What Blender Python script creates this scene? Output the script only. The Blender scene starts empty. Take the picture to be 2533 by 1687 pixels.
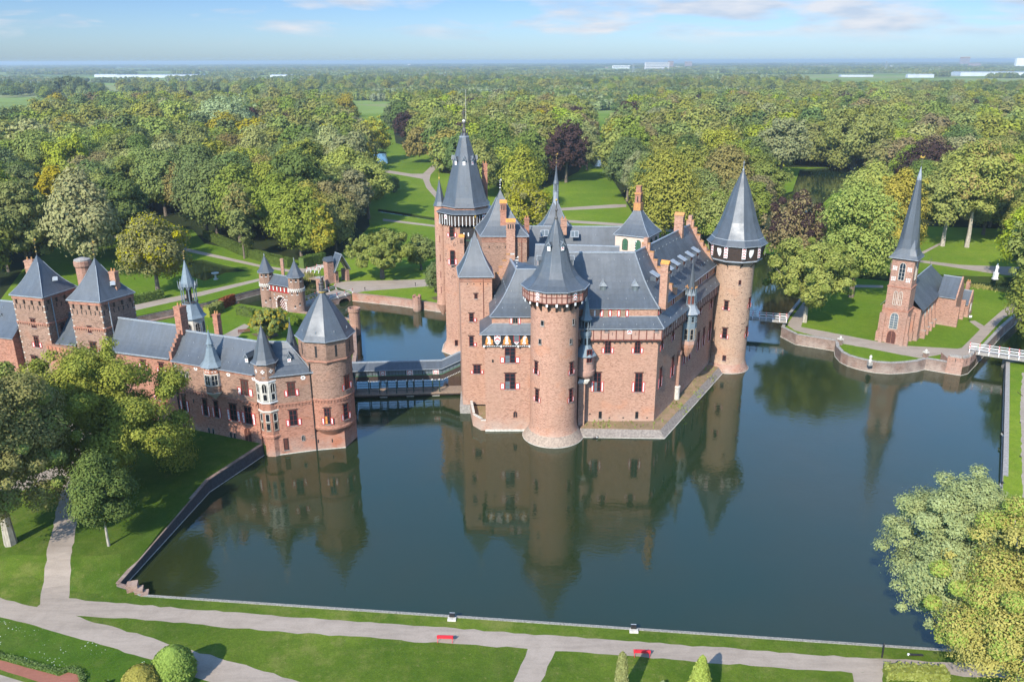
import bpy, bmesh, math, random
import numpy as np
from mathutils import Vector
from mathutils.geometry import delaunay_2d_cdt
R = math.radians
random.seed(7); RNG = np.random.default_rng(7)
sc = bpy.context.scene
col = sc.collection

# ------------------------------------------------------------------ camera
F, CX, CY, CAMH = 2000.0, 1266.5, 843.5, 60.0      # focal length in pixels of the 2533 px wide photograph
TH = math.atan(693 / F); ROLL = R(0.16)
cam = bpy.data.cameras.new('camera'); cam_o = bpy.data.objects.new('camera', cam); col.objects.link(cam_o)
cam.sensor_width = 36; cam.lens = 36 * F / 2533; cam.clip_start = 1; cam.clip_end = 60000
cam_o.location = (0, 0, CAMH)
cam_o.rotation_mode = 'XYZ'
from mathutils import Matrix
cam_o.matrix_world = Matrix.Translation((0, 0, CAMH)) @ Matrix.Rotation(R(90) - TH, 4, 'X') @ Matrix.Rotation(-ROLL, 4, 'Z')
sc.camera = cam_o
# ------------------------------------------------------------------ sky, sun, exposure
SUN_AZ = R(27)      # the sun stands behind the camera, to its left
SUN_EL = R(36)
SUN = Vector((-math.sin(SUN_AZ) * math.cos(SUN_EL), -math.cos(SUN_AZ) * math.cos(SUN_EL), math.sin(SUN_EL)))
w = bpy.data.worlds.new('World'); sc.world = w; w.use_nodes = True
nt = w.node_tree; nt.nodes.clear()
def N(nt, t, **k):
    n = nt.nodes.new(t)
    for a, b in k.items():
        if a in n.inputs: n.inputs[a].default_value = b
        else: setattr(n, a, b)
    return n
out = N(nt, 'ShaderNodeOutputWorld'); bg = N(nt, 'ShaderNodeBackground'); bg.inputs[1].default_value = 0.15
sky = N(nt, 'ShaderNodeTexSky'); sky.sky_type = 'NISHITA'; sky.sun_disc = False
sky.sun_elevation = SUN_EL; sky.sun_rotation = R(180) + SUN_AZ
sky.altitude = 0; sky.air_density = 1.0; sky.dust_density = 0.6; sky.ozone_density = 2.0
def mixc(nt, fac, a, b, mode='MIX'):
    m = nt.nodes.new('ShaderNodeMix'); m.data_type = 'RGBA'; m.blend_type = mode
    for s, v in ((0, fac), (6, a), (7, b)):
        if hasattr(v, 'is_output') or isinstance(v, bpy.types.NodeSocket): nt.links.new(v, m.inputs[s])
        else: m.inputs[s].default_value = v if s == 0 else (*v, 1)[:4]
    return m.outputs[2]
def math_n(nt, op, a, b=None, c=None, clamp=False):
    m = nt.nodes.new('ShaderNodeMath'); m.operation = op; m.use_clamp = clamp
    for i, v in enumerate((a, b, c)):
        if v is None: continue
        if isinstance(v, bpy.types.NodeSocket): nt.links.new(v, m.inputs[i])
        else: m.inputs[i].default_value = v
    return m.outputs[0]
def ramp(nt, fac, stops, interp='LINEAR'):
    r = nt.nodes.new('ShaderNodeValToRGB'); r.color_ramp.interpolation = interp
    e = r.color_ramp.elements
    while len(e) < len(stops): e.new(0.5)
    for i, (p, c) in enumerate(stops):
        e[i].position = p; e[i].color = (*c, 1) if isinstance(c, tuple) else (c, c, c, 1)
    nt.links.new(fac, r.inputs[0]); return r.outputs[0]
# thin fair-weather clouds drifting low over the horizon, thicker towards the right
tc = N(nt, 'ShaderNodeTexCoord'); sep = N(nt, 'ShaderNodeSeparateXYZ'); nt.links.new(tc.outputs['Generated'], sep.inputs[0])
X, Y, Z = sep.outputs
az = math_n(nt, 'ARCTAN2', X, Y); el = math_n(nt, 'ARCSINE', Z)
cv = N(nt, 'ShaderNodeCombineXYZ'); nt.links.new(math_n(nt, 'MULTIPLY', az, 9.0), cv.inputs[0]); nt.links.new(math_n(nt, 'MULTIPLY', el, 44.0), cv.inputs[1])
n1 = N(nt, 'ShaderNodeTexNoise', Scale=1.0, Detail=6.0, Roughness=0.52, Distortion=0.3); nt.links.new(cv.outputs[0], n1.inputs['Vector'])
cv.inputs[2].default_value = 3.7
thr = math_n(nt, 'SUBTRACT', n1.outputs[0], math_n(nt, 'MULTIPLY_ADD', az, -0.22, 0.455))
thr = math_n(nt, 'ADD', thr, math_n(nt, 'MULTIPLY', math_n(nt, 'MINIMUM', math_n(nt, 'SUBTRACT', el, 0.045), 0.03), 2.2))
cm = math_n(nt, 'MULTIPLY', thr, 5.2, clamp=True)
cm = math_n(nt, 'MULTIPLY', cm, math_n(nt, 'MULTIPLY_ADD', el, 60.0, -0.9, clamp=True))
cm = math_n(nt, 'MULTIPLY', cm, math_n(nt, 'MULTIPLY_ADD', el, -2.2, 1.25, clamp=True))
n2 = N(nt, 'ShaderNodeTexNoise', Scale=2.1, Detail=4.0); nt.links.new(cv.outputs[0], n2.inputs['Vector'])
ccol = mixc(nt, ramp(nt, n2.outputs[0], [(0.35, 0.0), (0.65, 1.0)]), (1.95, 2.25, 2.75), (2.85, 2.85, 3.0))
skyc = mixc(nt, 1.0, sky.outputs[0], ramp(nt, el, [(0.0, (.315, .425, .63)), (0.07, (.215, .305, .49)), (0.20, (.50, 1.16, 1.62)), (0.5, (.82, 1.08, 1.28))]), 'MULTIPLY')
fin = mixc(nt, math_n(nt, 'MULTIPLY', cm, 0.85), skyc, ccol)
nt.links.new(fin, bg.inputs[0]); nt.links.new(bg.outputs[0], out.inputs[0])
sl = bpy.data.lights.new('sun', 'SUN'); sl.energy = 4.1; sl.angle = R(0.5); sl.color = (1.0, 0.93, 0.82)
so = bpy.data.objects.new('sun', sl); col.objects.link(so); so.location = (0, 0, 300)
so.rotation_mode = 'QUATERNION'; so.rotation_quaternion = SUN.to_track_quat('Z', 'Y')
sc.view_settings.view_transform = 'Standard'; sc.view_settings.look = 'None'
sc.view_settings.exposure = 0.98; sc.view_settings.gamma = 1.0; sc.view_settings.use_curve_mapping = False
cy = sc.cycles
cy.max_bounces = 6; cy.diffuse_bounces = 2; cy.glossy_bounces = 3; cy.transmission_bounces = 3; cy.transparent_max_bounces = 4; cy.volume_bounces = 0
cy.use_denoising = True; cy.caustics_reflective = False; cy.caustics_refractive = False
try: cy.denoiser = 'OPENIMAGEDENOISE'
except Exception: pass
cy.use_adaptive_sampling = True; cy.adaptive_threshold = 0.012

# ------------------------------------------------------------------ measuring: photograph pixel -> place in the world
def ray(q):
    u = (q[0] - CX) / F; v = (q[1] - CY) / F
    c, s = math.cos(ROLL), math.sin(ROLL); u, v = u * c - v * s, u * s + v * c
    c, s = math.cos(TH), math.sin(TH)
    return Vector((u, c - v * s, -s - v * c))
def G(q, z=0.0):                       # point of that pixel at height z
    d = ray(q); return d * ((z - CAMH) / d.z) + Vector((0, 0, CAMH))
def A(q, y):                           # point of that pixel at distance y
    d = ray(q); return d * (y / d.y) + Vector((0, 0, CAMH))
def OP(q, p0, d):                      # on the vertical plane through p0 along d
    r = ray(q); t = (p0[0] * -d[1] + p0[1] * d[0]) / (r.x * -d[1] + r.y * d[0])
    return r * t + Vector((0, 0, CAMH))
def OC(q, cx, cy_, rad):               # on the near side of a vertical cylinder
    r = ray(q); a = r.x * r.x + r.y * r.y; b = -2 * (r.x * cx + r.y * cy_); c = cx * cx + cy_ * cy_ - rad * rad
    D = max(b * b - 4 * a * c, 0); t = (-b - math.sqrt(D)) / (2 * a)
    return r * t + Vector((0, 0, CAMH))
def zz(x0, y0, s): return lambda x, y: (x0 + x * s, y0 + y * s)
z4 = zz(1050, 230, .236); z5 = zz(1100, 560, .1913); z6 = zz(1100, 820, .1913); k1 = zz(1400, 430, .236); k2 = zz(1400, 750, .236)
L1 = zz(0, 560, .2806); L2 = zz(400, 560, .2551); L3 = zz(400, 780, .2551); C3 = zz(1850, 400, .3508); C4 = zz(2100, 780, .236)
N7 = zz(600, 580, .2123); T1 = zz(1060, 480, .14027); T2 = zz(1060, 660, .14027); T3 = zz(1280, 480, .15306); T4 = zz(860, 840, .13588)
T5 = zz(1600, 680, .16582); T6 = zz(640, 600, .14031); V = zz(0, 0, 1.07604); S5 = zz(0, 850, .4145); S6 = zz(0, 1400, .552); S7 = zz(1000, 1400, .651); S8 = zz(2100, 1150, .3426)

# ------------------------------------------------------------------ materials
M = {}
def mat(name):
    m = bpy.data.materials.new(name); m.use_nodes = True; nt = m.node_tree; nt.nodes.clear()
    o = N(nt, 'ShaderNodeOutputMaterial'); b = N(nt, 'ShaderNodeBsdfPrincipled'); nt.links.new(b.outputs[0], o.inputs[0])
    M[name] = m; return m, nt, b
def noise(nt, vec, scale, detail=3, rough=0.55):
    n = N(nt, 'ShaderNodeTexNoise', Scale=scale, Detail=detail, Roughness=rough)
    if vec is not None: nt.links.new(vec, n.inputs['Vector'])
    return n.outputs[0]
def uvn(nt): return N(nt, 'ShaderNodeTexCoord').outputs['UV']
def pos(nt): return N(nt, 'ShaderNodeNewGeometry').outputs['Position']
def vscale(nt, v, s):
    m = N(nt, 'ShaderNodeVectorMath', operation='MULTIPLY'); nt.links.new(v, m.inputs[0]); m.inputs[1].default_value = s; return m.outputs[0]
def plain(name, c, rough=0.6, var=0.12, metal=0.0, scale=3.0, spec=0.4):
    c = tuple(x * .84 for x in c)
    m, nt, b = mat(name)
    n = noise(nt, pos(nt), scale, 4)
    nt.links.new(mixc(nt, ramp(nt, n, [(0.3, 0.0), (0.7, 1.0)]), tuple(x * (1 - var) for x in c), tuple(min(1, x * (1 + var)) for x in c)), b.inputs['Base Color'])
    b.inputs['Roughness'].default_value = rough; b.inputs['Metallic'].default_value = metal; b.inputs['Specular IOR Level'].default_value = spec
    return m
def brick(name, c1, c2, mortar, stain, orange, dark=0.5):
    c1, c2, mortar, stain, orange = [(c[0] * .83, c[1] * .765, c[2] * .725) for c in (c1, c2, mortar, stain, orange)]
    m, nt, b = mat(name); uv = uvn(nt)
    br = N(nt, 'ShaderNodeTexBrick', Scale=1.0); br.offset = 0.5
    br.inputs['Brick Width'].default_value = 0.34; br.inputs['Row Height'].default_value = 0.125; br.inputs['Mortar Size'].default_value = 0.016; br.inputs['Bias'].default_value = 0.0
    br.inputs['Color1'].default_value = (*c1, 1); br.inputs['Color2'].default_value = (*c2, 1); br.inputs['Mortar'].default_value = (*mortar, 1)
    nt.links.new(uv, br.inputs['Vector'])
    vo = N(nt, 'ShaderNodeTexVoronoi', Scale=1.0); nt.links.new(vscale(nt, uv, (3.0, 8.0, 1)), vo.inputs['Vector'])
    sp = N(nt, 'ShaderNodeSeparateColor'); nt.links.new(vo.outputs['Color'], sp.inputs[0])
    burnt = ramp(nt, sp.outputs[0], [(0.70, 0.0), (0.78, 1.0)])
    c = mixc(nt, math_n(nt, 'MULTIPLY', burnt, dark), br.outputs[0], tuple(x * 0.33 for x in c2))
    p = pos(nt)
    f1 = ramp(nt, noise(nt, p, 0.16, 5, 0.6), [(0.42, 0.0), (0.68, 1.0)])
    c = mixc(nt, math_n(nt, 'MULTIPLY', f1, 0.55), c, stain)
    f2 = ramp(nt, noise(nt, vscale(nt, p, (1, 1, 1.5)), 0.11, 4, 0.6), [(0.56, 0.0), (0.66, 1.0)])
    c = mixc(nt, math_n(nt, 'MULTIPLY', f2, 0.5), c, orange)
    f3 = ramp(nt, noise(nt, vscale(nt, p, (1.3, 1.3, .18)), 0.9, 4, 0.6), [(0.5, 0.0), (0.75, 1.0)])   # rain streaks
    c = mixc(nt, math_n(nt, 'MULTIPLY', f3, 0.16), c, tuple(x * 0.5 for x in stain))
    sz = N(nt, 'ShaderNodeSeparateXYZ'); nt.links.new(p, sz.inputs[0])
    salt = math_n(nt, 'MULTIPLY', math_n(nt, 'MULTIPLY_ADD', sz.outputs[2], -0.3, 1.0, clamp=True), ramp(nt, noise(nt, p, 0.5, 4), [(0.35, 0.0), (0.65, 0.65)]))
    c = mixc(nt, salt, c, (0.40, 0.335, 0.28))                                                        # pale bloom just above the water
    nt.links.new(c, b.inputs['Base Color']); b.inputs['Roughness'].default_value = 0.9; b.inputs['Specular IOR Level'].default_value = 0.2
    bp = N(nt, 'ShaderNodeBump', Strength=0.35, Distance=0.03); nt.links.new(br.outputs['Fac'], bp.inputs['Height']); bp.invert = True
    nt.links.new(bp.outputs[0], b.inputs['Normal'])
brick('brick_pink', (0.53, 0.30, 0.215), (0.40, 0.205, 0.145), (0.46, 0.36, 0.28), (0.42, 0.275, 0.20), (0.54, 0.25, 0.14), .42)
brick('brick_red', (0.52, 0.225, 0.15), (0.37, 0.15, 0.10), (0.42, 0.31, 0.24), (0.31, 0.18, 0.135), (0.48, 0.175, 0.09))
brick('brick_grey', (0.36, 0.225, 0.165), (0.25, 0.15, 0.11), (0.40, 0.31, 0.25), (0.28, 0.185, 0.14), (0.38, 0.19, 0.12))
brick('brick_sand', (0.50, 0.345, 0.245), (0.385, 0.25, 0.175), (0.50, 0.40, 0.31), (0.42, 0.31, 0.23), (0.48, 0.26, 0.16), .45)
brick('brick_wall', (0.27, 0.17, 0.13), (0.17, 0.11, 0.09), (0.32, 0.27, 0.23), (0.17, 0.14, 0.12), (0.30, 0.16, 0.11))
brick('brick_church', (0.46, 0.255, 0.185), (0.35, 0.18, 0.13), (0.42, 0.33, 0.27), (0.30, 0.21, 0.17), (0.46, 0.20, 0.12))
def slate(name, c, rough=0.42):
    c = tuple(x * .86 for x in c)
    m, nt, b = mat(name); uv = uvn(nt); p = pos(nt)
    br = N(nt, 'ShaderNodeTexBrick', Scale=1.0); br.offset = 0.5
    br.inputs['Brick Width'].default_value = 0.30; br.inputs['Row Height'].default_value = 0.16; br.inputs['Mortar Size'].default_value = 0.008
    br.inputs['Color1'].default_value = (*[x * 1.10 for x in c], 1); br.inputs['Color2'].default_value = (*[x * .90 for x in c], 1); br.inputs['Mortar'].default_value = (*[x * .6 for x in c], 1)
    nt.links.new(uv, br.inputs['Vector'])
    st = ramp(nt, noise(nt, vscale(nt, uv, (1.6, 0.13, 1)), 1.0, 4, 0.6), [(0.42, 0.0), (0.75, 1.0)])   # runoff streaks down the slope
    cc = mixc(nt, math_n(nt, 'MULTIPLY', st, 0.45), br.outputs[0], tuple(x * 1.7 for x in c))
    dk = ramp(nt, noise(nt, p, 0.35, 4), [(0.4, 0.0), (0.7, 1.0)])
    cc = mixc(nt, math_n(nt, 'MULTIPLY', dk, 0.45), cc, tuple(x * 0.55 for x in c))
    mo = ramp(nt, noise(nt, p, 1.1, 5, 0.7), [(0.58, 0.0), (0.74, 1.0)]); cc = mixc(nt, math_n(nt, 'MULTIPLY', mo, 0.30), cc, (0.13, 0.135, 0.11))
    nt.links.new(cc, b.inputs['Base Color'])
    nt.links.new(math_n(nt, 'MULTIPLY_ADD', dk, 0.18, rough - 0.06), b.inputs['Roughness']); b.inputs['Specular IOR Level'].default_value = 0.5
    bp = N(nt, 'ShaderNodeBump', Strength=0.25, Distance=0.02); nt.links.new(br.outputs['Fac'], bp.inputs['Height']); bp.invert = True
    nt.links.new(bp.outputs[0], b.inputs['Normal'])
slate('slate', (0.074, 0.086, 0.100)); slate('slate_dark', (0.06, 0.07, 0.08))
plain('lead', (0.27, 0.295, 0.32), 0.45, 0.2); plain('dark_stone', (0.05, 0.055, 0.062), 0.6, 0.35); plain('foot_brick', (0.33, 0.255, 0.195), .9, .3); plain('revetment', (0.235, 0.20, 0.17), .9, .35); plain('stone', (0.55, 0.51, 0.44), 0.85, 0.25); plain('stone_grey', (0.30, 0.275, 0.245), 0.9, 0.3)
plain('kerb_stone', (0.25, 0.235, 0.205), 0.9, 0.5, scale=5); plain('white', (0.80, 0.79, 0.76), 0.6, 0.05); plain('red', (0.50, 0.035, 0.03), 0.5, 0.12); plain('frame_red', (0.16, 0.03, 0.022), 0.5, 0.2)
plain('timber', (0.05, 0.032, 0.024), 0.7, 0.3); plain('timber_red', (0.17, 0.055, 0.038), 0.7, 0.25); plain('panel_pink', (0.43, 0.26, 0.20), 0.9, 0.15)
plain('plaster', (0.60, 0.46, 0.37), 0.9, 0.08); plain('black', (0.022, 0.02, 0.02), 0.6, 0.3); plain('green', (0.06, 0.15, 0.08), 0.5, 0.15); plain('green_dark', (0.02, 0.045, 0.035), 0.5, 0.2)
plain('gold', (0.75, 0.46, 0.10), 0.35, 0.1, 0.7); plain('orange_tile', (0.62, 0.25, 0.055), 0.8, 0.25); plain('orange_paint', (0.65, 0.24, 0.05), 0.7, 0.2)
plain('bronze', (0.11, 0.10, 0.09), 0.5, 0.2, 0.3); plain('door_wood', (0.09, 0.03, 0.02), 0.6, 0.3); plain('wood', (0.28, 0.20, 0.14), 0.8, 0.25); plain('wood_pale', (0.42, 0.33, 0.24), 0.8, 0.2)
plain('lichen', (0.45, 0.22, 0.08), 0.9, 0.35, scale=6); plain('blue_grey', (0.17, 0.215, 0.245), 0.55, 0.12); plain('thatch', (0.19, 0.14, 0.11), 0.95, 0.25)
plain('skin', (0.5, 0.3, 0.22), 0.6, 0.05); plain('cloth_dark', (0.05, 0.05, 0.07), 0.9, 0.1)
m, nt, b = mat('glass'); b.inputs['Base Color'].default_value = (0.012, 0.014, 0.017, 1); b.inputs['Roughness'].default_value = 0.12
m, nt, b = mat('glass_pale'); b.inputs['Base Color'].default_value = (0.10, 0.12, 0.13, 1); b.inputs['Roughness'].default_value = 0.15

def ground(name, c1, c2, c3, speck=None, scale=1.0, fibre=True):
    k_ = .84 if fibre else .80; c1, c2, c3 = [tuple(x * k_ for x in c) for c in (c1, c2, c3)]
    m, nt, b = mat(name); p = pos(nt)
    f = ramp(nt, noise(nt, p, 0.09 * scale, 5, 0.6), [(0.36, 0.0), (0.64, 1.0)])
    c = mixc(nt, f, c1, c2)
    f = ramp(nt, noise(nt, p, 0.42 * scale, 6, 0.7), [(0.48, 0.0), (0.64, 1.0)])
    c = mixc(nt, math_n(nt, 'MULTIPLY', f, 0.6), c, c3)
    h = noise(nt, p, 7.0, 3, 0.7)
    if fibre:
        g = ramp(nt, noise(nt, p, 0.028 * scale, 4, 0.55), [(0.40, 0.0), (0.62, 1.0)]); c = mixc(nt, math_n(nt, 'MULTIPLY', g, 0.85), c, tuple(x * k for x, k in zip(c1, (.66, .76, .7)))); g = ramp(nt, noise(nt, p, .8, 5, .75), [(0.38, 0.0), (0.62, 1.0)]); c = mixc(nt, math_n(nt, 'MULTIPLY', g, 0.55), c, (.58, .70, .5), 'MULTIPLY')
        g = ramp(nt, noise(nt, p, 1.7, 5, 0.7), [(0.60, 0.0), (0.74, 1.0)]); c = mixc(nt, math_n(nt, 'MULTIPLY', g, 0.45), c, (c3[0] * 1.35, c3[1] * 1.08, c3[2] * 1.9))
    else:
        g = ramp(nt, noise(nt, vscale(nt, p, (.25, 1.6, 1)), 0.8, 5, 0.65), [(0.45, 0.0), (0.7, 1.0)]); c = mixc(nt, math_n(nt, 'MULTIPLY', g, 0.5), c, tuple(x * .78 for x in c3)); g = ramp(nt, noise(nt, p, 0.35, 5, 0.7), [(0.52, 0.0), (0.7, 1.0)]); c = mixc(nt, math_n(nt, 'MULTIPLY', g, 0.35), c, tuple(x * .70 for x in c1))
    c = mixc(nt, ramp(nt, h, [(0.3, 0.0), (0.7, 1.0)]), c, (0.62, 0.62, 0.62), 'MULTIPLY') if fibre else mixc(nt, math_n(nt, 'MULTIPLY', ramp(nt, h, [(0.35, 1.0), (0.6, 0.0)]), 0.25), c, (0.6, 0.58, 0.55), 'MULTIPLY')
    if speck:
        vo = N(nt, 'ShaderNodeTexVoronoi', Scale=2.6); nt.links.new(p, vo.inputs['Vector'])
        d = math_n(nt, 'LESS_THAN', vo.outputs[0], 0.13)
        d = math_n(nt, 'MULTIPLY', d, ramp(nt, noise(nt, p, 0.22, 3), [(0.50, 0.0), (0.58, 1.0)]))
        c = mixc(nt, d, c, (0.7, 0.7, 0.66))
    nt.links.new(c, b.inputs['Base Color']); b.inputs['Roughness'].default_value = 1.0; b.inputs['Specular IOR Level'].default_value = 0.1
    bp = N(nt, 'ShaderNodeBump', Strength=0.5 if fibre else 0.25, Distance=0.08 if fibre else 0.03); nt.links.new(h, bp.inputs['Height']); nt.links.new(bp.outputs[0], b.inputs['Normal'])
ground('grass', (0.090, 0.150, 0.014), (0.165, 0.222, 0.026), (0.245, 0.240, 0.065))
ground('grass_daisy', (0.075, 0.150, 0.012), (0.115, 0.185, 0.020), (0.160, 0.19, 0.04), speck=True)
ground('grass_park', (0.175, 0.270, 0.018), (0.235, 0.315, 0.026), (0.250, 0.29, 0.04), scale=.5)
ground('bank_grass', (0.055, 0.085, 0.020), (0.070, 0.095, 0.025), (0.085, 0.075, 0.035))
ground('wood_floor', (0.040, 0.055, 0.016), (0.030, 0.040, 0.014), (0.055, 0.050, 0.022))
ground('gravel', (0.37, 0.305, 0.245), (0.41, 0.34, 0.275), (0.33, 0.27, 0.215), fibre=False)
ground('red_gravel', (0.33, 0.13, 0.09), (0.38, 0.16, 0.11), (0.30, 0.12, 0.08), fibre=False)
ground('earth', (0.16, 0.11, 0.07), (0.20, 0.14, 0.09), (0.12, 0.14, 0.05))
ground('terrace_soil', (0.46, 0.28, 0.20), (0.38, 0.26, 0.15), (0.25, 0.27, 0.09), scale=4)
m, nt, b = mat('fields'); p = pos(nt)
vo = N(nt, 'ShaderNodeTexVoronoi', Scale=1.0); nt.links.new(vscale(nt, p, (1 / 420, 1 / 260, 0)), vo.inputs['Vector'])
sp = N(nt, 'ShaderNodeSeparateColor'); nt.links.new(vo.outputs['Color'], sp.inputs[0])
c = ramp(nt, sp.outputs[0], [(0.0, (0.15, 0.20, 0.055)), (0.25, (0.17, 0.23, 0.06)), (0.5, (0.11, 0.15, 0.05)), (0.75, (0.20, 0.22, 0.09)), (1.0, (0.26, 0.23, 0.13))], 'CONSTANT')
c = mixc(nt, 0.5, c, ramp(nt, noise(nt, p, 0.012, 4), [(0.3, (0.6, 0.6, 0.6)), (0.7, (1.2, 1.2, 1.2))]), 'MULTIPLY')
nt.links.new(c, b.inputs['Base Color']); b.inputs['Roughness'].default_value = 1; b.inputs['Specular IOR Level'].default_value = 0.0
# water: murky olive body under a slightly rippled surface
m, nt, b = mat('water'); p = pos(nt)
f = ramp(nt, noise(nt, p, 0.03, 3), [(0.35, 0.0), (0.65, 1.0)])
nt.links.new(mixc(nt, f, (0.012, 0.027, 0.012), (0.021, 0.028, 0.009)), b.inputs['Base Color'])
nt.links.new(ramp(nt, noise(nt, p, 0.022, 4, 0.6), [(0.42, 0.03), (0.62, 0.11)]), b.inputs['Roughness']); b.inputs['IOR'].default_value = 1.6; b.inputs['Specular IOR Level'].default_value = 0.5
n1 = noise(nt, vscale(nt, p, (1.0, 1.5, 1)), 1.3, 3, 0.5); n2 = noise(nt, p, 0.25, 2)
bp = N(nt, 'ShaderNodeBump', Strength=0.16, Distance=0.12); nt.links.new(ramp(nt, noise(nt, p, 0.03, 3, 0.6), [(0.40, 0.06), (0.62, 0.24)]), bp.inputs['Strength']); nt.links.new(math_n(nt, 'MULTIPLY_ADD', n1, 0.6, n2), bp.inputs['Height']); nt.links.new(bp.outputs[0], b.inputs['Normal'])
m, nt, b = mat('lake'); b.inputs['Base Color'].default_value = (0.10, 0.16, 0.22, 1); b.inputs['Roughness'].default_value = 0.12; b.inputs['IOR'].default_value = 1.333
m, nt, b = mat('bark'); p = pos(nt)
nt.links.new(ramp(nt, noise(nt, vscale(nt, p, (6, 6, 1.2)), 1.0, 4), [(0.3, (0.07, 0.05, 0.035)), (0.7, (0.20, 0.16, 0.12))]), b.inputs['Base Color']); b.inputs['Roughness'].default_value = 0.95
m, nt, b = mat('bark_pale'); p = pos(nt)
nt.links.new(ramp(nt, noise(nt, vscale(nt, p, (5, 5, 1.2)), 1.0, 4), [(0.3, (0.20, 0.17, 0.13)), (0.7, (0.42, 0.37, 0.30))]), b.inputs['Base Color']); b.inputs['Roughness'].default_value = 0.95
def leaf(name, c1, c2, c3, trans=0.2, hv=0.035):
    """leaf colour differs from leaf to leaf (random per leaf island) and a little from tree to tree"""
    m, nt, b = mat(name); nt.nodes.remove(b)
    o = [n for n in nt.nodes if n.type == 'OUTPUT_MATERIAL'][0]
    g = N(nt, 'ShaderNodeNewGeometry'); oi = N(nt, 'ShaderNodeObjectInfo')
    n = noise(nt, g.outputs['Position'], 0.45, 3)
    k = math_n(nt, 'MULTIPLY_ADD', g.outputs['Random Per Island'], 0.36, math_n(nt, 'MULTIPLY_ADD', n, 0.6, 0.04))
    c = ramp(nt, k, [(0.1, c1), (0.5, c2), (0.85, c3)])
    hs = N(nt, 'ShaderNodeHueSaturation'); nt.links.new(c, hs.inputs['Color'])
    nt.links.new(math_n(nt, 'MULTIPLY_ADD', oi.outputs['Random'], hv, 0.5 - hv * 0.62), hs.inputs['Hue'])
    rr = math_n(nt, 'FRACT', math_n(nt, 'MULTIPLY', oi.outputs['Random'], 7.31))
    nt.links.new(math_n(nt, 'MULTIPLY_ADD', rr, 0.38, 0.98), hs.inputs['Value'])
    nt.links.new(math_n(nt, 'MULTIPLY_ADD', math_n(nt, 'FRACT', math_n(nt, 'MULTIPLY', oi.outputs['Random'], 3.7)), 0.25, 0.82), hs.inputs['Saturation'])
    d = N(nt, 'ShaderNodeBsdfDiffuse'); t = N(nt, 'ShaderNodeBsdfTranslucent'); mx = N(nt, 'ShaderNodeMixShader'); mx.inputs[0].default_value = trans
    nt.links.new(hs.outputs[0], d.inputs[0]); nt.links.new(hs.outputs[0], t.inputs[0]); nt.links.new(d.outputs[0], mx.inputs[1]); nt.links.new(t.outputs[0], mx.inputs[2])
    nt.links.new(mx.outputs[0], o.inputs[0])
leaf('leaf_dark', (0.058, 0.085, 0.024), (0.092, 0.128, 0.034), (0.135, 0.172, 0.046))
leaf('leaf_mid', (0.092, 0.120, 0.026), (0.145, 0.178, 0.036), (0.205, 0.232, 0.050))
leaf('leaf_olive', (0.130, 0.140, 0.026), (0.195, 0.203, 0.038), (0.270, 0.265, 0.056))
leaf('leaf_lime', (0.125, 0.165, 0.022), (0.190, 0.232, 0.032), (0.255, 0.285, 0.050))
leaf('leaf_yellow', (0.19, 0.170, 0.022), (0.28, 0.240, 0.034), (0.36, 0.30, 0.055), hv=0.03)
leaf('leaf_gold', (0.165, 0.150, 0.014), (0.240, 0.210, 0.019), (0.320, 0.272, 0.028), hv=0.03)
leaf('leaf_bronze', (0.12, 0.095, 0.035), (0.175, 0.145, 0.05), (0.235, 0.195, 0.065), hv=0.03)
leaf('leaf_copper', (0.030, 0.018, 0.018), (0.048, 0.027, 0.024), (0.070, 0.040, 0.032), hv=0.02)
leaf('leaf_silver', (0.130, 0.165, 0.065), (0.200, 0.240, 0.100), (0.28, 0.320, 0.155), hv=0.03)
leaf('leaf_pale', (0.14, 0.155, 0.05), (0.21, 0.215, 0.075), (0.28, 0.275, 0.11), hv=0.03)
leaf('leaf_hedge', (0.050, 0.085, 0.016), (0.080, 0.125, 0.022), (0.115, 0.165, 0.030), hv=0.02)
leaf('leaf_topiary', (0.125, 0.205, 0.010), (0.195, 0.290, 0.014), (0.270, 0.360, 0.022), hv=0.02)
leaf('leaf_red', (0.13, 0.03, 0.02), (0.22, 0.06, 0.03), (0.20, 0.11, 0.03), hv=0.02)

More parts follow.
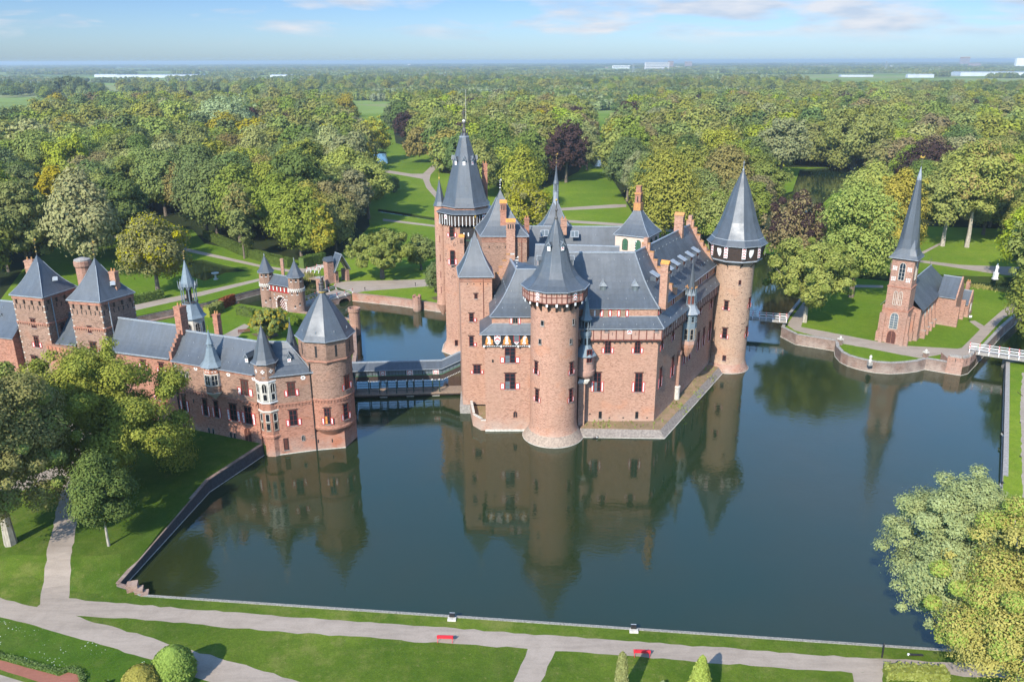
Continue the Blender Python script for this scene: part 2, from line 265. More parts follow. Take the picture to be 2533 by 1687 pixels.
# ------------------------------------------------------------------ builders
def prop(o, label=None, cat=None, group=None, kind=None):
    if label: o['label'] = label
    if cat: o['category'] = cat
    if group: o['group'] = group
    if kind: o['kind'] = kind
    return o
def thing(name, label, cat, loc, group=None):
    o = bpy.data.objects.new(name, None); col.objects.link(o); o.location = loc; o.empty_display_size = 0.5
    return prop(o, label, cat, group)
def rootloc(o):
    v = Vector((0, 0, 0))
    while o is not None: v += o.location; o = o.parent
    return v
class MB:
    def __init__(s): s.v = []; s.f = []; s.m = []; s.mats = []
    def mi(s, m):
        if m not in s.mats: s.mats.append(m)
        return s.mats.index(m)
    def add(s, vs, fs, m):
        k = len(s.v); i = s.mi(m)
        s.v += [tuple(v) for v in vs]; s.f += [tuple(a + k for a in f) for f in fs]; s.m += [i] * len(fs)
    def poly(s, pts, m): s.add(pts, [tuple(range(len(pts)))], m)
    def hexa(s, p, m): s.add(p, [(0, 3, 2, 1), (4, 5, 6, 7), (0, 1, 5, 4), (1, 2, 6, 5), (2, 3, 7, 6), (3, 0, 4, 7)], m)
    def bar(s, o, a, b, c, m):           # parallelepiped from corner o with edge vectors
        o, a, b, c = Vector(o), Vector(a), Vector(b), Vector(c)
        s.hexa([o, o + a, o + a + b, o + b, o + c, o + a + c, o + a + b + c, o + b + c], m)
    def box(s, c, sx, sy, sz, m, ang=0.0, z0=None):
        ca, sa = math.cos(ang), math.sin(ang); a = Vector((ca, sa, 0)) * sx; b = Vector((-sa, ca, 0)) * sy
        o = Vector(c) - a / 2 - b / 2
        s.bar(o, a, b, (0, 0, sz), m)
    def prism(s, pts, z0, z1, m, cap=None, bottom=True):
        n = len(pts); vs = [(p[0], p[1], z0) for p in pts] + [(p[0], p[1], z1) for p in pts]
        s.add(vs, [(i, (i + 1) % n, n + (i + 1) % n, n + i) for i in range(n)], m)
        s.add(vs[n:], [tuple(range(n))], cap or m)
        if bottom: s.add(vs[:n], [tuple(reversed(range(n)))], m)
    def lathe(s, cx, cy_, prof, n, m, rot=0.0, a0=0.0, a1=None):
        full = a1 is None; a1 = 2 * math.pi if full else a1; k = n if full else n + 1
        vs = []
        for r, z in prof:
            for i in range(k):
                a = rot + a0 + (a1 - a0) * i / n; vs.append((cx + r * math.cos(a), cy_ + r * math.sin(a), z))
        fs = []
        for j in range(len(prof) - 1):
            for i in range(n):
                i2 = (i + 1) % k; fs.append((j * k + i, j * k + i2, (j + 1) * k + i2, (j + 1) * k + i))
        if full:
            fs.append(tuple(reversed(range(k)))); fs.append(tuple((len(prof) - 1) * k + i for i in range(k)))
        s.add(vs, fs, m)
    def tube(s, p0, p1, r0, r1, n, m):
        p0, p1 = Vector(p0), Vector(p1); d = (p1 - p0).normalized(); a = d.orthogonal().normalized(); b = d.cross(a)
        vs = []
        for p, r in ((p0, r0), (p1, r1)):
            for i in range(n):
                t = 2 * math.pi * i / n; vs.append(p + a * (r * math.cos(t)) + b * (r * math.sin(t)))
        s.add(vs, [(i, (i + 1) % n, n + (i + 1) % n, n + i) for i in range(n)] + [tuple(range(n)), tuple(range(2 * n - 1, n - 1, -1))], m)
    def grid(s, P, m):                   # rows of points -> quads
        nr, nc = len(P), len(P[0]); vs = [p for r in P for p in r]
        s.add(vs, [(i * nc + j, i * nc + j + 1, (i + 1) * nc + j + 1, (i + 1) * nc + j) for i in range(nr - 1) for j in range(nc - 1)], m)
    def build(s, name, parent=None, smooth=None, loc=None):
        ro = rootloc(parent) if parent else Vector(loc or (0, 0, 0))
        me = bpy.data.meshes.new(name)
        me.from_pydata([(v[0] - ro.x, v[1] - ro.y, v[2] - ro.z) for v in s.v], [], s.f)
        for m in s.mats: me.materials.append(M[m])
        me.polygons.foreach_set('material_index', s.m)
        bm = bmesh.new(); bm.from_mesh(me); bmesh.ops.recalc_face_normals(bm, faces=bm.faces)
        uvl = bm.loops.layers.uv.new('UVMap')
        for f in bm.faces:
            n = f.normal
            if abs(n.z) > 0.97 or n.length < 1e-6: t = Vector((1, 0, 0)); q = Vector((0, 1, 0))
            else: t = Vector((-n.y, n.x, 0)).normalized(); q = n.cross(t)
            for l in f.loops: p = l.vert.co; l[uvl].uv = (p.dot(t), p.dot(q))
        bm.to_mesh(me); bm.free()
        if smooth: 
            me.polygons.foreach_set('use_smooth', [True] * len(me.polygons)); me.set_sharp_from_angle(angle=R(smooth))
        o = bpy.data.objects.new(name, me); col.objects.link(o)
        if parent: o.parent = parent
        else: o.location = ro
        return o
def wall_window(parent, c_top, c_bot, n, w, nx=2, ny=3, frame='frame_red', shut=0.5, sw=None, glass='glass', pat='diag', lintel=True, sides=(-1, 1), arch=False, glow=None, name='window'):
    """window standing on a wall; c_top / c_bot are the middles of its head and sill on the wall, n points out"""
    n = Vector((n[0], n[1], 0)).normalized(); t = Vector((-n.y, n.x, 0)); z = Vector((0, 0, 1))
    h = c_top.z - c_bot.z; b = Vector((c_bot.x, c_bot.y, c_bot.z)) - n * 0.02
    mb = MB(); fw = min(0.09, w * 0.1)
    def P(u, v, d): return b + t * u + z * v + n * d
    def rect(u0, u1, v0, v1, d0, d1, m): mb.bar(P(u0, v0, d0), t * (u1 - u0), z * (v1 - v0), n * (d1 - d0), m)
    if arch:
        k = 7; pts = [P(-w / 2, 0, 0.05)] + [P(w / 2, 0, 0.05)]
        for i in range(k + 1):
            a = math.pi * i / k; pts.append(P(w / 2 * math.cos(a), h - w * 0.6 + w * 0.6 * math.sin(a), 0.05))
        mb.poly(pts, glass)
        q = [p + n * 0.0 for p in pts]; 
        for i in range(len(q)):
            p0, p1 = q[i], q[(i + 1) % len(q)]; d = (p1 - p0)
            if d.length > 1e-3: mb.bar(p0, d, n * 0.06, d.cross(n).normalized() * 0.08, frame)
        rect(-0.03, 0.03, 0, h - 0.1, 0.05, 0.10, frame)
        for j in range(1, ny): rect(-w / 2, w / 2, h * j / (ny + .6) - .02, h * j / (ny + .6) + .02, 0.05, 0.09, frame)
    else:
        rect(-w / 2, w / 2, 0, h, 0.0, 0.04, glass)
        for u0, u1, v0, v1 in ((-w / 2, -w / 2 + fw, 0, h), (w / 2 - fw, w / 2, 0, h), (-w / 2 + fw, w / 2 - fw, 0, fw), (-w / 2 + fw, w / 2 - fw, h - fw, h)):
            rect(u0, u1, v0, v1, 0.041, 0.10, frame)
        for i in range(1, nx): u = -w / 2 + w * i / nx; rect(u - fw * .4, u + fw * .4, fw, h - fw, 0.041, 0.09, frame)
        for j in range(1, ny): v = h * j / ny; rect(-w / 2 + fw, w / 2 - fw, v - .02, v + .02, 0.041, 0.08, frame)
        if glow: rect(-w / 2 + fw, -fw * .4, fw, h / 2 - .02, 0.041, 0.055, glow)
        if lintel: rect(-w / 2 - .18, w / 2 + .18, h + 0.003, h + .14, 0.0, 0.13, 'timber'); 
        rect(-w / 2 - .06, w / 2 + .06, -.12, -0.003, 0.0, 0.12, 'stone_grey')
    o = mb.build(name, parent)
    if shut:
        sw = sw or w * 0.42; sh = h * shut; sw = max(sw, 0.3)
        for sd in sides:
            mb = MB(); u0 = sd * (w / 2 + sw / 2 + 0.02)
            def rect(ua, ub, v0, v1, d0, d1, m): mb.bar(P(u0 + ua, v0, d0), t * (ub - ua), z * (v1 - v0), n * (d1 - d0), m)
            rect(-sw / 2, sw / 2, 0, sh, 0.05, 0.11, 'red')
            e = min(0.13, sw * .25); rect(-sw / 2 + e, sw / 2 - e, e, sh - e, 0.111, 0.121, 'white')
            k = max(1, round((sh - 2 * e) / (sw * 0.9)))
            for i in range(k):
                v0 = e + (sh - 2 * e) * (i + .18) / k; dv = (sh - 2 * e) / k * .55
                if pat == 'diag': mb.bar(P(u0 - sw * .22, v0, .122), t * (sw * .40) + z * (dv * .9), z * (dv * .34), n * .006, 'red')
                else:
                    mb.bar(P(u0 - sw * .24, v0, .122), t * (sw * .48) + z * dv, z * (dv * .2), n * .006, 'red')
                    mb.bar(P(u0 - sw * .24, v0 + dv, .1225), t * (sw * .48) - z * dv, z * (dv * .2), n * .006, 'red')
            mb.build('shutter', parent)
    return o
def slope(e0, e1, r0, r1, k=6, bell=0.10):   # roof slope from the eave line to the ridge line, sprocketed at the eaves
    P = []
    for i in range(k + 1):
        t = i / k; f = t - bell * math.sin(math.pi * t); row = []
        for e, r in ((e0, r0), (e1, r1)):
            e, r = Vector(e), Vector(r); p = e.lerp(r, t); p.z = e.z + (r.z - e.z) * f; row.append(p)
        P.append(row)
    return P
def ridge_cap(mb, p0, p1, wdt=0.16, m='lead'):
    p0, p1 = Vector(p0), Vector(p1); d = p1 - p0; s = d.cross(Vector((0, 0, 1)))
    if s.length < 1e-5: return
    s = s.normalized() * wdt; up = s.cross(d).normalized() * (wdt * .9)
    if up.z < 0: up = -up
    mb.bar(p0 - s / 2 - up * .35, d, s, up, m)
def finial(parent, x, y, z0, z1, m='gold', r=0.05):
    mb = MB(); mb.tube((x, y, z0 - .3), (x, y, z1), r, r * .5, 6, 'bronze')
    h = z1 - z0
    for f, rr in ((.25, 2.6), (.5, 2.0), (.72, 1.6)): mb.lathe(x, y, [(.01, z0 + h * f - rr * r), (rr * r, z0 + h * f), (.01, z0 + h * f + rr * r)], 8, m)
    mb.bar((x - h * .10, y, z0 + h * .86), (h * .2, 0, 0), (0, .03, 0), (0, 0, .05), m); mb.bar((x + h * .02, y, z0 + h * .92), (h * .1, 0, 0), (0, .03, 0), (0, 0, h * .08), m)
    return mb.build('finial', parent)
def chevron_panel(mb, c, t, n, w, h, off):   # white panel with red chevrons; c = middle of its top edge
    t, n = Vector(t), Vector(n); z = Vector((0, 0, 1)); c = Vector(c)
    mb.bar(c - t * w / 2 - z * h + n * off, t * w, z * h, n * .03, 'white')
    k = max(2, round(h / (w * .75)))
    for i in range(k):
        v = -h + h * (i + .15) / k; dv = w * .33
        mb.bar(c - t * w * .42 + z * v + n * (off + .031), t * w * .42 + z * dv, z * (w * .27), n * .01, 'red')
        mb.bar(c + z * (v + dv) + n * (off + .0315), t * w * .42 - z * dv, z * (w * .27), n * .01, 'red')
def chimney(parent, x, y, z0, z1, w, d, ang=0.0, m='brick_pink', cap='orange_tile', gabled=False, slots=True, name='chimney'):
    mb = MB(); ca, sa = math.cos(ang), math.sin(ang); ax = Vector((ca, sa, 0)); ay = Vector((-sa, ca, 0)); c = Vector((x, y, 0))
    mb.box((x, y, z0), w, d, z1 - z0, m, ang)
    for zq in (z1 - .25, z1 - 1.5):
        if zq > z0: mb.box((x, y, zq), w + .16, d + .16, .16, m, ang)
    if slots:
        for i in (-1, 0, 1):
            for s in (-1, 1): mb.bar(c + ax * (i * w * .27 - w * .07) + ay * (s * (d / 2 + .012)) - ay * .01 + Vector((0, 0, z1 - 1.25)), ax * w * .14, ay * .02, (0, 0, .85), 'black')
    if cap == 'pot':
        for i in (-.25, .25): q = c + ax * i * w; mb.lathe(q.x, q.y, [(.14, z1), (.11, z1 + .5)], 8, 'lichen')
    elif cap:
        a, bb = ax * (w / 2 + .1), ay * (d / 2 + .1); zt = Vector((0, 0, z1 + .02)); rz = Vector((0, 0, z1 + .6))
        p = [c - a - bb + zt, c + a - bb + zt, c + a + bb + zt, c - a + bb + zt]
        q = [c - a + rz, c + a + rz] if w >= d else [c - bb + rz, c + bb + rz]
        if w >= d: mb.add(p + q, [(0, 1, 5, 4), (2, 3, 4, 5), (0, 4, 3), (1, 2, 5), (3, 2, 1, 0)], cap)
        else: mb.add(p + q, [(1, 2, 5, 4), (3, 0, 4, 5), (0, 1, 4), (2, 3, 5), (3, 2, 1, 0)], cap)
    return mb.build(name, parent)
def pyramid(parent, pts, z0, apex, bell=0.1, m='slate', over=0.0, cap=True):
    """sprocketed pyramid roof over a polygon; pts counter-clockwise"""
    mb = MB(); n = len(pts); cx = sum(p[0] for p in pts) / n; cy_ = sum(p[1] for p in pts) / n
    e = [Vector((p[0] + (p[0] - cx) * over, p[1] + (p[1] - cy_) * over, z0)) for p in pts]; a = Vector(apex)
    for i in range(n):
        mb.grid(slope(e[i], e[(i + 1) % n], a, a, 7, bell), m)
        P = slope(e[i], e[i], a, a, 7, bell)
        if cap:
            for j in range(6): ridge_cap(mb, P[j][0], P[j + 1][0], 0.10)
        d = e[(i + 1) % n] - e[i]; nn = Vector((d.y, -d.x, 0)).normalized()
        mb.bar(e[i] - Vector((0, 0, .16)), d, nn * .1, (0, 0, .17), 'lead')
    mb.poly(list(reversed(e)), 'timber')
    return mb.build('roof', parent)
def dormer(parent, p, n, w, h, roofh, m='slate', front='white', name='dormer', hood=0.9):
    """small roof dormer; p = middle of its sill on the slope, n = horizontal direction it faces"""
    n = Vector((n[0], n[1], 0)).normalized(); t = Vector((-n.y, n.x, 0)); z = Vector((0, 0, 1)); p = Vector(p); mb = MB()
    L = 1.6 * (h + .3)
    mb.bar(p - t * w / 2 - n * L, t * w, n * L, z * h, m)
    if front == 'white':
        mb.bar(p - t * w * .46 + n * .01, t * w * .92, n * .03, z * h * .95, 'white')
        mb.bar(p - t * w * .34 + z * h * .15 + n * .042, t * w * .34 + z * h * .4, z * h * .2, n * .01, 'red'); mb.bar(p + z * h * .55 + n * .0425, t * w * .34 - z * h * .4, z * h * .2, n * .01, 'red')
    else:
        mb.bar(p - t * w * .4 + z * h * .1 + n * .01, t * w * .8, n * .03, z * h * .8, 'glass_pale'); mb.bar(p - t * .03 + z * h * .1 + n * .041, t * .06, n * .02, z * h * .8, 'lead')
    a = p + z * h - t * (w / 2 + .12) + n * .22; b_ = p + z * h + t * (w / 2 + .12) + n * .22; r = p + z * (h + roofh) + n * .16; r2 = r - n * (L + .6); a2 = a - n * L; b2 = b_ - n * L
    mb.add([a, b_, r, r2, a2, b2], [(0, 2, 3, 4), (1, 5, 3, 2), (0, 1, 2)], m if front == 'white' else 'lead'); ridge_cap(mb, r, r2, .09); ridge_cap(mb, a, r, .08); ridge_cap(mb, b_, r, .08)
    mb.tube(r, r + z * .5, .03, .015, 5, 'lead')
    return mb.build(name, parent)
def hood_dormer(parent, p, n, w=0.8):   # shed dormer with a pale lead lid
    n = Vector((n[0], n[1], 0)).normalized(); t = Vector((-n.y, n.x, 0)); z = Vector((0, 0, 1)); p = Vector(p); mb = MB()
    mb.bar(p - t * w / 2 - n * 1.1, t * w, n * 1.0, z * .7, 'slate'); mb.bar(p - t * w * .4 - n * .095, t * w * .8, n * .03, z * .6, 'timber_red')
    mb.bar(p - t * (w / 2 + .15) + z * .70 + n * .25, t * (w + .3), -n * 1.5 + z * .75, z * .08, 'lead')
    mb.tube(p + z * .72 + n * .2, p - z * .6 + n * .05, .025, .025, 5, 'lead')
    return mb.build('dormer', parent)
def roof_hooks(mb, P, k, rows=(1,)):     # little snow hooks on a slope grid
    for r in rows:
        a, b = P[r][0], P[r][1]
        for i in range(k):
            p = a.lerp(b, (i + .5) / k); mb.bar(p + Vector((-.04, -.03, .0)), (.08, 0, 0), (0, .08, 0), (0, 0, .22), 'lead')
# ------------------------------------------------------------------ ground, moat, paths
def xy(p): return (p[0], p[1])
FL0, FL1 = G((353, 1480)), G((2282, 1611.6)); RB1, RB0 = G((2477.6, 1150)), G((2484.7, 914.5))
def lint(a, b, c, d):
    x1, y1, x2, y2, x3, y3, x4, y4 = a.x, a.y, b.x, b.y, c.x, c.y, d.x, d.y
    D = (x1 - x2) * (y3 - y4) - (y1 - y2) * (x3 - x4); p = x1 * y2 - y1 * x2; q = x3 * y4 - y3 * x4
    return Vector(((p * (x3 - x4) - (x1 - x2) * q) / D, (p * (y3 - y4) - (y1 - y2) * q) / D, 0))
CRN = lint(FL0, FL1, RB0, RB1)
fl_s = (FL1.y - FL0.y) / (FL1.x - FL0.x)
def gz(x, y):                             # height of the ground over the water
    d = y - (FL0.y + (x - FL0.x) * fl_s)
    t = min(1, max(0, (d + 0.5) / (6 if x < 0 else 20))); t = t * t * (3 - 2 * t)
    return 0.5 + 1.3 * t
def GP(pts, z): return [xy(G(p, z)) for p in pts]
MOAT = GP([(298, 1459), (331, 1467), (353, 1480), (740, 1506.5), (1126, 1532.6), (1570, 1563), (2282, 1611.6)], 0) + [xy(CRN)] + \
    GP([(2477.6, 1150), (2484.7, 914.5), (2490, 911), (2640, 918), (2700, 860), (2660, 740), (2534, 702), (2397, 698), (2240, 690), (2110, 688), (2040, 680), (1990, 662), (1930, 648), (1893, 640), (1860, 655),
        (1700, 695), (1500, 735), (1300, 762), (1100, 774), (985, 757), (872, 744.5)], 0) + \
    GP([N7(1140, 700), N7(1000, 650), N7(900, 575), N7(850, 545), N7(800, 515), N7(755, 535), N7(712, 600), N7(705, 640), L2(960, 658), L2(720, 722), L2(440, 800), L2(0, 890), L2(-500, 1000), L2(-500, 1080), L2(150, 940), L2(450, 870), L2(690, 800), L2(760, 815), N7(545, 975), (830, 800), (880, 812), (884, 894), (854, 1106.5)], 0) + \
    GP([L3(1510, 1305), (668, 1127), (653, 1126), (518, 1217)], 0)
ISLE = GP([C3(230, 1235), C3(335, 1290), C3(610, 1335), C3(615, 1375), C3(650, 1415), C3(760, 1460), C3(900, 1490), C3(1000, 1497), C3(1100, 1492), C3(1190, 1480), C3(1245, 1465), C3(1500, 1508), C3(1550, 1495), C3(1600, 1440), C3(1780, 1240), C3(1900, 1130), C3(2000, 1030), C3(1960, 975), C3(1700, 925), C3(1560, 915), C3(1200, 905), C3(960, 885), C3(720, 862), C3(560, 900), C3(400, 975), C3(270, 1145)], 0)
POND_R = GP([(1868, 548), (1880, 500), (1960, 478), (1978, 424), (2080, 416), (2200, 420), (2180, 450), (2060, 485), (1980, 560), (1900, 580)], 1.0)
POND_A = GP([V(858, 352), V(888, 352), V(892, 378), V(862, 382), V(848, 370)], 1.2)
POND_B = GP([V(1358, 358), V(1420, 356), V(1425, 384), V(1365, 386), V(1352, 372)], 1.2)
POND_C = GP([V(95, 488), V(150, 484), V(185, 520), V(150, 535), V(105, 525)], 1.2)
BROOK = GP([V(870, 484), V(1010, 506), V(1100, 525), V(1100, 531), V(1008, 512), V(868, 490)], 1.2)
POND_D = GP([L2(290, 360), L2(400, 350), L2(560, 395), L2(850, 462), L2(620, 480), L2(420, 560), L2(300, 520), L2(200, 420)], 0.9)
WATER = [POND_R, POND_A, POND_B, POND_C, BROOK, POND_D]
GRAVEL = [GP(a, z) for z, a in [
    (.5, [S6(-300, 62), S6(0, 140), S6(165, 182), S6(205, 150), S6(295, 142), S6(520, 165), S6(1130, 212), S6(1700, 255), S7(0, 222), S7(930, 290), S7(1720, 346), S7(1815, 350), S7(1955, 358), S7(2300, 378), S7(2300, 425), S7(1820, 400), S7(1702, 405), S7(575, 322), S7(470, 313), S7(0, 283), S6(1800, 330), S6(1200, 290), S6(700, 243), S6(290, 215), S6(270, 300), S6(0, 228), S6(-300, 140)]),
    (1.2, [S5(220, 1560), S5(310, 1170), S5(375, 870), S5(450, 640), S5(480, 500), S5(560, 500), S5(540, 650), S5(515, 770), S5(395, 1510), S5(392, 1580)]),
    (.5, [S6(290, 210), S6(262, 298), S6(640, 408), S6(950, 520), S6(1100, 600), S6(1700, 640), S6(1350, 520), S6(860, 375), S6(720, 335)]),
    (.5, [S7(470, 310), S7(412, 445), S7(385, 500), S7(485, 500), S7(515, 445), S7(575, 320)]),
    (.5, [S7(1702, 402), S7(1705, 500), S7(1815, 500), S7(1822, 396)]),
    (1.8, [S5(385, 790), S5(90, 890), S5(-200, 980), S5(-200, 900), S5(90, 820), S5(330, 735), S5(440, 700)]),
    (1.8, [S5(100, 360), S5(420, 410), S5(560, 505), S5(480, 540), S5(250, 530), S5(110, 500)]),
    (1.0, [C4(1805, 640), C4(1790, 1100), S8(1238, 0), S8(1243, 260), S8(1255, 700), S8(1450, 700), S8(1425, 0), C4(2090, 640)]),
    (1.8, [C3(275, 1150), C3(390, 990), C3(430, 985), C3(375, 1165), C3(640, 1215), C3(900, 1265), C3(1100, 1297), C3(1500, 1320), C3(1640, 1180), C3(1790, 1050), C3(1900, 975), C3(1990, 975), C3(1960, 1010), C3(1800, 1105), C3(1620, 1300), C3(1600, 1345), C3(1350, 1360), C3(1210, 1385), C3(1000, 1345), C3(655, 1280), C3(330, 1190)]),
    (1.8, [C3(1560, 1125), C3(1600, 1120), C3(1670, 1160), C3(1640, 1185)]),
    (1.8, [C3(720, 868), C3(955, 872), C3(955, 890), C3(720, 886)]),
    (1.8, [C3(1180, 690), C3(1500, 728), C3(1947, 745), C3(2300, 760), C3(2300, 850), C3(1947, 815), C3(1700, 785), C3(1400, 738), C3(1180, 705)]),
    (1.8, [C3(1220, 640), C3(1350, 575), C3(1365, 582), C3(1240, 650)]),
    (1.8, [N7(1080, 560), N7(1230, 545), N7(2110, 525), N7(2400, 490), N7(2400, 560), N7(2140, 606), N7(1430, 662), N7(1290, 688), N7(1250, 660), N7(1090, 620), N7(1060, 590)]),
    (1.8, [L2(-400, 60), L2(370, 242), L2(950, 372), N7(540, 408), N7(680, 390), N7(945, 340), N7(1000, 350), N7(960, 385), N7(800, 415), N7(775, 460), N7(850, 500), N7(990, 475), N7(1000, 530), N7(960, 545), N7(830, 520), N7(720, 480), N7(690, 440), N7(540, 440), L2(960, 398), L2(370, 272), L2(-400, 95)]),
    (1.8, [L2(-300, 770), L2(0, 705), L2(350, 640), L2(950, 505), L2(970, 525), L2(400, 670), L2(0, 757), L2(-300, 825)]),
    (1.8, [L2(575, 1065), L2(800, 945), L2(850, 965), L2(720, 1090)]),
    (1.8, [V(880, 390), V(945, 400), V(972, 400), V(998, 376), V(1003, 355), V(1015, 355), V(1012, 378), V(990, 402), V(987, 415), V(992, 428), V(1010, 450), V(1003, 458), V(980, 432), V(972, 412), V(945, 407), V(880, 396)]),
    (1.8, [V(1280, 479), V(1415, 470), V(1440, 470), V(1440, 476), V(1415, 478), V(1280, 485)]),
    (1.8, [V(1290, 505), V(1430, 514), V(1560, 530), V(1560, 536), V(1430, 520), V(1290, 511)]),
    (1.8, [V(880, 503), V(1010, 519), V(1010, 523), V(880, 508)]),
    (1.8, [V(240, 530), V(300, 545), V(420, 580), V(420, 588), V(290, 555), V(235, 538)]),
    (1.8, [V(1370, 361), V(1430, 361), V(1430, 363), V(1370, 364)]),
]]
RED = [GP([S6(-300, 335), S6(0, 420), S6(265, 492), S6(305, 475), S6(350, 485), S6(362, 520), S6(330, 560), S6(180, 520), S6(0, 462), S6(-300, 380)], .5)]
PALE = [GP([S6(-300, 400), S6(0, 485), S6(180, 540), S6(300, 580), S6(200, 640), S6(-300, 600)], .5)]
DAISY = [GP([S6(-300, 145), S6(0, 228), S6(270, 300), S6(640, 408), S6(950, 520), S6(1050, 640), S6(330, 640), S6(362, 500), S6(310, 470), S6(265, 485), S6(0, 415), S6(-300, 330)], .5)]
LAWN = [[xy(G(S6(-600, 300), .5)), (-150, 128), (-70, 140), (-60, 150), (-25, 170), (-25, 120), (60, 120), (80, 75), (80, 50), (-80, 45)]]
BED = [GP([N7(100, 1160), N7(250, 1130), N7(400, 1150), N7(430, 1180), N7(330, 1215), N7(180, 1200)], 1.8), GP([N7(2195, 735), N7(2260, 722), N7(2330, 740), N7(2330, 770), N7(2230, 760)], 1.8)]
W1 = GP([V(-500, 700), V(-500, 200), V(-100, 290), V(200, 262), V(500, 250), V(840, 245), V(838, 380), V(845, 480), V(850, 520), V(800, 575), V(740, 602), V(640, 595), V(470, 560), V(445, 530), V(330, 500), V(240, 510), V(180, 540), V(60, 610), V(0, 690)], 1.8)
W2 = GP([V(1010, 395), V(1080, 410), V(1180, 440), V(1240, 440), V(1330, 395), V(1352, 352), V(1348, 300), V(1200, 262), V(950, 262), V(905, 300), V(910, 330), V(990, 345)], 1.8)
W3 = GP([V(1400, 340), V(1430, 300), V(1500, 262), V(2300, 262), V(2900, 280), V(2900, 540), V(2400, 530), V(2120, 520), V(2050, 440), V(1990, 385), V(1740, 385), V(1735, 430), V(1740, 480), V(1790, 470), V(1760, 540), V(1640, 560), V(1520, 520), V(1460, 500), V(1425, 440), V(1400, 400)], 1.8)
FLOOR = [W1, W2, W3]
def inside(p, poly):
    x, y = p; c = False; j = len(poly) - 1
    for i in range(len(poly)):
        xi, yi = poly[i]; xj, yj = poly[j]
        if (yi > y) != (yj > y) and x < (xj - xi) * (y - yi) / (yj - yi) + xi: c = not c
        j = i
    return c
def is_water(p): return (inside(p, MOAT) and not inside(p, ISLE)) or any(inside(p, w) for w in WATER)
BX0, BX1, BY0, BY1 = -520.0, 620.0, 30.0, 980.0
verts, edges = [], []
def ring(poly):
    k = len(verts); verts.extend([Vector((p[0], p[1])) for p in poly]); n = len(poly); edges.extend([(k + i, k + (i + 1) % n) for i in range(n)])
def ragged(poly, amp=.15, step=1.1):     # worn, uneven borders
    out_ = []; n = len(poly)
    for i in range(n):
        a, b = poly[i], poly[(i + 1) % n]; L_ = math.hypot(b[0] - a[0], b[1] - a[1]); k = max(1, min(90, int(L_ / step))); out_.append(a)
        if min(a[1], b[1]) < 160:
            for j in range(1, k): f = j / k; nx, ny = -(b[1] - a[1]) / L_, (b[0] - a[0]) / L_; o = random.uniform(-amp, amp); out_.append((a[0] + (b[0] - a[0]) * f + nx * o, a[1] + (b[1] - a[1]) * f + ny * o))
    return out_
GRAVEL = [ragged(p) for p in GRAVEL]; RED = [ragged(p, .04, .8) for p in RED]
def clip(poly):
    return [(min(BX1 - .5, max(BX0 + .5, x)), min(BY1 - .5, max(BY0 + .5, y))) for x, y in poly]
LAYERS = [('water', WATER), ('gravel', GRAVEL), ('red', RED), ('pale', PALE), ('daisy', DAISY), ('bed', BED), ('lawn', LAWN), ('floor', FLOOR)]
ring([(BX0, BY0), (BX1, BY0), (BX1, BY1), (BX0, BY1)]); ring(MOAT); ring(ISLE)
for nm, ps in LAYERS:
    for i, p in enumerate(ps): ps[i] = clip(p); ring(ps[i])
for i in range(26):
    for j in range(20): verts.append(Vector((-105 + i * 3.1 + random.uniform(-.3, .3), 62 + j * 3.1 + random.uniform(-.3, .3))))
for i in range(16):
    for j in range(14): verts.append(Vector((45 + i * 4 + random.uniform(-.3, .3), 56 + j * 5 + random.uniform(-.3, .3))))
vo_, ed_, fa_, _, _, _ = delaunay_2d_cdt(verts, edges, [], 0, 1e-4)
REG = {}
for f in fa_:
    c = (sum(vo_[i].x for i in f) / len(f), sum(vo_[i].y for i in f) / len(f))
    if inside(c, MOAT) and not inside(c, ISLE): k = 'water'
    elif is_water(c): k = 'pond'
    else:
        k = 'park'
        for nm, ps in LAYERS[1:]:
            if any(inside(c, p) for p in ps): k = nm; break
    REG.setdefault(k, []).append(f)
def region(name, keys, mt, z=None):
    mb = MB(); used = {}
    vs, fs = [], []
    for k in keys:
        for f in REG.get(k, []):
            g = []
            for i in f:
                if i not in used: used[i] = len(vs); p = vo_[i]; vs.append((p.x, p.y, gz(p.x, p.y) if z is None else z))
                g.append(used[i])
            fs.append(tuple(g))
    if not fs: return None
    mb.add(vs, fs, mt); return prop(mb.build(name), kind='structure')
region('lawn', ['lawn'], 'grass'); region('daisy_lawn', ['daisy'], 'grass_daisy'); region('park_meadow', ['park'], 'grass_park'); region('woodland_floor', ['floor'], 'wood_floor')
region('gravel_path', ['gravel', 'pale'], 'gravel'); region('red_gravel_bed', ['red'], 'red_gravel'); region('earth_bed', ['bed'], 'earth')
region('moat_water', ['water'], 'water', 0.0); region('pond_water', ['pond'], 'water', 1.25)
ecount = {}
for k in REG:
    for f in REG[k]:
        for i in range(len(f)): a, b = f[i], f[(i + 1) % len(f)]; ecount.setdefault((min(a, b), max(a, b)), []).append(k)
mb = MB()
for (a, b), ks in ecount.items():          # grassy banks falling to the water
    if len(ks) == 2 and ks[0] != ks[1] and ('water' in ks or 'pond' in ks):
        p, q = vo_[a], vo_[b]; z = -.4 if 'water' in ks else 1.0; mb.poly([(p.x, p.y, gz(p.x, p.y)), (q.x, q.y, gz(q.x, q.y)), (q.x, q.y, z), (p.x, p.y, z)], 'bank_grass')
prop(mb.build('grass_bank'), kind='structure')
mb = MB(); B = 26000.0                      # the flat country beyond the park, out to the horizon
i0 = [(BX0, BY0, 0), (BX1, BY0, 0), (BX1, BY1, 0), (BX0, BY1, 0)]; i0 = [(x, y, gz(x, y)) for x, y, _ in i0]; o0 = [(-B, -300, 1.8), (B, -300, 1.8), (B, B, 1.8), (-B, B, 1.8)]
mb.add(i0 + o0, [(0, 1, 5, 4), (1, 2, 6, 5), (2, 3, 7, 6), (3, 0, 4, 7)], 'fields'); prop(mb.build('ground'), kind='structure')
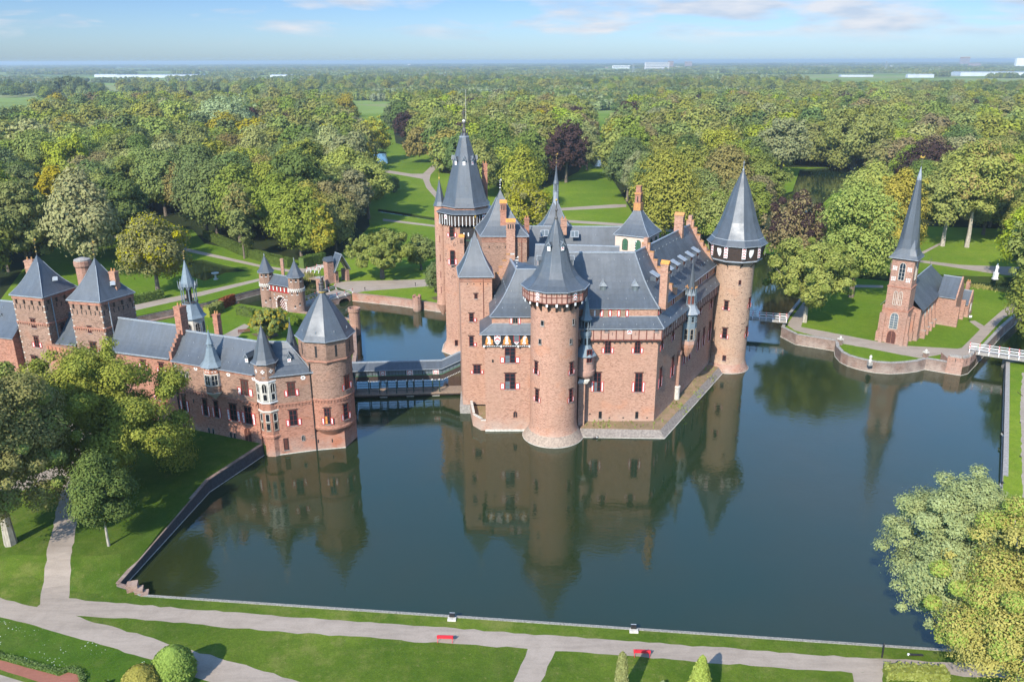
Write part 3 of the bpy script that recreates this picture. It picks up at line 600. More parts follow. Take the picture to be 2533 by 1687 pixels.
mb = MB(); mb.add([G((1230 + 850, 218), 1.9), G((2700, 218), 1.9), G((2700, 206), 1.9), G((2000, 209), 1.9)], [(0, 1, 2, 3)], 'lake')
prop(mb.build('distant_lake'), kind='structure')
# retaining walls along a waterline; the wall stands on the land side, with a pale tide line at the water
def side(a, b): d = Vector((b[0] - a[0], b[1] - a[1], 0)).normalized(); return Vector((-d.y, d.x, 0))
def wall_run(mb, pts, z1, m, cop='stone_grey', th=0.6, z0=-0.6, lip=0.06, closed=False, lead=True):
    n = len(pts)
    for i in range(n - (0 if closed else 1)):
        a, b = pts[i], pts[(i + 1) % n]; s = side(a, b); za = z1(*a) if callable(z1) else z1; zb = z1(*b) if callable(z1) else z1
        if is_water(((a[0] + b[0]) / 2 + s.x * .4, (a[1] + b[1]) / 2 + s.y * .4)): s = -s
        A0, B0 = Vector((*a, 0)), Vector((*b, 0)); Z = lambda z: Vector((0, 0, z))
        def slab(w0, w1, la, lb, ha, hb, m): mb.hexa([A0 + s * w0 + Z(la), B0 + s * w0 + Z(lb), B0 + s * w1 + Z(lb), A0 + s * w1 + Z(la), A0 + s * w0 + Z(ha), B0 + s * w0 + Z(hb), B0 + s * w1 + Z(hb), A0 + s * w1 + Z(ha)], m)
        slab(-.02, th, z0, z0, za, zb, m); slab(-.02 - lip, th + .04, za + .003, zb + .003, za + .14, zb + .14, cop)
        if lead: slab(-.09, -.021, -.05, -.05, .06, .06, 'stone')
def wall_thing(name, label, pts, z1, m, cat='retaining wall', **k):
    mb = MB(); wall_run(mb, pts, z1, m, **k); return prop(mb.build(name), label, cat, kind='thing')
fe = GP([(298, 1459), (331, 1467), (353, 1480), (740, 1506.5), (1126, 1532.6), (1570, 1563), (2282, 1611.6)], 0) + [xy(CRN)]
wall_thing('retaining_wall', 'dark stone retaining wall along the sloping lawn left of the moat', GP([(653, 1126), (518, 1217), (298, 1459), (331, 1467)], 0), lambda x, y: gz(x, y) + .08, 'dark_stone', cop='brick_wall', th=.4)
wall_thing('moat_kerb', 'low pale stone kerb between the front grass strip and the moat', fe[1:], lambda x, y: gz(x, y) - .06, 'stone_grey', cat='kerb', cop='kerb_stone', th=.26, lip=.02, lead=False)
wall_thing('bank_wall', 'straight stone bank wall beside the grass strip on the right bank of the moat', [xy(CRN), xy(RB1), xy(RB0)], lambda x, y: gz(x, y) + .06, 'brick_grey', cop='stone_grey', th=.6)
wall_thing('bank_wall', 'long brick bank wall under the lawn north of the castle moat', GP([(1300, 762), (1100, 774), (985, 757), (872, 744.5)], 0), 2.0, 'brick_church', cop='brick_grey', th=.7)
wall_thing('bank_wall', 'brick bank wall of the walled forecourt garden facing the castle', GP([(858, 1085), (884, 894), (880, 812), (830, 800), N7(545, 975)], 0), 2.0, 'brick_wall', cop='brick_grey', th=.7)
wall_thing('bank_wall', 'low garden wall with creepers along the canal behind the forecourt', GP([L2(760, 815), L2(690, 800), L2(450, 870), L2(150, 940), L2(-500, 1080)], 0), 2.0, 'brick_wall', cop='brick_grey', th=.7)
wall_thing('canal_wall', 'low bank wall on the park side of the narrow canal behind the belfry', GP([L2(960, 658), L2(720, 722), L2(440, 800), L2(0, 890), L2(-500, 1000)], 0), 1.5, 'brick_wall', cop='stone_grey', th=.5)
mb = MB(); mb.box((*fe[1], .5), 1.2, 1.2, .9, 'brick_grey', .3); mb.box((fe[1][0] + .9, fe[1][1] - .35, .4), .9, 1.2, .55, 'brick_grey', .3); mb.box((fe[1][0] + 1.7, fe[1][1] - .7, .3), .8, 1.2, .35, 'brick_grey', .3)
prop(mb.build('stone_steps'), 'stepped brick wall end at the near left corner of the moat', 'steps')
# ================================================================== the castle in the moat
castle = thing('moated_castle', 'large brick castle with slate spires standing in the moat, biggest building of all', 'castle', (18, 140, 0))
def v2(x, y): return Vector((x, y, 0))
def cwin(parent, top, bot, w, cx, cy_, r, **k):        # window on a round tower
    a = OC(top, cx, cy_, r); b = OC(bot, cx, cy_, r); mx, my = (a.x + b.x) / 2, (a.y + b.y) / 2
    n = Vector((mx - cx, my - cy_, 0)).normalized(); q = Vector((cx, cy_, 0)) + n * (r + .05)
    return wall_window(parent, Vector((q.x, q.y, a.z)), Vector((q.x, q.y, b.z)), n, w, **k)
def pwin(parent, top, bot, w, p0, d, n, off=0.0, **k):  # window on a plane wall
    a = OP(top, p0, d); b = OP(bot, p0, d); b.x, b.y = (a.x + b.x) / 2, (a.y + b.y) / 2; a.x, a.y = b.x, b.y
    n = Vector((n[0], n[1], 0)).normalized(); return wall_window(parent, a + n * off, b + n * off, n, w, **k)
def slit(mb, p, n, w, h, m='black'):
    n = Vector((n[0], n[1], 0)).normalized(); t = Vector((-n.y, n.x, 0)); mb.bar(Vector(p) - t * w / 2 - n * .02, t * w, n * .05, (0, 0, h), m)
def ring_dir(cx, cy_, r, a): return Vector((cx + r * math.cos(a), cy_ + r * math.sin(a), 0)), Vector((math.cos(a), math.sin(a), 0)), Vector((-math.sin(a), math.cos(a), 0))

# ---- front corner tower
cx, cy_ = 6.9, 124.6
mb = MB(); mb.lathe(cx, cy_, [(5.15, -1.0), (5.1, .08), (4.55, .8), (4.15, 1.5), (4.0, 2.2), (3.93, 3.2), (3.85, 24.3)], 48, 'brick_pink'); mb.lathe(cx, cy_, [(5.19, -.1), (5.19, .07)], 48, 'stone')
mb.lathe(cx, cy_, [(5.12, .09), (4.57, .81), (4.17, 1.5)], 48, 'foot_brick')
rt = mb.build('round_tower', castle, 30)
for t, b, w in ((z6(1185, 385), z6(1190, 550), .75), (z6(1197, 742), z6(1200, 905), .8), (z6(1633, 398), z6(1635, 550), .75), (z6(1628, 742), z6(1622, 910), .75)): cwin(rt, t, b, w, cx, cy_, 3.85, nx=1, ny=4, shut=.38, sw=.34, glow=None)
for t, b, w in ((z6(1236, 95), z6(1236, 165), .55), (z6(1628, 90), z6(1625, 160), .5), (z5(1267, 1215), z5(1267, 1285), .6), (z5(1660, 1195), z5(1660, 1270), .5)): cwin(rt, t, b, w, cx, cy_, 3.85, nx=1, ny=1, shut=0, lintel=False, frame='stone_grey')
N10 = 10; rot = R(-90 + 18)
mb = MB(); mb.lathe(cx, cy_, [(3.8, 23.9), (5.0, 24.4), (5.12, 24.45), (5.12, 26.45), (3.8, 26.5)], N10, 'panel_pink', rot)
for i in range(N10):
    a0 = rot + 2 * math.pi * i / N10; a1 = a0 + 2 * math.pi / N10; p0, p1 = ring_dir(cx, cy_, 5.12, a0)[0], ring_dir(cx, cy_, 5.12, a1)[0]
    d = p1 - p0; am = (a0 + a1) / 2; n = Vector((math.cos(am), math.sin(am), 0)); t = d.normalized(); ln = d.length
    for z in (24.45, 25.4, 26.3): mb.bar(p0 + Vector((0, 0, z)), d, n * .06, (0, 0, .15), 'timber_red')
    for k in range(5): mb.bar(p0 + d * (k / 4) - t * .07 + Vector((0, 0, 24.46)), t * .14, n * .075, (0, 0, 1.95), 'timber_red')
    for k in (.375, .625): mb.bar(p0 + d * k - t * .03 + Vector((0, 0, 25.75)), t * .06, n * .03, (0, 0, .4), 'black')
    if i % 2 == 0: chevron_panel(mb, p0 + d * .5 + Vector((0, 0, 26.35)), t, n, .62, 1.45, .09)
    for k in (0.02, .5):
        q, nn, tt = ring_dir(cx, cy_, 3.8, a0 + (a1 - a0) * k)
        mb.hexa([q - tt * .12 + Vector((0, 0, 22.9)), q + tt * .12 + Vector((0, 0, 22.9)), q + tt * .12 + nn * .15 + Vector((0, 0, 22.9)), q - tt * .12 + nn * .15 + Vector((0, 0, 22.9)), q - tt * .12 + Vector((0, 0, 24.4)), q + tt * .12 + Vector((0, 0, 24.4)), q + tt * .12 + nn * 1.2 + Vector((0, 0, 24.4)), q - tt * .12 + nn * 1.2 + Vector((0, 0, 24.4))], 'timber')
        mb.bar(q + nn * 1.22 - tt * .16 + Vector((0, 0, 24.0)), tt * .32, nn * .06, (0, 0, .5), 'white' if k else 'red')
mb.build('gallery', rt)
mb = MB(); pr = [(5.5, 26.42), (4.45, 27.1), (3.6, 27.95), (3.0, 28.9), (2.45, 30.3), (1.8, 32.4), (1.05, 34.7), (.16, 36.9)]
mb.lathe(cx, cy_, pr, N10, 'slate', rot); mb.lathe(cx, cy_, [(5.55, 26.3), (5.58, 26.44), (5.1, 26.46)], N10, 'lead', rot)
for i in range(N10):
    P = [ring_dir(cx, cy_, r, rot + 2 * math.pi * i / N10)[0] + Vector((0, 0, z)) for r, z in pr]
    for j in range(len(P) - 1): ridge_cap(mb, P[j], P[j + 1], .05, 'slate')
ro = mb.build('roof', rt)
mb = MB(); mb.lathe(cx, cy_, [(.2, 36.5), (.3, 37.0), (.12, 37.3), (.12, 38.0), (.26, 38.2), (.08, 38.5), (.05, 39.6)], 10, 'bronze'); mb.lathe(cx, cy_, [(.01, 39.5), (.2, 39.7), (.01, 39.95)], 8, 'gold'); mb.build('finial', rt)
for q, h in ((z5(1345, 320), 2.05), (z5(1525, 315), 2.05)):
    b = OC(q, cx, cy_, h); n = b - Vector((cx, cy_, b.z)); dormer(rt, b - n.normalized() * .05, n, .62, .8, .55)
for a in (R(182), R(-2)):
    q, nn, tt = ring_dir(cx, cy_, 2.75, a); dormer(rt, q + Vector((0, 0, 29.5)), nn, .7, .9, .6)

# ---- front left wing with the painted frieze
mb = MB(); mb.prism([(-4.5, 126), (4, 126), (6, 140), (-4.7, 140)], -1, 17.8, 'brick_pink'); mb.prism([(-3.3, 126.3), (4, 126.3), (6, 139.8), (-3.4, 139.8)], 17.8, 20.7, 'brick_pink')
mb.prism([(-4.62, 125.88), (3, 125.88), (3, 125.99), (-4.62, 125.99)], -.2, .35, 'stone')
for z in (20.25, 20.5): mb.bar((-3.42, 126.18, z), (7, 0, 0), (0, .119, 0), (0, 0, .14), 'brick_red')
lw_ = mb.build('wing', castle)
FD = (1, 0); F0 = (0, 126)
for t, b in ((z6(845, 205), z6(845, 405)), (z6(845, 538), z6(845, 745))): pwin(lw_, t, b, 1.78, F0, FD, (0, -1), nx=2, ny=4, shut=.38, sw=.72, pat='chev', glow='glass_pale')
pwin(lw_, z6(912, 1030), z6(912, 1108), .6, F0, FD, (0, -1), nx=1, ny=1, shut=0, arch=True, frame='brick_red')
pwin(lw_, z5(912, 1172), z5(912, 1262), .9, (0, 126.3), FD, (0, -1), nx=2, ny=1, shut=.98, sw=.42, lintel=False, frame='wood')
mb = MB(); slit(mb, OP(z6(622, 400), F0, FD), (0, -1), .3, .5); mb.build('loophole', lw_)
# frieze: black boards with painted arms
fz = MB(); fz.bar((-4.75, 125.55, 15.55), (8, 0, 0), (0, .45, 0), (0, 0, 2.15), 'black'); fz.bar((-4.95, 125.6, 15.55), (.19, 0, 0), (0, 7.5, 0), (0, 0, 2.15), 'black')
for i in range(27): fz.bar((-4.7 + i * .29, 125.50, 15.55), (.16, 0, 0), (0, .05, 0), (0, 0, .13), 'white')
for x in (-4.6, -1.75, 1.05, 2.9): fz.lathe(x, 125.48, [(.02, 15.3), (.16, 15.5), (.14, 15.75), (.02, 15.8)], 8, 'white')
def disc(mb, x, z, rx, rz, m, dy): mb.poly([(x + rx * math.cos(i * math.pi / 7), 125.545 - dy, z + rz * math.sin(i * math.pi / 7)) for i in range(14)], m)
for x, w in ((-3.75, -1), (-.85, 0), (2.0, 1)):
    for dx, dz, rx, rz, mm, dy in ((0, -.35, .62, .42, 'orange_paint', 0), (.1 * w, .25, .42, .55, 'orange_paint', .004), (-.35, -.1, .25, .35, 'orange_paint', .008), (.4, -.15, .25, .35, 'orange_paint', .012), (0, .1, .2, .5, 'white', .018), (0, -.5, .3, .3, 'white', .022), (.15 * w, .55, .22, .2, 'white', .026), (-.12, -.5, .07, .12, 'red', .03), (.12, -.45, .07, .12, 'red', .031)): disc(fz, x + dx, 16.6 + dz, rx, rz, mm, dy)
    fz.bar((x - .75, 125.52, 15.85), (1.5, 0, 0), (0, .03, 0), (0, 0, .12), 'orange_paint')
chevron_panel(fz, (-2.4, 125.55, 17.65), (1, 0, 0), (0, -1, 0), 1.0, 1.25, 0)
for x in (-2.4, .75): fz.poly([(x - .45, 125.53, 16.3), (x, 125.53, 15.8), (x + .45, 125.53, 16.3)], 'white'); fz.poly([(x - .2, 125.525, 16.2), (x, 125.525, 15.98), (x + .2, 125.525, 16.2)], 'red')
fz.bar((.25, 125.49, 16.35), (1.0, 0, 0), (0, .05, 0), (0, 0, 1.25), 'red'); fz.bar((.34, 125.47, 16.45), (.82, 0, 0), (0, .05, 0), (0, 0, 1.1), 'glass_pale')
fz.build('frieze', lw_)
mb = MB()
a0, a1, b0, b1 = Vector((-5.3, 125.2, 17.75)), Vector((3.4, 125.2, 17.75)), Vector((-3.2, 126.3, 19.2)), Vector((3.4, 126.3, 19.2))
mb.grid(slope(a0, a1, b0, b1, 3, .05), 'slate'); c0, c1 = Vector((-5.6, 132.5, 17.75)), Vector((-3.3, 132.5, 19.2)); mb.grid(slope(c0, a0, c1, b0, 3, .05), 'slate'); ridge_cap(mb, a0, b0, .12)
for p, q in ((a0, a1), (c0, a0)): mb.bar(p - Vector((0, 0, .14)), q - p, (0, .12, 0), (0, 0, .13), 'lead')
mb.bar(b0 + Vector((0, -.06, 0)), b1 - b0, (0, .08, 0), (0, 0, .12), 'lead'); mb.bar(c1, b0 - c1, (.1, 0, 0), (0, 0, .12), 'lead'); mb.poly([c0, c1, (-4, 132.5, 17.7)], 'slate')
mb.build('pent_roof', lw_)
mb = MB(); E0, E1 = Vector((-3.65, 125.85, 20.55)), Vector((5, 125.85, 20.55)); K, K1 = Vector((.75, 131, 27.2)), Vector((6, 131, 27.2)); E2, K2 = Vector((-4.1, 137.2, 20.55)), Vector((-.25, 138.2, 27.2))
P = slope(E0, E1, K, K1, 8, .13); mb.grid(P, 'slate'); roof_hooks(mb, P, 4, (2, 5)); Q = slope(E2, E0, K2, K, 8, .13); mb.grid(Q, 'slate'); roof_hooks(mb, Q, 5, (2, 5))
mb.grid(slope((8, 137, 20.6), (5, 140, 20.6), K1, K2, 3, .05), 'slate_dark'); mb.poly([K, K1, K2], 'slate_dark')
for j in range(8): ridge_cap(mb, P[j][0], P[j + 1][0], .14)
ridge_cap(mb, K, K1, .22); ridge_cap(mb, K, K2, .3); mb.bar(E0 - Vector((0, 0, .12)), E1 - E0, (0, .1, 0), (0, 0, .12), 'lead'); mb.bar(E2 - Vector((0, 0, .12)), E0 - E2, (.1, 0, 0), (0, 0, .12), 'lead')
mb.build('roof', lw_); finial(lw_, K.x + .1, K.y, 27.2, 29.4, 'white', .05)
# stepped gable at the back of the wing
mb = MB(); prev = None
for i in range(6):
    f = i / 6; x0 = -4.3 + (K2.x + 4.3) * f; z1_ = 21.2 + (28.0 - 21.2) * (i + 1) / 6; mb.bar((x0, 138.3, 20), ((K2.x + 4.3) / 6, 0, 0), (0, .5, 0), (0, 0, z1_ - 20), 'brick_pink'); mb.bar((x0 - .05, 138.25, z1_ + .003), ((K2.x + 4.3) / 6 + .05, 0, 0), (0, .6, 0), (0, 0, .14), 'lichen')
    x0 = 4 + (K2.x - 4) * f; mb.bar((x0, 138.3, 20), ((K2.x - 4) / 6, 0, 0), (0, .5, 0), (0, 0, z1_ - 20), 'brick_pink'); mb.bar((x0, 138.25, z1_ + .003), ((K2.x - 4) / 6 - .05, 0, 0), (0, .6, 0), (0, 0, .14), 'stone')
mb.build('stepped_gable', lw_)

# ---- slim square tower on the left
sq = [(-8.85, 134.0), (-3.4, 134.0), (-3.9, 140.2), (-9.5, 140.2)]
mb = MB(); mb.prism(sq, -1, 25.2, 'brick_pink'); mb.prism([(-9.4, 133.4), (-4.6, 133.4), (-4.6, 134.2), (-9.6, 140.3)], -1, 1.5, 'stone_grey')
for z in (24.3, 24.65, 24.95): mb.bar((-8.95, 133.88, z), (5.6, 0, 0), (0, .119, 0), (0, 0, .13), 'brick_red'); mb.bar((-9.6, 140.2, z), (.65, -6.3, 0), (.1, 0, 0), (0, 0, .13), 'brick_red')
mb.tube((-4.9, 133.93, 25), (-4.9, 133.93, 17), .06, .06, 6, 'timber_red')
for x in (-7.6, -6.5, -5.4, -4.1): slit(mb, (x, 134, 23.8), (0, -1), .16, .22)
st = mb.build('square_tower', castle)
S0 = (0, 134.0)
for t, b, w, s, sd in ((z6(345, 60), z6(345, 190), .78, .36, (1,)), (z6(418, 430), z6(418, 545), 1.3, .4, (-1, 1)), (z5(345, 1122), z5(345, 1232), .78, .42, (1,)), (z5(403, 870), z5(403, 935), .55, 0, ())): pwin(st, t, b, w, S0, FD, (0, -1), nx=2 if w > 1 else 1, ny=3, shut=s, sides=sd, sw=.5)
ap = A(z5(378, 60), 137.2); pyramid(st, sq, 25.3, (-6.4, 137.2, ap.z), .10, over=.10); finial(st, -6.4, 137.2, ap.z - .2, ap.z + 2.6, 'gold', .06)
mb = MB(); qp = [G(z6(335, 1062)), G(z6(365, 1215)), G(z6(470, 1277)), G(z6(535, 1279))]; bk = [Vector((-4.6, 133.9, 0)), Vector((-7.2, 134, 0))]
pts = [(p.x, p.y) for p in qp] + [(p.x, p.y) for p in bk]; mb.prism(pts, -1, 1.5, 'brick_pink', 'terrace_soil')
for i in range(3):
    p, q = qp[i], qp[i + 1]; s = side((p.x, p.y), (q.x, q.y)); mb.bar(p + s * .003 + Vector((0, 0, -.5)), q - p, s * .35, (0, 0, 2.9 - .3 * i), 'brick_pink'); mb.bar(p - s * .03 + Vector((0, 0, 2.41 - .3 * i)), q - p, s * .42, (0, 0, .14), 'stone')
mb.build('quay_bastion', castle)

# ---- the keep: front range and long right-hand range
W0, D0 = Vector((24.5, 127.8, 0)), Vector((.496, .868, 0)).normalized(); NS = Vector((D0.y, -D0.x, 0)); ZV = Vector((0, 0, 1))
def sw_(s, out=0.0, z=0.0): return W0 + D0 * s + NS * out + ZV * z
SE = 34.6
def kplan(out): # front/right outline pushed out by out
    c = W0 + Vector((0, -1, 0)) * out; c = Vector((c.x + out * math.tan(R(30) - 0) * 1.0, c.y, 0))
    c = sw_(0, out) + D0 * (-(out - out * (NS.y * -1)) / D0.y * 0) ; k = (127.8 - out - c.y) / D0.y; c = c + D0 * k
    e = sw_(SE, out); return [(6, 127.8 - out), (c.x, c.y), (e.x, e.y)]
def ring3(out): p = kplan(out); i0, i1 = sw_(SE, -12.2), sw_(3, -12.2); return p + [(i0.x, i0.y), (17.5, 140.2), (6, 140.2)]
mb = MB(); mb.prism(ring3(0), -1, 17.9, 'brick_pink'); mb.prism(ring3(-.55), 17.9, 21.3, 'brick_pink')
kp = mb.build('keep', castle)
K0 = (0, 127.8)
for x0, x1, y0, y1, o in ((408, 470, 375, 525, .4), (720, 780, 375, 525, .4), (293, 365, 725, 925, .53), (722, 798, 730, 930, .53)):
    pwin(kp, k2((x0 + x1) / 2, y0), k2((x0 + x1) / 2, y1), (x1 - x0) * .0166, K0, FD, (0, -1), nx=2, ny=4, shut=o, sw=.46, glow='glass_pale' if x0 in (293,) else None)
for x, y0, y1 in ((358, 1133, 1205), (741, 1137, 1205)): pwin(kp, k2(x, y0), k2(x, y1), .52, K0, FD, (0, -1), nx=1, ny=3, shut=0, lintel=False, frame='black')
for x, y in ((455, 1205), (600, 1205), (250, 1165), (850, 1205)): mb = MB(); p = OP(k2(x, y), K0, FD); slit(mb, p, (0, -1), .3, .2); mb.build('loophole', kp)
for x0 in (418, 597): pwin(kp, k2(x0, 72), k2(x0, 140), .85, (0, 128.35), FD, (0, -1), nx=2, ny=1, shut=1.0, sw=.5, lintel=False, frame='wood', glass='wood')
pwin(kp, k2(302, 72), k2(302, 138), .32, (0, 128.35), FD, (0, -1), nx=1, ny=1, shut=0, lintel=False, glass='white', frame='red')
for (ax, ay), (bx, by), w, sh in ((k2(1003, 668), k2(975, 890), 1.0, .5), (k2(1122, 560), k2(1110, 765), 1.05, .52), (k2(1240, 525), k2(1230, 640), .8, .9), (k2(1302, 420), k2(1285, 590), 1.0, .6), (k2(1392, 305), k2(1380, 495), 1.0, .55), (k2(1448, 258), k2(1435, 445), 1.0, .6), (k2(1515, 192), k2(1492, 395), 1.3, .62),
                                   (k2(1013, 385), k2(998, 495), .85, .6), (k2(1125, 285), k2(1115, 395), .85, .6), (k2(1415, 22), k2(1402, 125), .85, .6), (k1(1530, 1270), k1(1515, 1410), 1.0, .45)):
    pwin(kp, (ax, ay), (bx, by), w, W0, D0, NS, nx=2, ny=3, shut=sh, sw=.42)
for s in (1.6, 4.4, 8.0, 19.2, 23.5, 28.0): wall_window(kp, sw_(s, -.57, 21.05), sw_(s, -.57, 19.85), NS, .7, nx=1, ny=1, shut=1.0, sw=.4, lintel=False)
# half-timbered hoarding round the keep
mb = MB(); p3 = kplan(.62); p3[0] = (11.0, p3[0][1]); e_in = sw_(SE, .003); mb.prism(p3 + [(e_in.x, e_in.y), (W0.x, W0.y - .003), (11.0, 127.797)], 15.95, 18.2, 'panel_pink')
f0, f1, f2 = Vector((*p3[0], 0)), Vector((*p3[1], 0)), Vector((*p3[2], 0)); FN = Vector((0, -1, 0))
for a, b, n, k in ((f0, f1, FN, 11), (f1, f2, NS, 30)):
    d = b - a
    for z in (15.93, 18.05): mb.bar(a + ZV * z, d, n * .07, ZV * .2, 'timber_red')
    for i in range(k + 1): t = d.normalized(); mb.bar(a + d * (i / k) - t * .07 + ZV * 15.94, t * .14, n * .08, ZV * 2.15, 'timber_red')
    for i in range(k):
        if i % 3 == 1: mb.bar(a + d * ((i + .5) / k) - d.normalized() * .03 + ZV * 16.8, d.normalized() * .06, n * .03, ZV * .6, 'black')
chevron_panel(mb, A(k2(668, 250), 127.2) * 1.0 + Vector((0, .0, 0)), (1, 0, 0), FN, .8, 1.15, .09)
for s in (6.8, 21.0): chevron_panel(mb, sw_(s, .62, 18.1), D0, NS, .6, .9, .09)
for i in range(14): x = 12.4 + i * .9; mb.bar((x, 127.3, 15.5), (.2, 0, 0), (0, .49, 0), (0, 0, .44), 'timber')
for i in range(24): q = sw_(.6 + i * 1.4, .003, 15.5); mb.bar(q, D0 * .2, NS * .5, ZV * .44, 'timber')
mb.build('hoarding', kp)
for x in (428, 948): wall_window(kp, A(k2(x, 250), 127.15), A(k2(x, 300), 127.15), FN, .8, nx=1, ny=1, shut=0, lintel=False, frame='timber_red', glass='glass_pale')
wall_window(kp, sw_(3.6, .66, 17.9), sw_(3.6, .66, 17.1), NS, .7, nx=1, ny=1, shut=0, lintel=False, frame='timber_red')
mb = MB(); oe, ie = kplan(1.05), kplan(-.56); oe[0] = (11, oe[0][1]); ie[0] = (11, ie[0][1])
O = [Vector((*p, 18.15)) for p in oe]; I = [Vector((*p, 19.75)) for p in ie]
for i in (0, 1): P = slope(O[i], O[i + 1], I[i], I[i + 1], 3, .05); mb.grid(P, 'slate'); roof_hooks(mb, P, 5 if i == 0 else 12, (1,)); mb.bar(O[i] - ZV * .14, O[i + 1] - O[i], (0, .1, 0), ZV * .13, 'lead'); mb.bar(I[i] - ZV * .02, I[i + 1] - I[i], (FN if i == 0 else NS) * .06, ZV * .12, 'lead')
ridge_cap(mb, O[1], I[1], .14); mb.build('pent_roof', kp)
# main roof
mb = MB(); ev = kplan(-.25); E0, E1, E2 = [Vector((*p, 21.25)) for p in ev]; E0 = Vector((8.5, E0.y, 21.25)); RR0 = Vector((20.8, 134.0, 29.3)); RL = Vector((8.2, 134.2, 29.3)); RE = RR0 + D0 * 30.4; RE.z = 29.0; E2.z = 21.6
P = slope(E0, E1, RL, RR0, 9, .11); mb.grid(P, 'slate'); roof_hooks(mb, P, 5, (2, 5, 8)); Q = slope(E1, E2, RR0, RE, 9, .13); mb.grid(Q, 'slate'); roof_hooks(mb, Q, 16, (2, 5, 8))
bi = [Vector((*p, 21.3)) for p in ring3(.2)[3:]]
mb.grid(slope(bi[2], bi[1], RL, RR0, 3, 0), 'slate'); mb.grid(slope(bi[1], bi[0], RR0, RE, 3, 0), 'slate'); mb.poly([E2, bi[0], RE], 'brick_pink'); mb.poly([bi[2], E0, RL], 'slate')
for j in range(9): ridge_cap(mb, P[j][1], P[j + 1][1], .16)
ridge_cap(mb, RL, RR0, .3); ridge_cap(mb, RR0, RE, .3); mb.bar(E0 - ZV * .12, E1 - E0, (0, .1, 0), ZV * .12, 'lead'); mb.bar(E1 - ZV * .12, E2 - E1, NS * .1, ZV * .12, 'lead')
mb.build('roof', kp); finial(kp, RR0.x, RR0.y, 29.3, 31.3, 'white', .05)
for x, y in ((388, 1245), (722, 1245)): p = G(k1(x, y), 23.3); dormer(kp, p, FN, 1.0, 1.1, .9, front='glass', name='dormer')
for x, y in ((1385, 815), (1322, 862), (1245, 905), (1172, 952), (1105, 1000), (962, 1075)): hood_dormer(kp, G(k1(x, y + 45), 25.3), NS, 1.3)
# stepped gables across the long roof
def cross_gable(s, name, hi):
    mb = MB(); n = 8
    for i in range(n):
        f0_, f1_ = i / n, (i + 1) / n; pe = sw_(s, -.25); pr_ = Vector((RR0.x, RR0.y, 0)) + D0 * (s - 3.56)
        a, b = pe.lerp(pr_, f0_), pe.lerp(pr_, f1_); ff = f1_ - .13 * math.sin(math.pi * f1_); z1_ = 21.35 + (29.3 - 21.35) * ff + hi
        mb.bar(a + ZV * 20.5 - D0 * .25, b - a, D0 * .5, ZV * (z1_ - 20.5), 'brick_pink'); mb.bar(a + ZV * (z1_ + .003) - D0 * .3, b - a, D0 * .6, ZV * .13, 'lichen')
        if i >= 5: a2, b2 = pr_ * 2 - a, pr_ * 2 - b; mb.bar(a2 + ZV * 20.5 - D0 * .25, b2 - a2, D0 * .5, ZV * (z1_ - 20.5), 'brick_pink'); mb.bar(a2 + ZV * (z1_ + .003) - D0 * .3, b2 - a2, D0 * .6, ZV * .13, 'lichen')
    mb.box((pr_.x, pr_.y, 29), .9, .7, 1.6 + hi * .5, 'brick_pink', R(60)); mb.build('stepped_gable', kp)
cross_gable(8.9, 'a', .55); cross_gable(33.4, 'b', .55)
p = G(k1(1022, 1320), 22.5); chimney(kp, p.x, p.y, 21.0, 28.6, .95, 1.25, R(60), cap='orange_tile')
p = RR0 + D0 * (22.9 - 0); chimney(kp, p.x, p.y, 27, 32.0, 1.0, 1.7, R(60), cap='lichen')
# round bay with its lead cupola between corner tower and keep
bx, by = A(z6(1818, 330), 126.9).x, 127.3
mb = MB(); mb.lathe(bx, by, [(.3, 8.9), (1.15, 9.55), (1.6, 10.0), (1.68, 10.2), (1.68, 10.9), (1.58, 10.95), (1.58, 13.6)], 24, 'panel_pink')
bay = mb.build('round_bay', castle, 30); cwin(bay, z6(1868, 232), z6(1868, 400), .95, bx, by, 1.58, nx=2, ny=3, shut=0, lintel=False)
mb = MB(); r8 = R(22.5); mb.lathe(bx, by, [(2.0, 13.55), (1.3, 14.5), (.82, 15.3), (.82, 16.9), (.95, 16.95), (.95, 17.6), (.82, 17.65)], 8, 'blue_grey', r8)
for i in range(8): q, nn, tt = ring_dir(bx, by, .78, r8 + i * math.pi / 4); mb.tube(q + ZV * 17.6, q + ZV * 19.6, .07, .07, 5, 'blue_grey'); mb.bar(q * 1.0 + tt * .08 + ZV * 15.45, tt * .3, nn * .04, ZV * 1.1, 'glass')
mb.lathe(bx, by, [(.3, 17.6), (.3, 19.5)], 8, 'black', r8); mb.lathe(bx, by, [(.8, 19.4), (.9, 19.6), (1.08, 19.7), (.72, 20.4), (.5, 21.6), (.27, 22.9), (.04, 24.2)], 8, 'blue_grey', r8); mb.build('cupola', bay)
mb = MB(); mb.bar((11.2, 126.2, -.8), (1.1, 0, 0), (0, 1.6, 0), (0, 0, 9.5), 'brick_pink'); mb.hexa([(11.0, 126.0, 8.7), (12.6, 126.0, 8.7), (12.6, 127.7, 8.7), (11.0, 127.7, 8.7), (11.3, 126.3, 9.4), (13.0, 125.9, 9.4), (13.0, 127.7, 9.4), (11.3, 127.7, 9.4)], 'stone'); mb.build('buttress', bay)
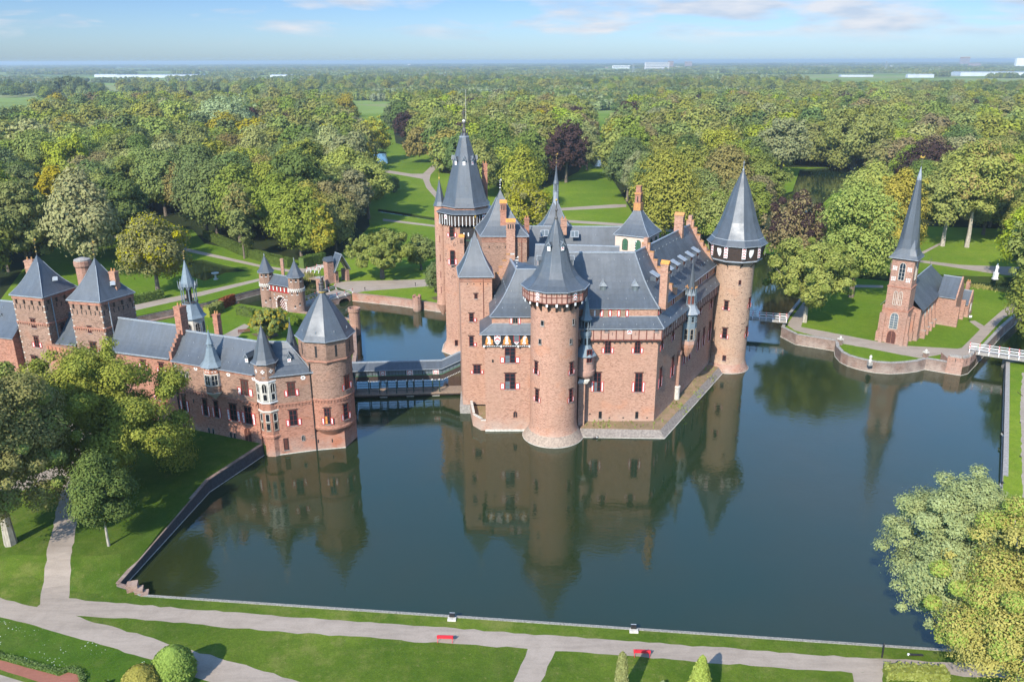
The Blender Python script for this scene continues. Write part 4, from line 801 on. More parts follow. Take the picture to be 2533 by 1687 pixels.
# oriel turret on the long right-hand wall
oc = sw_(14.0, .75); ox, oy = oc.x, oc.y; ro6 = R(-30) + R(22.5)
mb = MB(); mb.lathe(ox, oy, [(.3, 8.6), (.9, 9.6), (1.35, 10.6), (1.45, 11.2)], 8, 'brick_pink', ro6); mb.lathe(ox, oy, [(1.5, 11.2), (1.5, 11.9)], 8, 'panel_pink', ro6); mb.lathe(ox, oy, [(1.42, 11.9), (1.42, 17.1)], 8, 'blue_grey', ro6)
orl = mb.build('oriel_turret', castle)
for i in range(8):
    a = ro6 + math.pi / 8 + i * math.pi / 4; q, nn, tt = ring_dir(ox, oy, 1.42 * math.cos(math.pi / 8), a)
    if nn.dot(NS) > -.3: wall_window(orl, q + ZV * 14.2, q + ZV * 12.1, nn, .68, nx=1, ny=2, shut=0, lintel=False, frame='wood_pale'); wall_window(orl, q + ZV * 16.6, q + ZV * 15.5, nn, .5, nx=1, ny=2, shut=0, lintel=False, frame='blue_grey')
mb = MB(); mb.lathe(ox, oy, [(1.9, 17.0), (1.3, 17.9), (1.05, 18.5), (1.1, 18.7)], 8, 'lead', ro6)
for i in range(8):
    q, nn, tt = ring_dir(ox, oy, .95, ro6 + i * math.pi / 4); mb.tube(q + ZV * 18.6, q + ZV * 21.6, .10, .06, 5, 'blue_grey'); mb.lathe(q.x, q.y, [(.02, 21.5), (.13, 21.75), (.02, 22.0)], 6, 'lichen')
    a = ro6 + math.pi / 8 + i * math.pi / 4; q, nn, tt = ring_dir(ox, oy, .9, a); mb.poly([q - tt * .4 + ZV * 20.3, q + tt * .4 + ZV * 20.3, q + ZV * 21.4], 'lead')
mb.lathe(ox, oy, [(.7, 18.6), (.7, 20.4)], 8, 'timber_red', ro6); mb.lathe(ox, oy, [(.95, 20.3), (.62, 21.5), (.3, 24.2), (.05, 26.7)], 8, 'slate', ro6); mb.build('cupola', orl)
q = sw_(11.2, .25); mb = MB(); mb.lathe(q.x, q.y, [(.55, -.5), (.5, 3.2), (.62, 3.3), (.62, 3.6), (.3, 3.7)], 10, 'stone'); mb.lathe(q.x, q.y, [(.33, 3.6), (.30, 9.6), (.5, 9.8), (.5, 10.4)], 10, 'brick_church'); mb.build('waste_shaft', orl)
# terrace at the foot of the keep
to = [G(k2(165, 1405)), G(k2(1030, 1418)), G(k2(1640, 735)), G(k2(1660, 700))]
mb = MB(); ins = [Vector((p.x, p.y, 0)) for p in to]; inn = [Vector((11.5, 124.9, 0)), Vector((25.0, 124.2, 0)), Vector((41.9, 153.4, 0)), Vector((42.2, 154.5, 0))]
for i in range(3):
    a, b = ins[i], ins[i + 1]; c, d = inn[i], inn[i + 1]
    mb.hexa([a - ZV, b - ZV, d - ZV, c - ZV, a + ZV * .05, b + ZV * .05, d + ZV * 1.0, c + ZV * 1.0], 'revetment')
    s = side((a.x, a.y), (b.x, b.y)); mb.bar(a - s * .10 - ZV * .1, b - a, s * .099, ZV * .16, 'stone')
    e, f = [Vector((11.5, 127.9, 0)), W0 - D0 * .2 + Vector((-.3, .2, 0)), sw_(30, -.2), sw_(31.5, -.2)][i:i + 2]
    mb.poly([c + ZV * .995, d + ZV * .995, f + ZV * .995, e + ZV * .995], 'terrace_soil')
mb.build('terrace', castle)
mb = MB(); rr = random.Random(5)
for i in range(420):
    t = rr.random(); 
    if t < .25: p = Vector((12 + rr.random() * 13, 124.8 + rr.random() * 2.8, 1.0))
    else: p = sw_(rr.random() * 30, .3 + rr.random() * 3.6, 1.0)
    if math.sin(p.x * 1.3) + math.sin(p.y * .9 + 1) > .1: mb.add([p + Vector((rr.uniform(-.25, .25), rr.uniform(-.25, .25), 0)), p + Vector((rr.uniform(-.25, .25), rr.uniform(-.25, .25), 0)), p + Vector((rr.uniform(-.2, .2), rr.uniform(-.2, .2), rr.uniform(.2, .55)))], [(0, 1, 2)], 'leaf_mid')
prop(mb.build('weeds'), kind='stuff')

# ---- right-hand round tower
cx, cy_ = 44.4, 156.9
mb = MB(); mb.lathe(cx, cy_, [(4.5, -1), (4.45, .08), (4.0, .8), (3.75, 1.6), (3.65, 2.6), (3.75, 22.9)], 44, 'brick_sand'); mb.lathe(cx, cy_, [(4.52, -.1), (4.52, .06)], 44, 'stone'); mb.lathe(cx, cy_, [(4.47, .09), (4.02, .81), (3.77, 1.6)], 44, 'brick_church')
rr = random.Random(3)
for i in range(60): a = rr.uniform(R(170), R(370)); q, nn, tt = ring_dir(cx, cy_, 3.72, a); slit(mb, q + ZV * rr.uniform(8, 22), nn, .14, .14)
et = mb.build('round_tower', castle, 30)
for t, b, w, s in ((k1(1683, 1330), k1(1680, 1428), .85, .3), (k2(1667, 258), k2(1662, 368), .95, .38), (k2(1660, 545), k2(1658, 602), .75, 0), (k1(1822, 1115), k1(1820, 1165), .5, 0), (k1(1845, 930), k1(1845, 975), .35, 0), (k2(1890, 245), k2(1890, 350), .9, .4), (k1(1922, 1300), k1(1920, 1400), .8, .4)):
    cwin(et, t, b, w, cx, cy_, 3.7, nx=1, ny=3, shut=s, sw=.36, lintel=s > 0)
rot = R(-90); pr = [(5.85, 26.3), (5.0, 27.3), (4.3, 28.6), (3.55, 30.4), (2.6, 33.3), (1.5, 36.7), (.12, 40.1)]
mb = MB(); mb.lathe(cx, cy_, [(3.7, 22.6), (4.7, 23.1), (5.0, 23.2), (5.45, 25.9), (5.2, 26.3)], N10, 'timber', rot); mb.lathe(cx, cy_, [(5.0, 23.0), (5.12, 23.05), (5.12, 23.25), (5.0, 23.3)], N10, 'lead', rot)
for i in range(N10):
    a0 = rot + 2 * math.pi * i / N10; a1 = a0 + 2 * math.pi / N10; am = (a0 + a1) / 2; n = Vector((math.cos(am), math.sin(am), 0)); t = Vector((-math.sin(am), math.cos(am), 0)); ap_ = math.cos(math.pi / N10)
    lean = (5.45 - 5.0) * ap_ / 2.7
    for k in range(1, 8):
        u = -1.4 + k * .35; q = Vector((cx, cy_, 23.3)) + n * (5.0 * ap_ + .02) + t * u; mb.bar(q - t * .015, t * .03, n * .02, ZV * 2.5 + n * lean * 2.5, 'black')
    q = Vector((cx, cy_, 0)) + n * (5.40 * ap_)
    if i % 2 == 0:     # painted shield
        q0 = q + n * .06 + ZV * 25.6; mb.add([q0 + t * a_ * .62 - ZV * b_ - n * (b_ * lean) for a_, b_ in ((-.75, 0), (.75, 0), (.8, .7), (.45, 1.35), (0, 1.65), (-.45, 1.35), (-.8, .7))], [(0, 1, 2, 3, 4, 5, 6)], 'white')
    q1 = Vector((cx, cy_, 0)) + Vector((math.cos(a0), math.sin(a0), 0)) * 5.42; chevron_panel(mb, q1 + ZV * 26.0, (-math.sin(a0), math.cos(a0), 0), (math.cos(a0), math.sin(a0), 0), .75, 2.1, .02)
    for z in (23.3,): pass
    q2, nn, tt = ring_dir(cx, cy_, 3.7, a0); mb.tube(q2 + ZV * 21.7, q2 + nn * 1.1 + ZV * 23.0, .09, .09, 5, 'timber')
mb.build('gallery', et)
mb = MB(); mb.lathe(cx, cy_, pr, N10, 'slate', rot); mb.lathe(cx, cy_, [(5.9, 26.18), (5.93, 26.32), (5.5, 26.34)], N10, 'lead', rot); mb.lathe(cx, cy_, [(5.03, 27.26), (5.06, 27.34), (4.98, 27.4)], N10, 'lead', rot)
for i in range(N10):
    P = [ring_dir(cx, cy_, r, rot + 2 * math.pi * i / N10)[0] + ZV * z for r, z in pr]
    for j in range(len(P) - 1): ridge_cap(mb, P[j], P[j + 1], .05, 'slate')
mb.build('roof', et); mb = MB(); mb.lathe(cx, cy_, [(.14, 39.7), (.2, 40.2), (.06, 40.4), (.04, 41.9)], 8, 'lead'); mb.bar((cx - .25, cy_, 41.5), (.5, 0, 0), (0, .05, 0), (0, 0, .06), 'lead'); mb.build('finial', et)

# ---- tall tower at the back left
cx, cy_ = -9.6, 168.6; rot = R(-90 + 22.5); N8 = 8
mb = MB(); mb.lathe(cx, cy_, [(6.2, -1), (6.15, .1), (5.5, 1.1), (5.1, 2.2), (5.0, 3.4), (4.95, 31.9)], 8, 'brick_pink', rot); mb.lathe(cx, cy_, [(6.25, -.1), (6.25, .08)], 8, 'stone', rot)
for z in (31.2, 31.6): mb.lathe(cx, cy_, [(5.0, z), (5.12, z + .06), (5.12, z + .2), (5.0, z + .22)], 8, 'brick_red', rot)
tt_ = mb.build('tall_tower', castle)
P0 = Vector((0, 168.6 - 4.95 * math.cos(math.pi / 8), 0))
for t, b, w, s in ((T1(408, 570), T1(408, 760), 1.0, .4), (T1(418, 995), T1(424, 1250), .95, .42), (T2(490, 1290), T2(492, 1390), .7, 0)): pwin(tt_, t, b, w, P0, FD, (0, -1), nx=1, ny=3, shut=s, sw=.45, lintel=False)
mb = MB(); rr = random.Random(9)
for i in range(40): q = A(T1(300 + rr.random() * 240, 800 + rr.random() * 700), P0.y); slit(mb, q, (0, -1), .13, .13)
mb.build('putlog_holes', tt_)
mb = MB(); g0, g1 = R(180), R(370)
def ringpts(r, z): return [Vector((cx + r * math.cos(rot + k * math.pi / 4), cy_ + r * math.sin(rot + k * math.pi / 4), z)) for k in range(-3, 3)]
a, b, c, d = ringpts(5.9, 28.4), ringpts(6.0, 30.75), ringpts(5.1, 31.35), ringpts(6.45, 30.7)
for i in range(5):
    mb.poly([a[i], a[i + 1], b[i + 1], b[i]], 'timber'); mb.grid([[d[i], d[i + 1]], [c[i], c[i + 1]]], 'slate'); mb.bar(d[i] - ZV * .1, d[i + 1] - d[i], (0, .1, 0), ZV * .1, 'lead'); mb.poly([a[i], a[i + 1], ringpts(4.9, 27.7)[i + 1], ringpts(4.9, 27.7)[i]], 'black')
    e = a[i + 1] - a[i]; n = Vector((e.y, -e.x, 0)).normalized(); t = e.normalized()
    for k in range(6): mb.bar(a[i] + e * (k / 6 + .08) - t * .06 + n * .01 - ZV * .25, t * .12, n * .06, ZV * 2.4, 'white')
    if i in (1, 3): chevron_panel(mb, a[i] + e * .5 + ZV * 2.3, t, n, .8, 1.3, .06)
mb.poly([a[0], b[0], c[0], ringpts(4.9, 28.4)[0]], 'timber'); mb.poly([a[5], b[5], c[5], ringpts(4.9, 28.4)[5]], 'timber'); mb.build('gallery', tt_)
mb = MB(); q0 = A(T1(560, 780), 163.0); mb.bar((q0.x, 162.3, 21.6), (3.4, 0, 0), (0, 2, 0), (0, 0, 6.2), 'black')
for i in range(9): mb.bar((q0.x + i * .38, 162.26, 25.35), (.3, 0, 0), (0, .05, 0), (0, 0, .2), 'green')
for x in (.7, 1.6): 
    for z in (23.4, 26.3): mb.bar((q0.x + x, 162.27, z), (.22, 0, 0), (0, .04, 0), (0, 0, .7), 'white')
mb.build('hoist_shed', tt_)
q0 = A(T1(583, 760), 162.0); chimney(tt_, q0.x, 162.0, 14, 26.2, .95, .9, 0, cap='orange_tile', slots=True)
pr = [(5.35, 31.9), (4.85, 32.6), (4.5, 33.6), (3.75, 36.2), (2.35, 40.8), (1.55, 43.6), (.95, 45.4), (.45, 46.2)]
mb = MB(); mb.lathe(cx, cy_, pr, 8, 'slate', rot); mb.lathe(cx, cy_, [(5.4, 31.8), (5.43, 31.93), (5.0, 31.95)], 8, 'lead', rot)
for i in range(8):
    P = [ring_dir(cx, cy_, r, rot + math.pi * i / 4)[0] + ZV * z for r, z in pr]
    for j in range(len(P) - 1): ridge_cap(mb, P[j], P[j + 1], .06, 'slate')
mb.lathe(cx, cy_, [(1.0, 45.3), (1.05, 45.5), (.9, 45.6)], 8, 'lead', rot); mb.build('roof', tt_)
for i in range(8):
    q, nn, tg = ring_dir(cx, cy_, 2.6 * math.cos(math.pi / 8), rot + math.pi / 8 + math.pi * i / 4)
    if nn.y < .3: dormer(tt_, q + ZV * 40.0, nn, .6, .9, .8)
mb = MB()
for i in range(8): q, nn, tg = ring_dir(cx, cy_, .75, rot + math.pi * i / 4); mb.tube(q + ZV * 45.4, q + ZV * 47.0, .07, .05, 5, 'bronze')
mb.lathe(cx, cy_, [(.4, 46.0), (.5, 46.6), (.32, 47.2), (.3, 48.0), (.45, 48.2), (.3, 48.5), (.16, 48.7)], 8, 'bronze', rot); mb.lathe(cx, cy_, [(.2, 48.2), (.34, 48.5), (.2, 48.75)], 8, 'white')
for s in (-.14, .14): mb.tube((cx + s, cy_, 48.7), (cx + s * .9, cy_, 49.6), .09, .12, 6, 'bronze')
mb.lathe(cx, cy_, [(.18, 49.5), (.24, 49.8), (.3, 50.25), (.12, 50.4), (.16, 50.55), (.15, 50.75), (.03, 50.9)], 8, 'bronze'); mb.tube((cx - .28, cy_, 50.2), (cx - .4, cy_, 49.6), .08, .06, 5, 'bronze'); mb.tube((cx + .28, cy_, 50.2), (cx + .42, cy_ - .1, 50.7), .08, .06, 5, 'bronze')
mb.tube((cx + .42, cy_ - .1, 48.8), (cx + .50, cy_ - .1, 54.6), .045, .03, 5, 'stone'); mb.build('knight_finial', tt_)
chimney(tt_, -5.6, 171.0, 31, 39.8, 1.1, 1.0, 0, m='brick_red', cap='pot', slots=False)
bx_, by_ = -14.9, 168.0
mb = MB(); mb.lathe(bx_, by_, [(.3, 8.0), (.75, 9.0), (1.15, 10.0), (1.35, 10.5), (1.3, 10.6), (1.22, 11.2), (1.22, 31.6), (1.35, 31.7)], 20, 'brick_pink'); br_ = mb.build('bartizan', tt_, 30)
mb = MB(); mb.lathe(bx_, by_, [(1.5, 31.65), (1.1, 32.5), (.6, 34.6), (.06, 36.9)], 8, 'slate', rot); mb.lathe(bx_, by_, [(.05, 36.8), (.14, 37.2), (.04, 37.5), (.03, 38.3)], 6, 'gold'); mb.build('bartizan_roof', tt_)
for z in (28.3, 24.0, 20.0, 16.4, 13.0): mb = MB(); q, nn, tg = ring_dir(bx_, by_, 1.21, R(-98)); slit(mb, q + ZV * z, nn, .16, 1.5, 'timber_red'); mb.build('loophole', tt_)

# ---- broad inner tower with the chimneys
it = [(-5.7, 152.1), (2.9, 151.9), (2.2, 160.2), (-7.0, 160.2)]
mb = MB(); mb.prism(it, 10, 28.4, 'brick_grey')
for z in (27.3, 27.7, 28.0): mb.bar((-5.8, 151.98, z), (8.7, -.18, 0), (0, .119, 0), (0, 0, .14), 'brick_red')
for x in (-4.3, -2.8, -1.2, .2, 1.9): slit(mb, (x, 152.0, 26.2), (0, -1), .2, .25)
mb.tube((1.9, 151.85, 28), (1.9, 151.85, 15), .07, .07, 6, 'timber_red'); inn_ = mb.build('square_tower', castle)
ap = A(z4(790, 1010), 156.2); pyramid(inn_, it, 28.5, (-2.2, 156.2, ap.z), .12, over=.07); finial(inn_, -2.2, 156.2, ap.z - .3, ap.z + 1.9, 'white', .07)
chimney(inn_, -.2, 151.5, 14, 31.3, 1.65, 1.2, 0, cap='orange_tile'); q0 = A(T1(1320, 620), 153.6); chimney(inn_, q0.x, 153.6, q0.z - .6, A(T1(1320, 160), 153.6).z, 1.15, 1.0, 0, m='brick_red', cap='orange_tile')
# ---- court ranges behind
def gable_block(name, parent, a, b, half, z_e, z_r, m='brick_pink', z0=8, hip=False, roofm='slate', bell=.08):
    a, b = Vector(a), Vector(b); d = (b - a).normalized(); s = Vector((d.y, -d.x, 0)); mb = MB(); k = half - .3
    p = [a + s * k, b + s * k, b - s * k, a - s * k]; mb.prism([(q.x, q.y) for q in p], z0, z_e + .05, m)
    for e in (a, b): mb.poly([e + s * k + ZV * z_e, e - s * k + ZV * z_e, e + ZV * (z_r - .15)], m)
    w_ = mb.build(name, parent); mb = MB(); d3 = d * .25
    A1, B1, A2, B2 = a + s * half - d3 + ZV * z_e, b + s * half + d3 + ZV * z_e, a - s * half - d3 + ZV * z_e, b - s * half + d3 + ZV * z_e; ra, rb = a - d3 + ZV * z_r, b + d3 + ZV * z_r
    if hip: ra, rb = a + d * half * .6 + ZV * z_r, b - d * half * .6 + ZV * z_r; mb.grid(slope(A2, A1, ra, ra, 5, bell), roofm); mb.grid(slope(B1, B2, rb, rb, 5, bell), roofm)
    P = slope(A1, B1, ra, rb, 6, bell); mb.grid(P, roofm); Q = slope(B2, A2, rb, ra, 6, bell); mb.grid(Q, roofm); ridge_cap(mb, ra, rb, .25); roof_hooks(mb, P, max(3, int((b - a).length / 3)), (5,))
    for p, q in ((A1, B1), (A2, B2)): mb.bar(p - ZV * .12, q - p, (0, .08, 0), ZV * .11, 'lead')
    mb.build('roof', w_); return w_
nr = gable_block('court_range', castle, (2.5, 169, 0), (26, 168, 0), 6.2, 19.0, 27.0)
for x, y in ((925, 707), (440, 690)):
    q = A(T3(x, y), 165.6); n = Vector((0, -.79, .61)); mb = MB(); t = Vector((1, 0, 0)); u = n.cross(t) * -1
    mb.bar(q - t * .85 - Vector((0, .61, -.79)) * 0 + n * .02, t * 1.7, Vector((0, .61, .79)) * 1.5, n * .10, 'lead'); mb.bar(q - t * .7 + Vector((0, .61, .79)) * .15 + n * .125, t * .62, Vector((0, .61, .79)) * 1.2, n * .02, 'glass_pale'); mb.bar(q + t * .08 + Vector((0, .61, .79)) * .15 + n * .125, t * .62, Vector((0, .61, .79)) * 1.2, n * .02, 'glass_pale'); mb.build('skylight', nr)
q0 = A(T3(745, 580), 166.5); chimney(nr, q0.x, 166.5, q0.z - 1, A(T3(745, 405), 166.5).z, 1.25, 1.1, 0, cap='pot', slots=False); q0 = A(T3(150, 560), 160); chimney(nr, q0.x, 160.4, 19, A(T3(130, 395), 160).z, .95, .95, 0, m='brick_red', cap='pot', slots=False)
gable_block('hall_range', castle, (4.6, 146.5, 0), (19.4, 144.6, 0), 5.0, 21.8, 28.0, z0=12)
q0 = A(T3(1185, 930), 139); mb = MB(); mb.box((q0.x, 139.6, 24.5), 1.4, .8, 3.4, 'brick_pink'); mb.box((q0.x, 139.6, 27.9), 1.5, .9, .15, 'lichen'); mb.build('chimney', nr)
mb = MB(); mb.prism([(3, 150), (5, 150), (5, 160), (3, 160)], 10, 22.5, 'timber'); mb.grid(slope((2.2, 149.5, 22.4), (6, 149.5, 22.4), (2.2, 153, 24.2), (6, 153, 24.2), 5, .15), 'slate'); mb.prism([(-4, 140.5), (22, 141), (27, 158), (3, 161)], 6, 17.0, 'slate_dark'); mb.build('court_roof', castle)
# ---- bell tower with green louvres
bt = [(20.9, 161.0), (26.9, 157.6), (30.3, 163.9), (24.2, 167.4)]
mb = MB(); mb.prism(bt, 12, 27.0, 'plaster'); mb.prism([(26.6, 157.55), (27.05, 157.5), (27.3, 158.1), (26.8, 158.3)], 12, 26.95, 'brick_pink'); be = mb.build('bell_tower', castle)
B0, B1 = Vector((*bt[0], 0)), Vector((*bt[1], 0)); bd = (B1 - B0).normalized(); bn = Vector((bd.y, -bd.x, 0))
for x, t, b in ((1740, 725, 900), (1948, 750, 930)): pwin(be, T3(x, t), T3(x, b), 1.05, B0, bd, bn, nx=2, ny=6, shut=0, arch=True, glass='green', frame='green_dark')
B2 = Vector((*bt[2], 0)); bd2 = (B2 - B1).normalized(); bn2 = Vector((bd2.y, -bd2.x, 0))
for f in (.3, .7): q = B1.lerp(B2, f); wall_window(be, q + ZV * 26.2, q + ZV * 23.6, bn2, 1.05, nx=2, ny=6, shut=0, arch=True, glass='green', frame='green_dark')
q0 = A(k1(765, 350), 162.5); pyramid(be, bt, 27.0, (25.5, 162.5, q0.z + .7), .10, over=.08)
mb = MB(); x, y, z = 25.5, 162.5, q0.z; mb.box((x, y, z - .6), 1.5, 1.5, 1.5, 'lichen', R(-30)); mb.box((x, y, z + .9), 1.15, 1.15, 1.7, 'brick_red', R(-30)); mb.box((x, y, z + 2.6), 1.4, 1.4, .35, 'lichen', R(-30)); mb.box((x, y, z + 2.95), .95, .95, 1.2, 'brick_red', R(-30)); mb.box((x, y, z + 4.15), 1.05, 1.05, .15, 'lichen', R(-30))
for a in (R(-120), R(-30), R(-75)): q, nn, tg = ring_dir(x, y, .6, a); slit(mb, q + ZV * (z + 1.1), nn, .22, 1.1)
mb.build('chimney', be)
# ---- far chapel roof with its lantern spire
mb = MB(); cp = [(5.6, 172), (13.6, 172), (13.6, 180), (5.6, 180)]; mb.prism(cp, 12, 24.6, 'brick_grey'); ch = mb.build('chapel_tower', castle)
pyramid(ch, cp, 24.6, (9.6, 176, 32.2), .16, over=.1)
mb = MB(); x, y = 9.6, 176; mb.lathe(x, y, [(.75, 30.3), (.6, 31.5), (.62, 33.2), (.72, 33.3)], 8, 'lead')
for i in range(8): q, nn, tg = ring_dir(x, y, .5, i * math.pi / 4); mb.tube(q + ZV * 33.2, q + ZV * 35.0, .07, .07, 5, 'lead')
mb.lathe(x, y, [(.25, 33.2), (.25, 34.9)], 8, 'slate'); mb.lathe(x, y, [(.68, 34.9), (.45, 35.7), (.25, 37.0), (.05, 38.9)], 8, 'slate'); mb.build('lantern', ch); finial(ch, x, y, 38.7, 41.3, 'gold', .07)
# ================================================================== the forecourt building on the left
fore = thing('forecourt_building', 'long red brick building with twin square towers and octagonal tower, left of the castle', 'castle wing', (-50, 124, 0))
TW, AW = Vector((-40.3, 117.75, 0)), Vector((-55.7, 124.15, 0)); DA = (TW - AW).normalized(); NA = Vector((DA.y, -DA.x, 0))
BW0, BW1 = Vector((-68.6, 129.35, 0)), Vector((-56.3, 125.3, 0)); DB = (BW1 - BW0).normalized(); NB = Vector((DB.y, -DB.x, 0))
C0, C1 = Vector((-38.84, 116.95, 0)), Vector((-31.85, 119.06, 0)); DC = (C1 - C0).normalized(); NC = Vector((DC.y, -DC.x, 0))
def corbel_row(mb, a, b, n, z, k, m='brick_red'):
    d = b - a; t = d.normalized()
    for i in range(k): mb.bar(a + d * ((i + .15) / k) + n * .003 + ZV * (z - .32), d * (.5 / k), n * .14, ZV * .3, m)
    mb.bar(a + n * .003 + ZV * z, d, n * .17, ZV * .22, m)
def block(a, b, n, depth): return [(p.x, p.y) for p in (a, b, b - n * depth, a - n * depth)]
# range A
mb = MB(); mb.prism(block(AW, TW, NA, 6.4), -1, 8.8, 'brick_red'); mb.prism(block(AW, TW, NA, 6.39), 8.8, 13.9, 'brick_grey'); corbel_row(mb, AW, TW, NA, 8.75, 26)
for z in (13.3, 13.6): mb.bar(AW + NA * .003 + ZV * z, TW - AW, NA * .10, ZV * .16, 'brick_red')
ra = mb.build('range', fore)
def fw(par, x0, y0, x1, y1, w, P, D, Nn, **k): pwin(par, L3((x0 + x1) / 2, y0), L3((x0 + x1) / 2, y1), w, (P.x, P.y), (D.x, D.y), Nn, **k)
fw(ra, 195, 770, 245, 930, .85, AW, DA, NA, nx=1, ny=3, shut=.68, sw=.5, pat='chev')
fw(ra, 400, 810, 450, 970, .9, AW, DA, NA, nx=1, ny=3, shut=.62, sw=.42, pat='chev'); fw(ra, 508, 830, 556, 988, .9, AW, DA, NA, nx=1, ny=3, shut=.62, sw=.42, pat='chev')
fw(ra, 655, 860, 740, 1020, 1.4, AW, DA, NA, nx=2, ny=3, shut=.66, sw=.62, pat='chev'); fw(ra, 800, 887, 885, 1050, 1.4, AW, DA, NA, nx=2, ny=3, shut=.66, sw=.62, pat='chev')
fw(ra, 765, 628, 850, 775, 1.45, AW, DA, NA, nx=2, ny=3, shut=.48, sw=.72, pat='diag', glass='timber')
for x, y in ((172, 1), (208, 1), (247, 1)): fw(ra, x, 532, x, 590, .5, AW, DA, NA, nx=1, ny=1, shut=0, lintel=False, frame='stone', glass='green_dark', arch=True) if False else fw(ra, x - 5, 532 + (x - 172) * .15, x + 5, 588 + (x - 172) * .17, .55, AW, DA, NA, nx=1, ny=1, shut=0, arch=True, frame='stone', glass='glass')
for x0, y0, x1, y1 in ((450, 1090, 472, 1142), (490, 1098, 515, 1150), (662, 1132, 685, 1192), (700, 1142, 722, 1198)): fw(ra, x0, y0, x1, y1, .42, AW, DA, NA, nx=1, ny=1, shut=0, lintel=False, frame='stone_grey')
a, b = OP(L3(838, 1145), AW, DA), OP(L3(838, 1272), AW, DA)
wall_window(ra, Vector((a.x, a.y, 4.2)), Vector((a.x, a.y, 1.7)), NA, 1.35, nx=2, ny=1, shut=0, arch=True, glass='door_wood', frame='brick_red', name='door')
mb = MB()
for x, y in ((127, 480), (330, 515), (647, 572), (893, 612)):
    p = OP(L3(x, y), AW, DA)
    for k in range(6): mb.bar(p + DA * (.26 * math.cos(k * math.pi / 3)) + ZV * (.26 * math.sin(k * math.pi / 3)) - DA * .11 - ZV * .11 + NA * .003, DA * .22, NA * .05, ZV * .22, 'white')
mb.build('star_ornament', ra)
mb = MB(); p = OP(L3(312, 850), AW, DA); slit(mb, p, NA, .2, .7); q = AW + DA * .25; mb.tube(q + NA * .15 + ZV * 13.5, q + NA * .15 - ZV * .2 + ZV * 1.5, .11, .11, 6, 'black'); mb.build('drainpipe', ra)
E0, E1 = AW + NA * .35 + ZV * 13.85, TW + NA * .35 + DA * 2 + ZV * 13.85; HA = 3.2; R0_, R1_ = AW - NA * HA + ZV * 18.0, TW - NA * HA + DA * 1 + ZV * 18.0
mb = MB(); P = slope(E0, E1, R0_, R1_, 7, .10); mb.grid(P, 'slate'); roof_hooks(mb, P, 9, (2, 5)); Q = slope(R1_ * 1 - NA * 3.5 - ZV * 4.1, R0_ - NA * 3.5 - ZV * 4.1, R1_, R0_, 4, .05); mb.grid(Q, 'slate'); ridge_cap(mb, R0_, R1_, .26); mb.bar(E0 - ZV * .12, E1 - E0 - DA * 2, NA * .12, ZV * .12, 'lead'); mb.build('roof', ra)
for x, y in ((826, 455),): q = G(L3(x, y), 15.4); dormer(ra, q, NA, .62, .75, .7)
# stepped gable and chimneys
mb = MB()
for i in range(7):
    f0_, f1_ = i / 7, (i + 1) / 7; 
    for sgn, base in ((1, AW + NA * .15), (-1, AW - NA * 6.5)):
        a, b = base.lerp(AW - NA * HA, f0_), base.lerp(AW - NA * HA, f1_); z1_ = 13.9 + 4.1 * f1_ + .75; mb.bar(a + ZV * 12.5 - DA * .28, b - a, DA * .5, ZV * (z1_ - 12.5), 'brick_red'); mb.bar(a + ZV * (z1_ + .003) - DA * .34, b - a, DA * .62, ZV * .12, 'brick_grey')
mb.build('stepped_gable', ra)
q = AW - NA * HA; ang = math.atan2(DA.y, DA.x)
chimney(ra, q.x, q.y, 17.5, 22.2, 1.3, 1.5, ang, m='brick_red', cap='pot', slots=False); q = AW - NA * (HA + 1.3) + DA * 6.3; chimney(ra, q.x, q.y, 16.5, 21.2, .95, .85, ang, m='brick_red', cap='pot', slots=False)
# stone bay window with a bell-cast roof
bc = OP(L3(505, 640), AW, DA); bcx, bcy = bc.x - NA.x * .2, bc.y - NA.y * .2; r8a = math.atan2(NA.y, NA.x) + math.pi / 8
mb = MB(); mb.lathe(bcx, bcy, [(.3, 8.3), (.8, 8.9), (1.5, 9.6), (1.55, 9.8)], 8, 'stone', r8a); mb.lathe(bcx, bcy, [(1.5, 9.8), (1.5, 10.9)], 8, 'brick_grey', r8a); mb.lathe(bcx, bcy, [(1.56, 10.9), (1.56, 13.0)], 8, 'stone', r8a); mb.lathe(bcx, bcy, [(1.5, 13.0), (1.5, 14.2)], 8, 'brick_red', r8a)
for i in range(8):
    q, nn, tg = ring_dir(bcx, bcy, 1.5 * math.cos(math.pi / 8), r8a - math.pi / 8 + i * math.pi / 4)
    for k in (-.35, .1): mb.bar(q + tg * k + ZV * 13.3, tg * .25, nn * .03, ZV * .14, 'white'); mb.bar(q + tg * (k + .15) + ZV * 13.75, tg * .25, nn * .03, ZV * .14, 'white')
bay2 = mb.build('bay_window', ra)
for i in range(8):
    q, nn, tg = ring_dir(bcx, bcy, 1.56 * math.cos(math.pi / 8), r8a - math.pi / 8 + i * math.pi / 4)
    if nn.dot(NA) > .2: wall_window(bay2, q + ZV * 12.9, q + ZV * 11.05, nn, 1.02, nx=2, ny=2, shut=0, lintel=False, frame='stone')
mb = MB(); mb.lathe(bcx, bcy, [(2.0, 14.15), (1.35, 14.9), (.95, 15.9), (.65, 17.1), (.68, 17.15), (.5, 17.2), (.5, 17.7), (.62, 17.75), (.3, 18.6), (.06, 20.0)], 8, 'blue_grey', r8a); mb.tube((bcx, bcy, 19.8), (bcx, bcy, 20.8), .04, .03, 5, 'gold'); mb.build('roof', bay2)
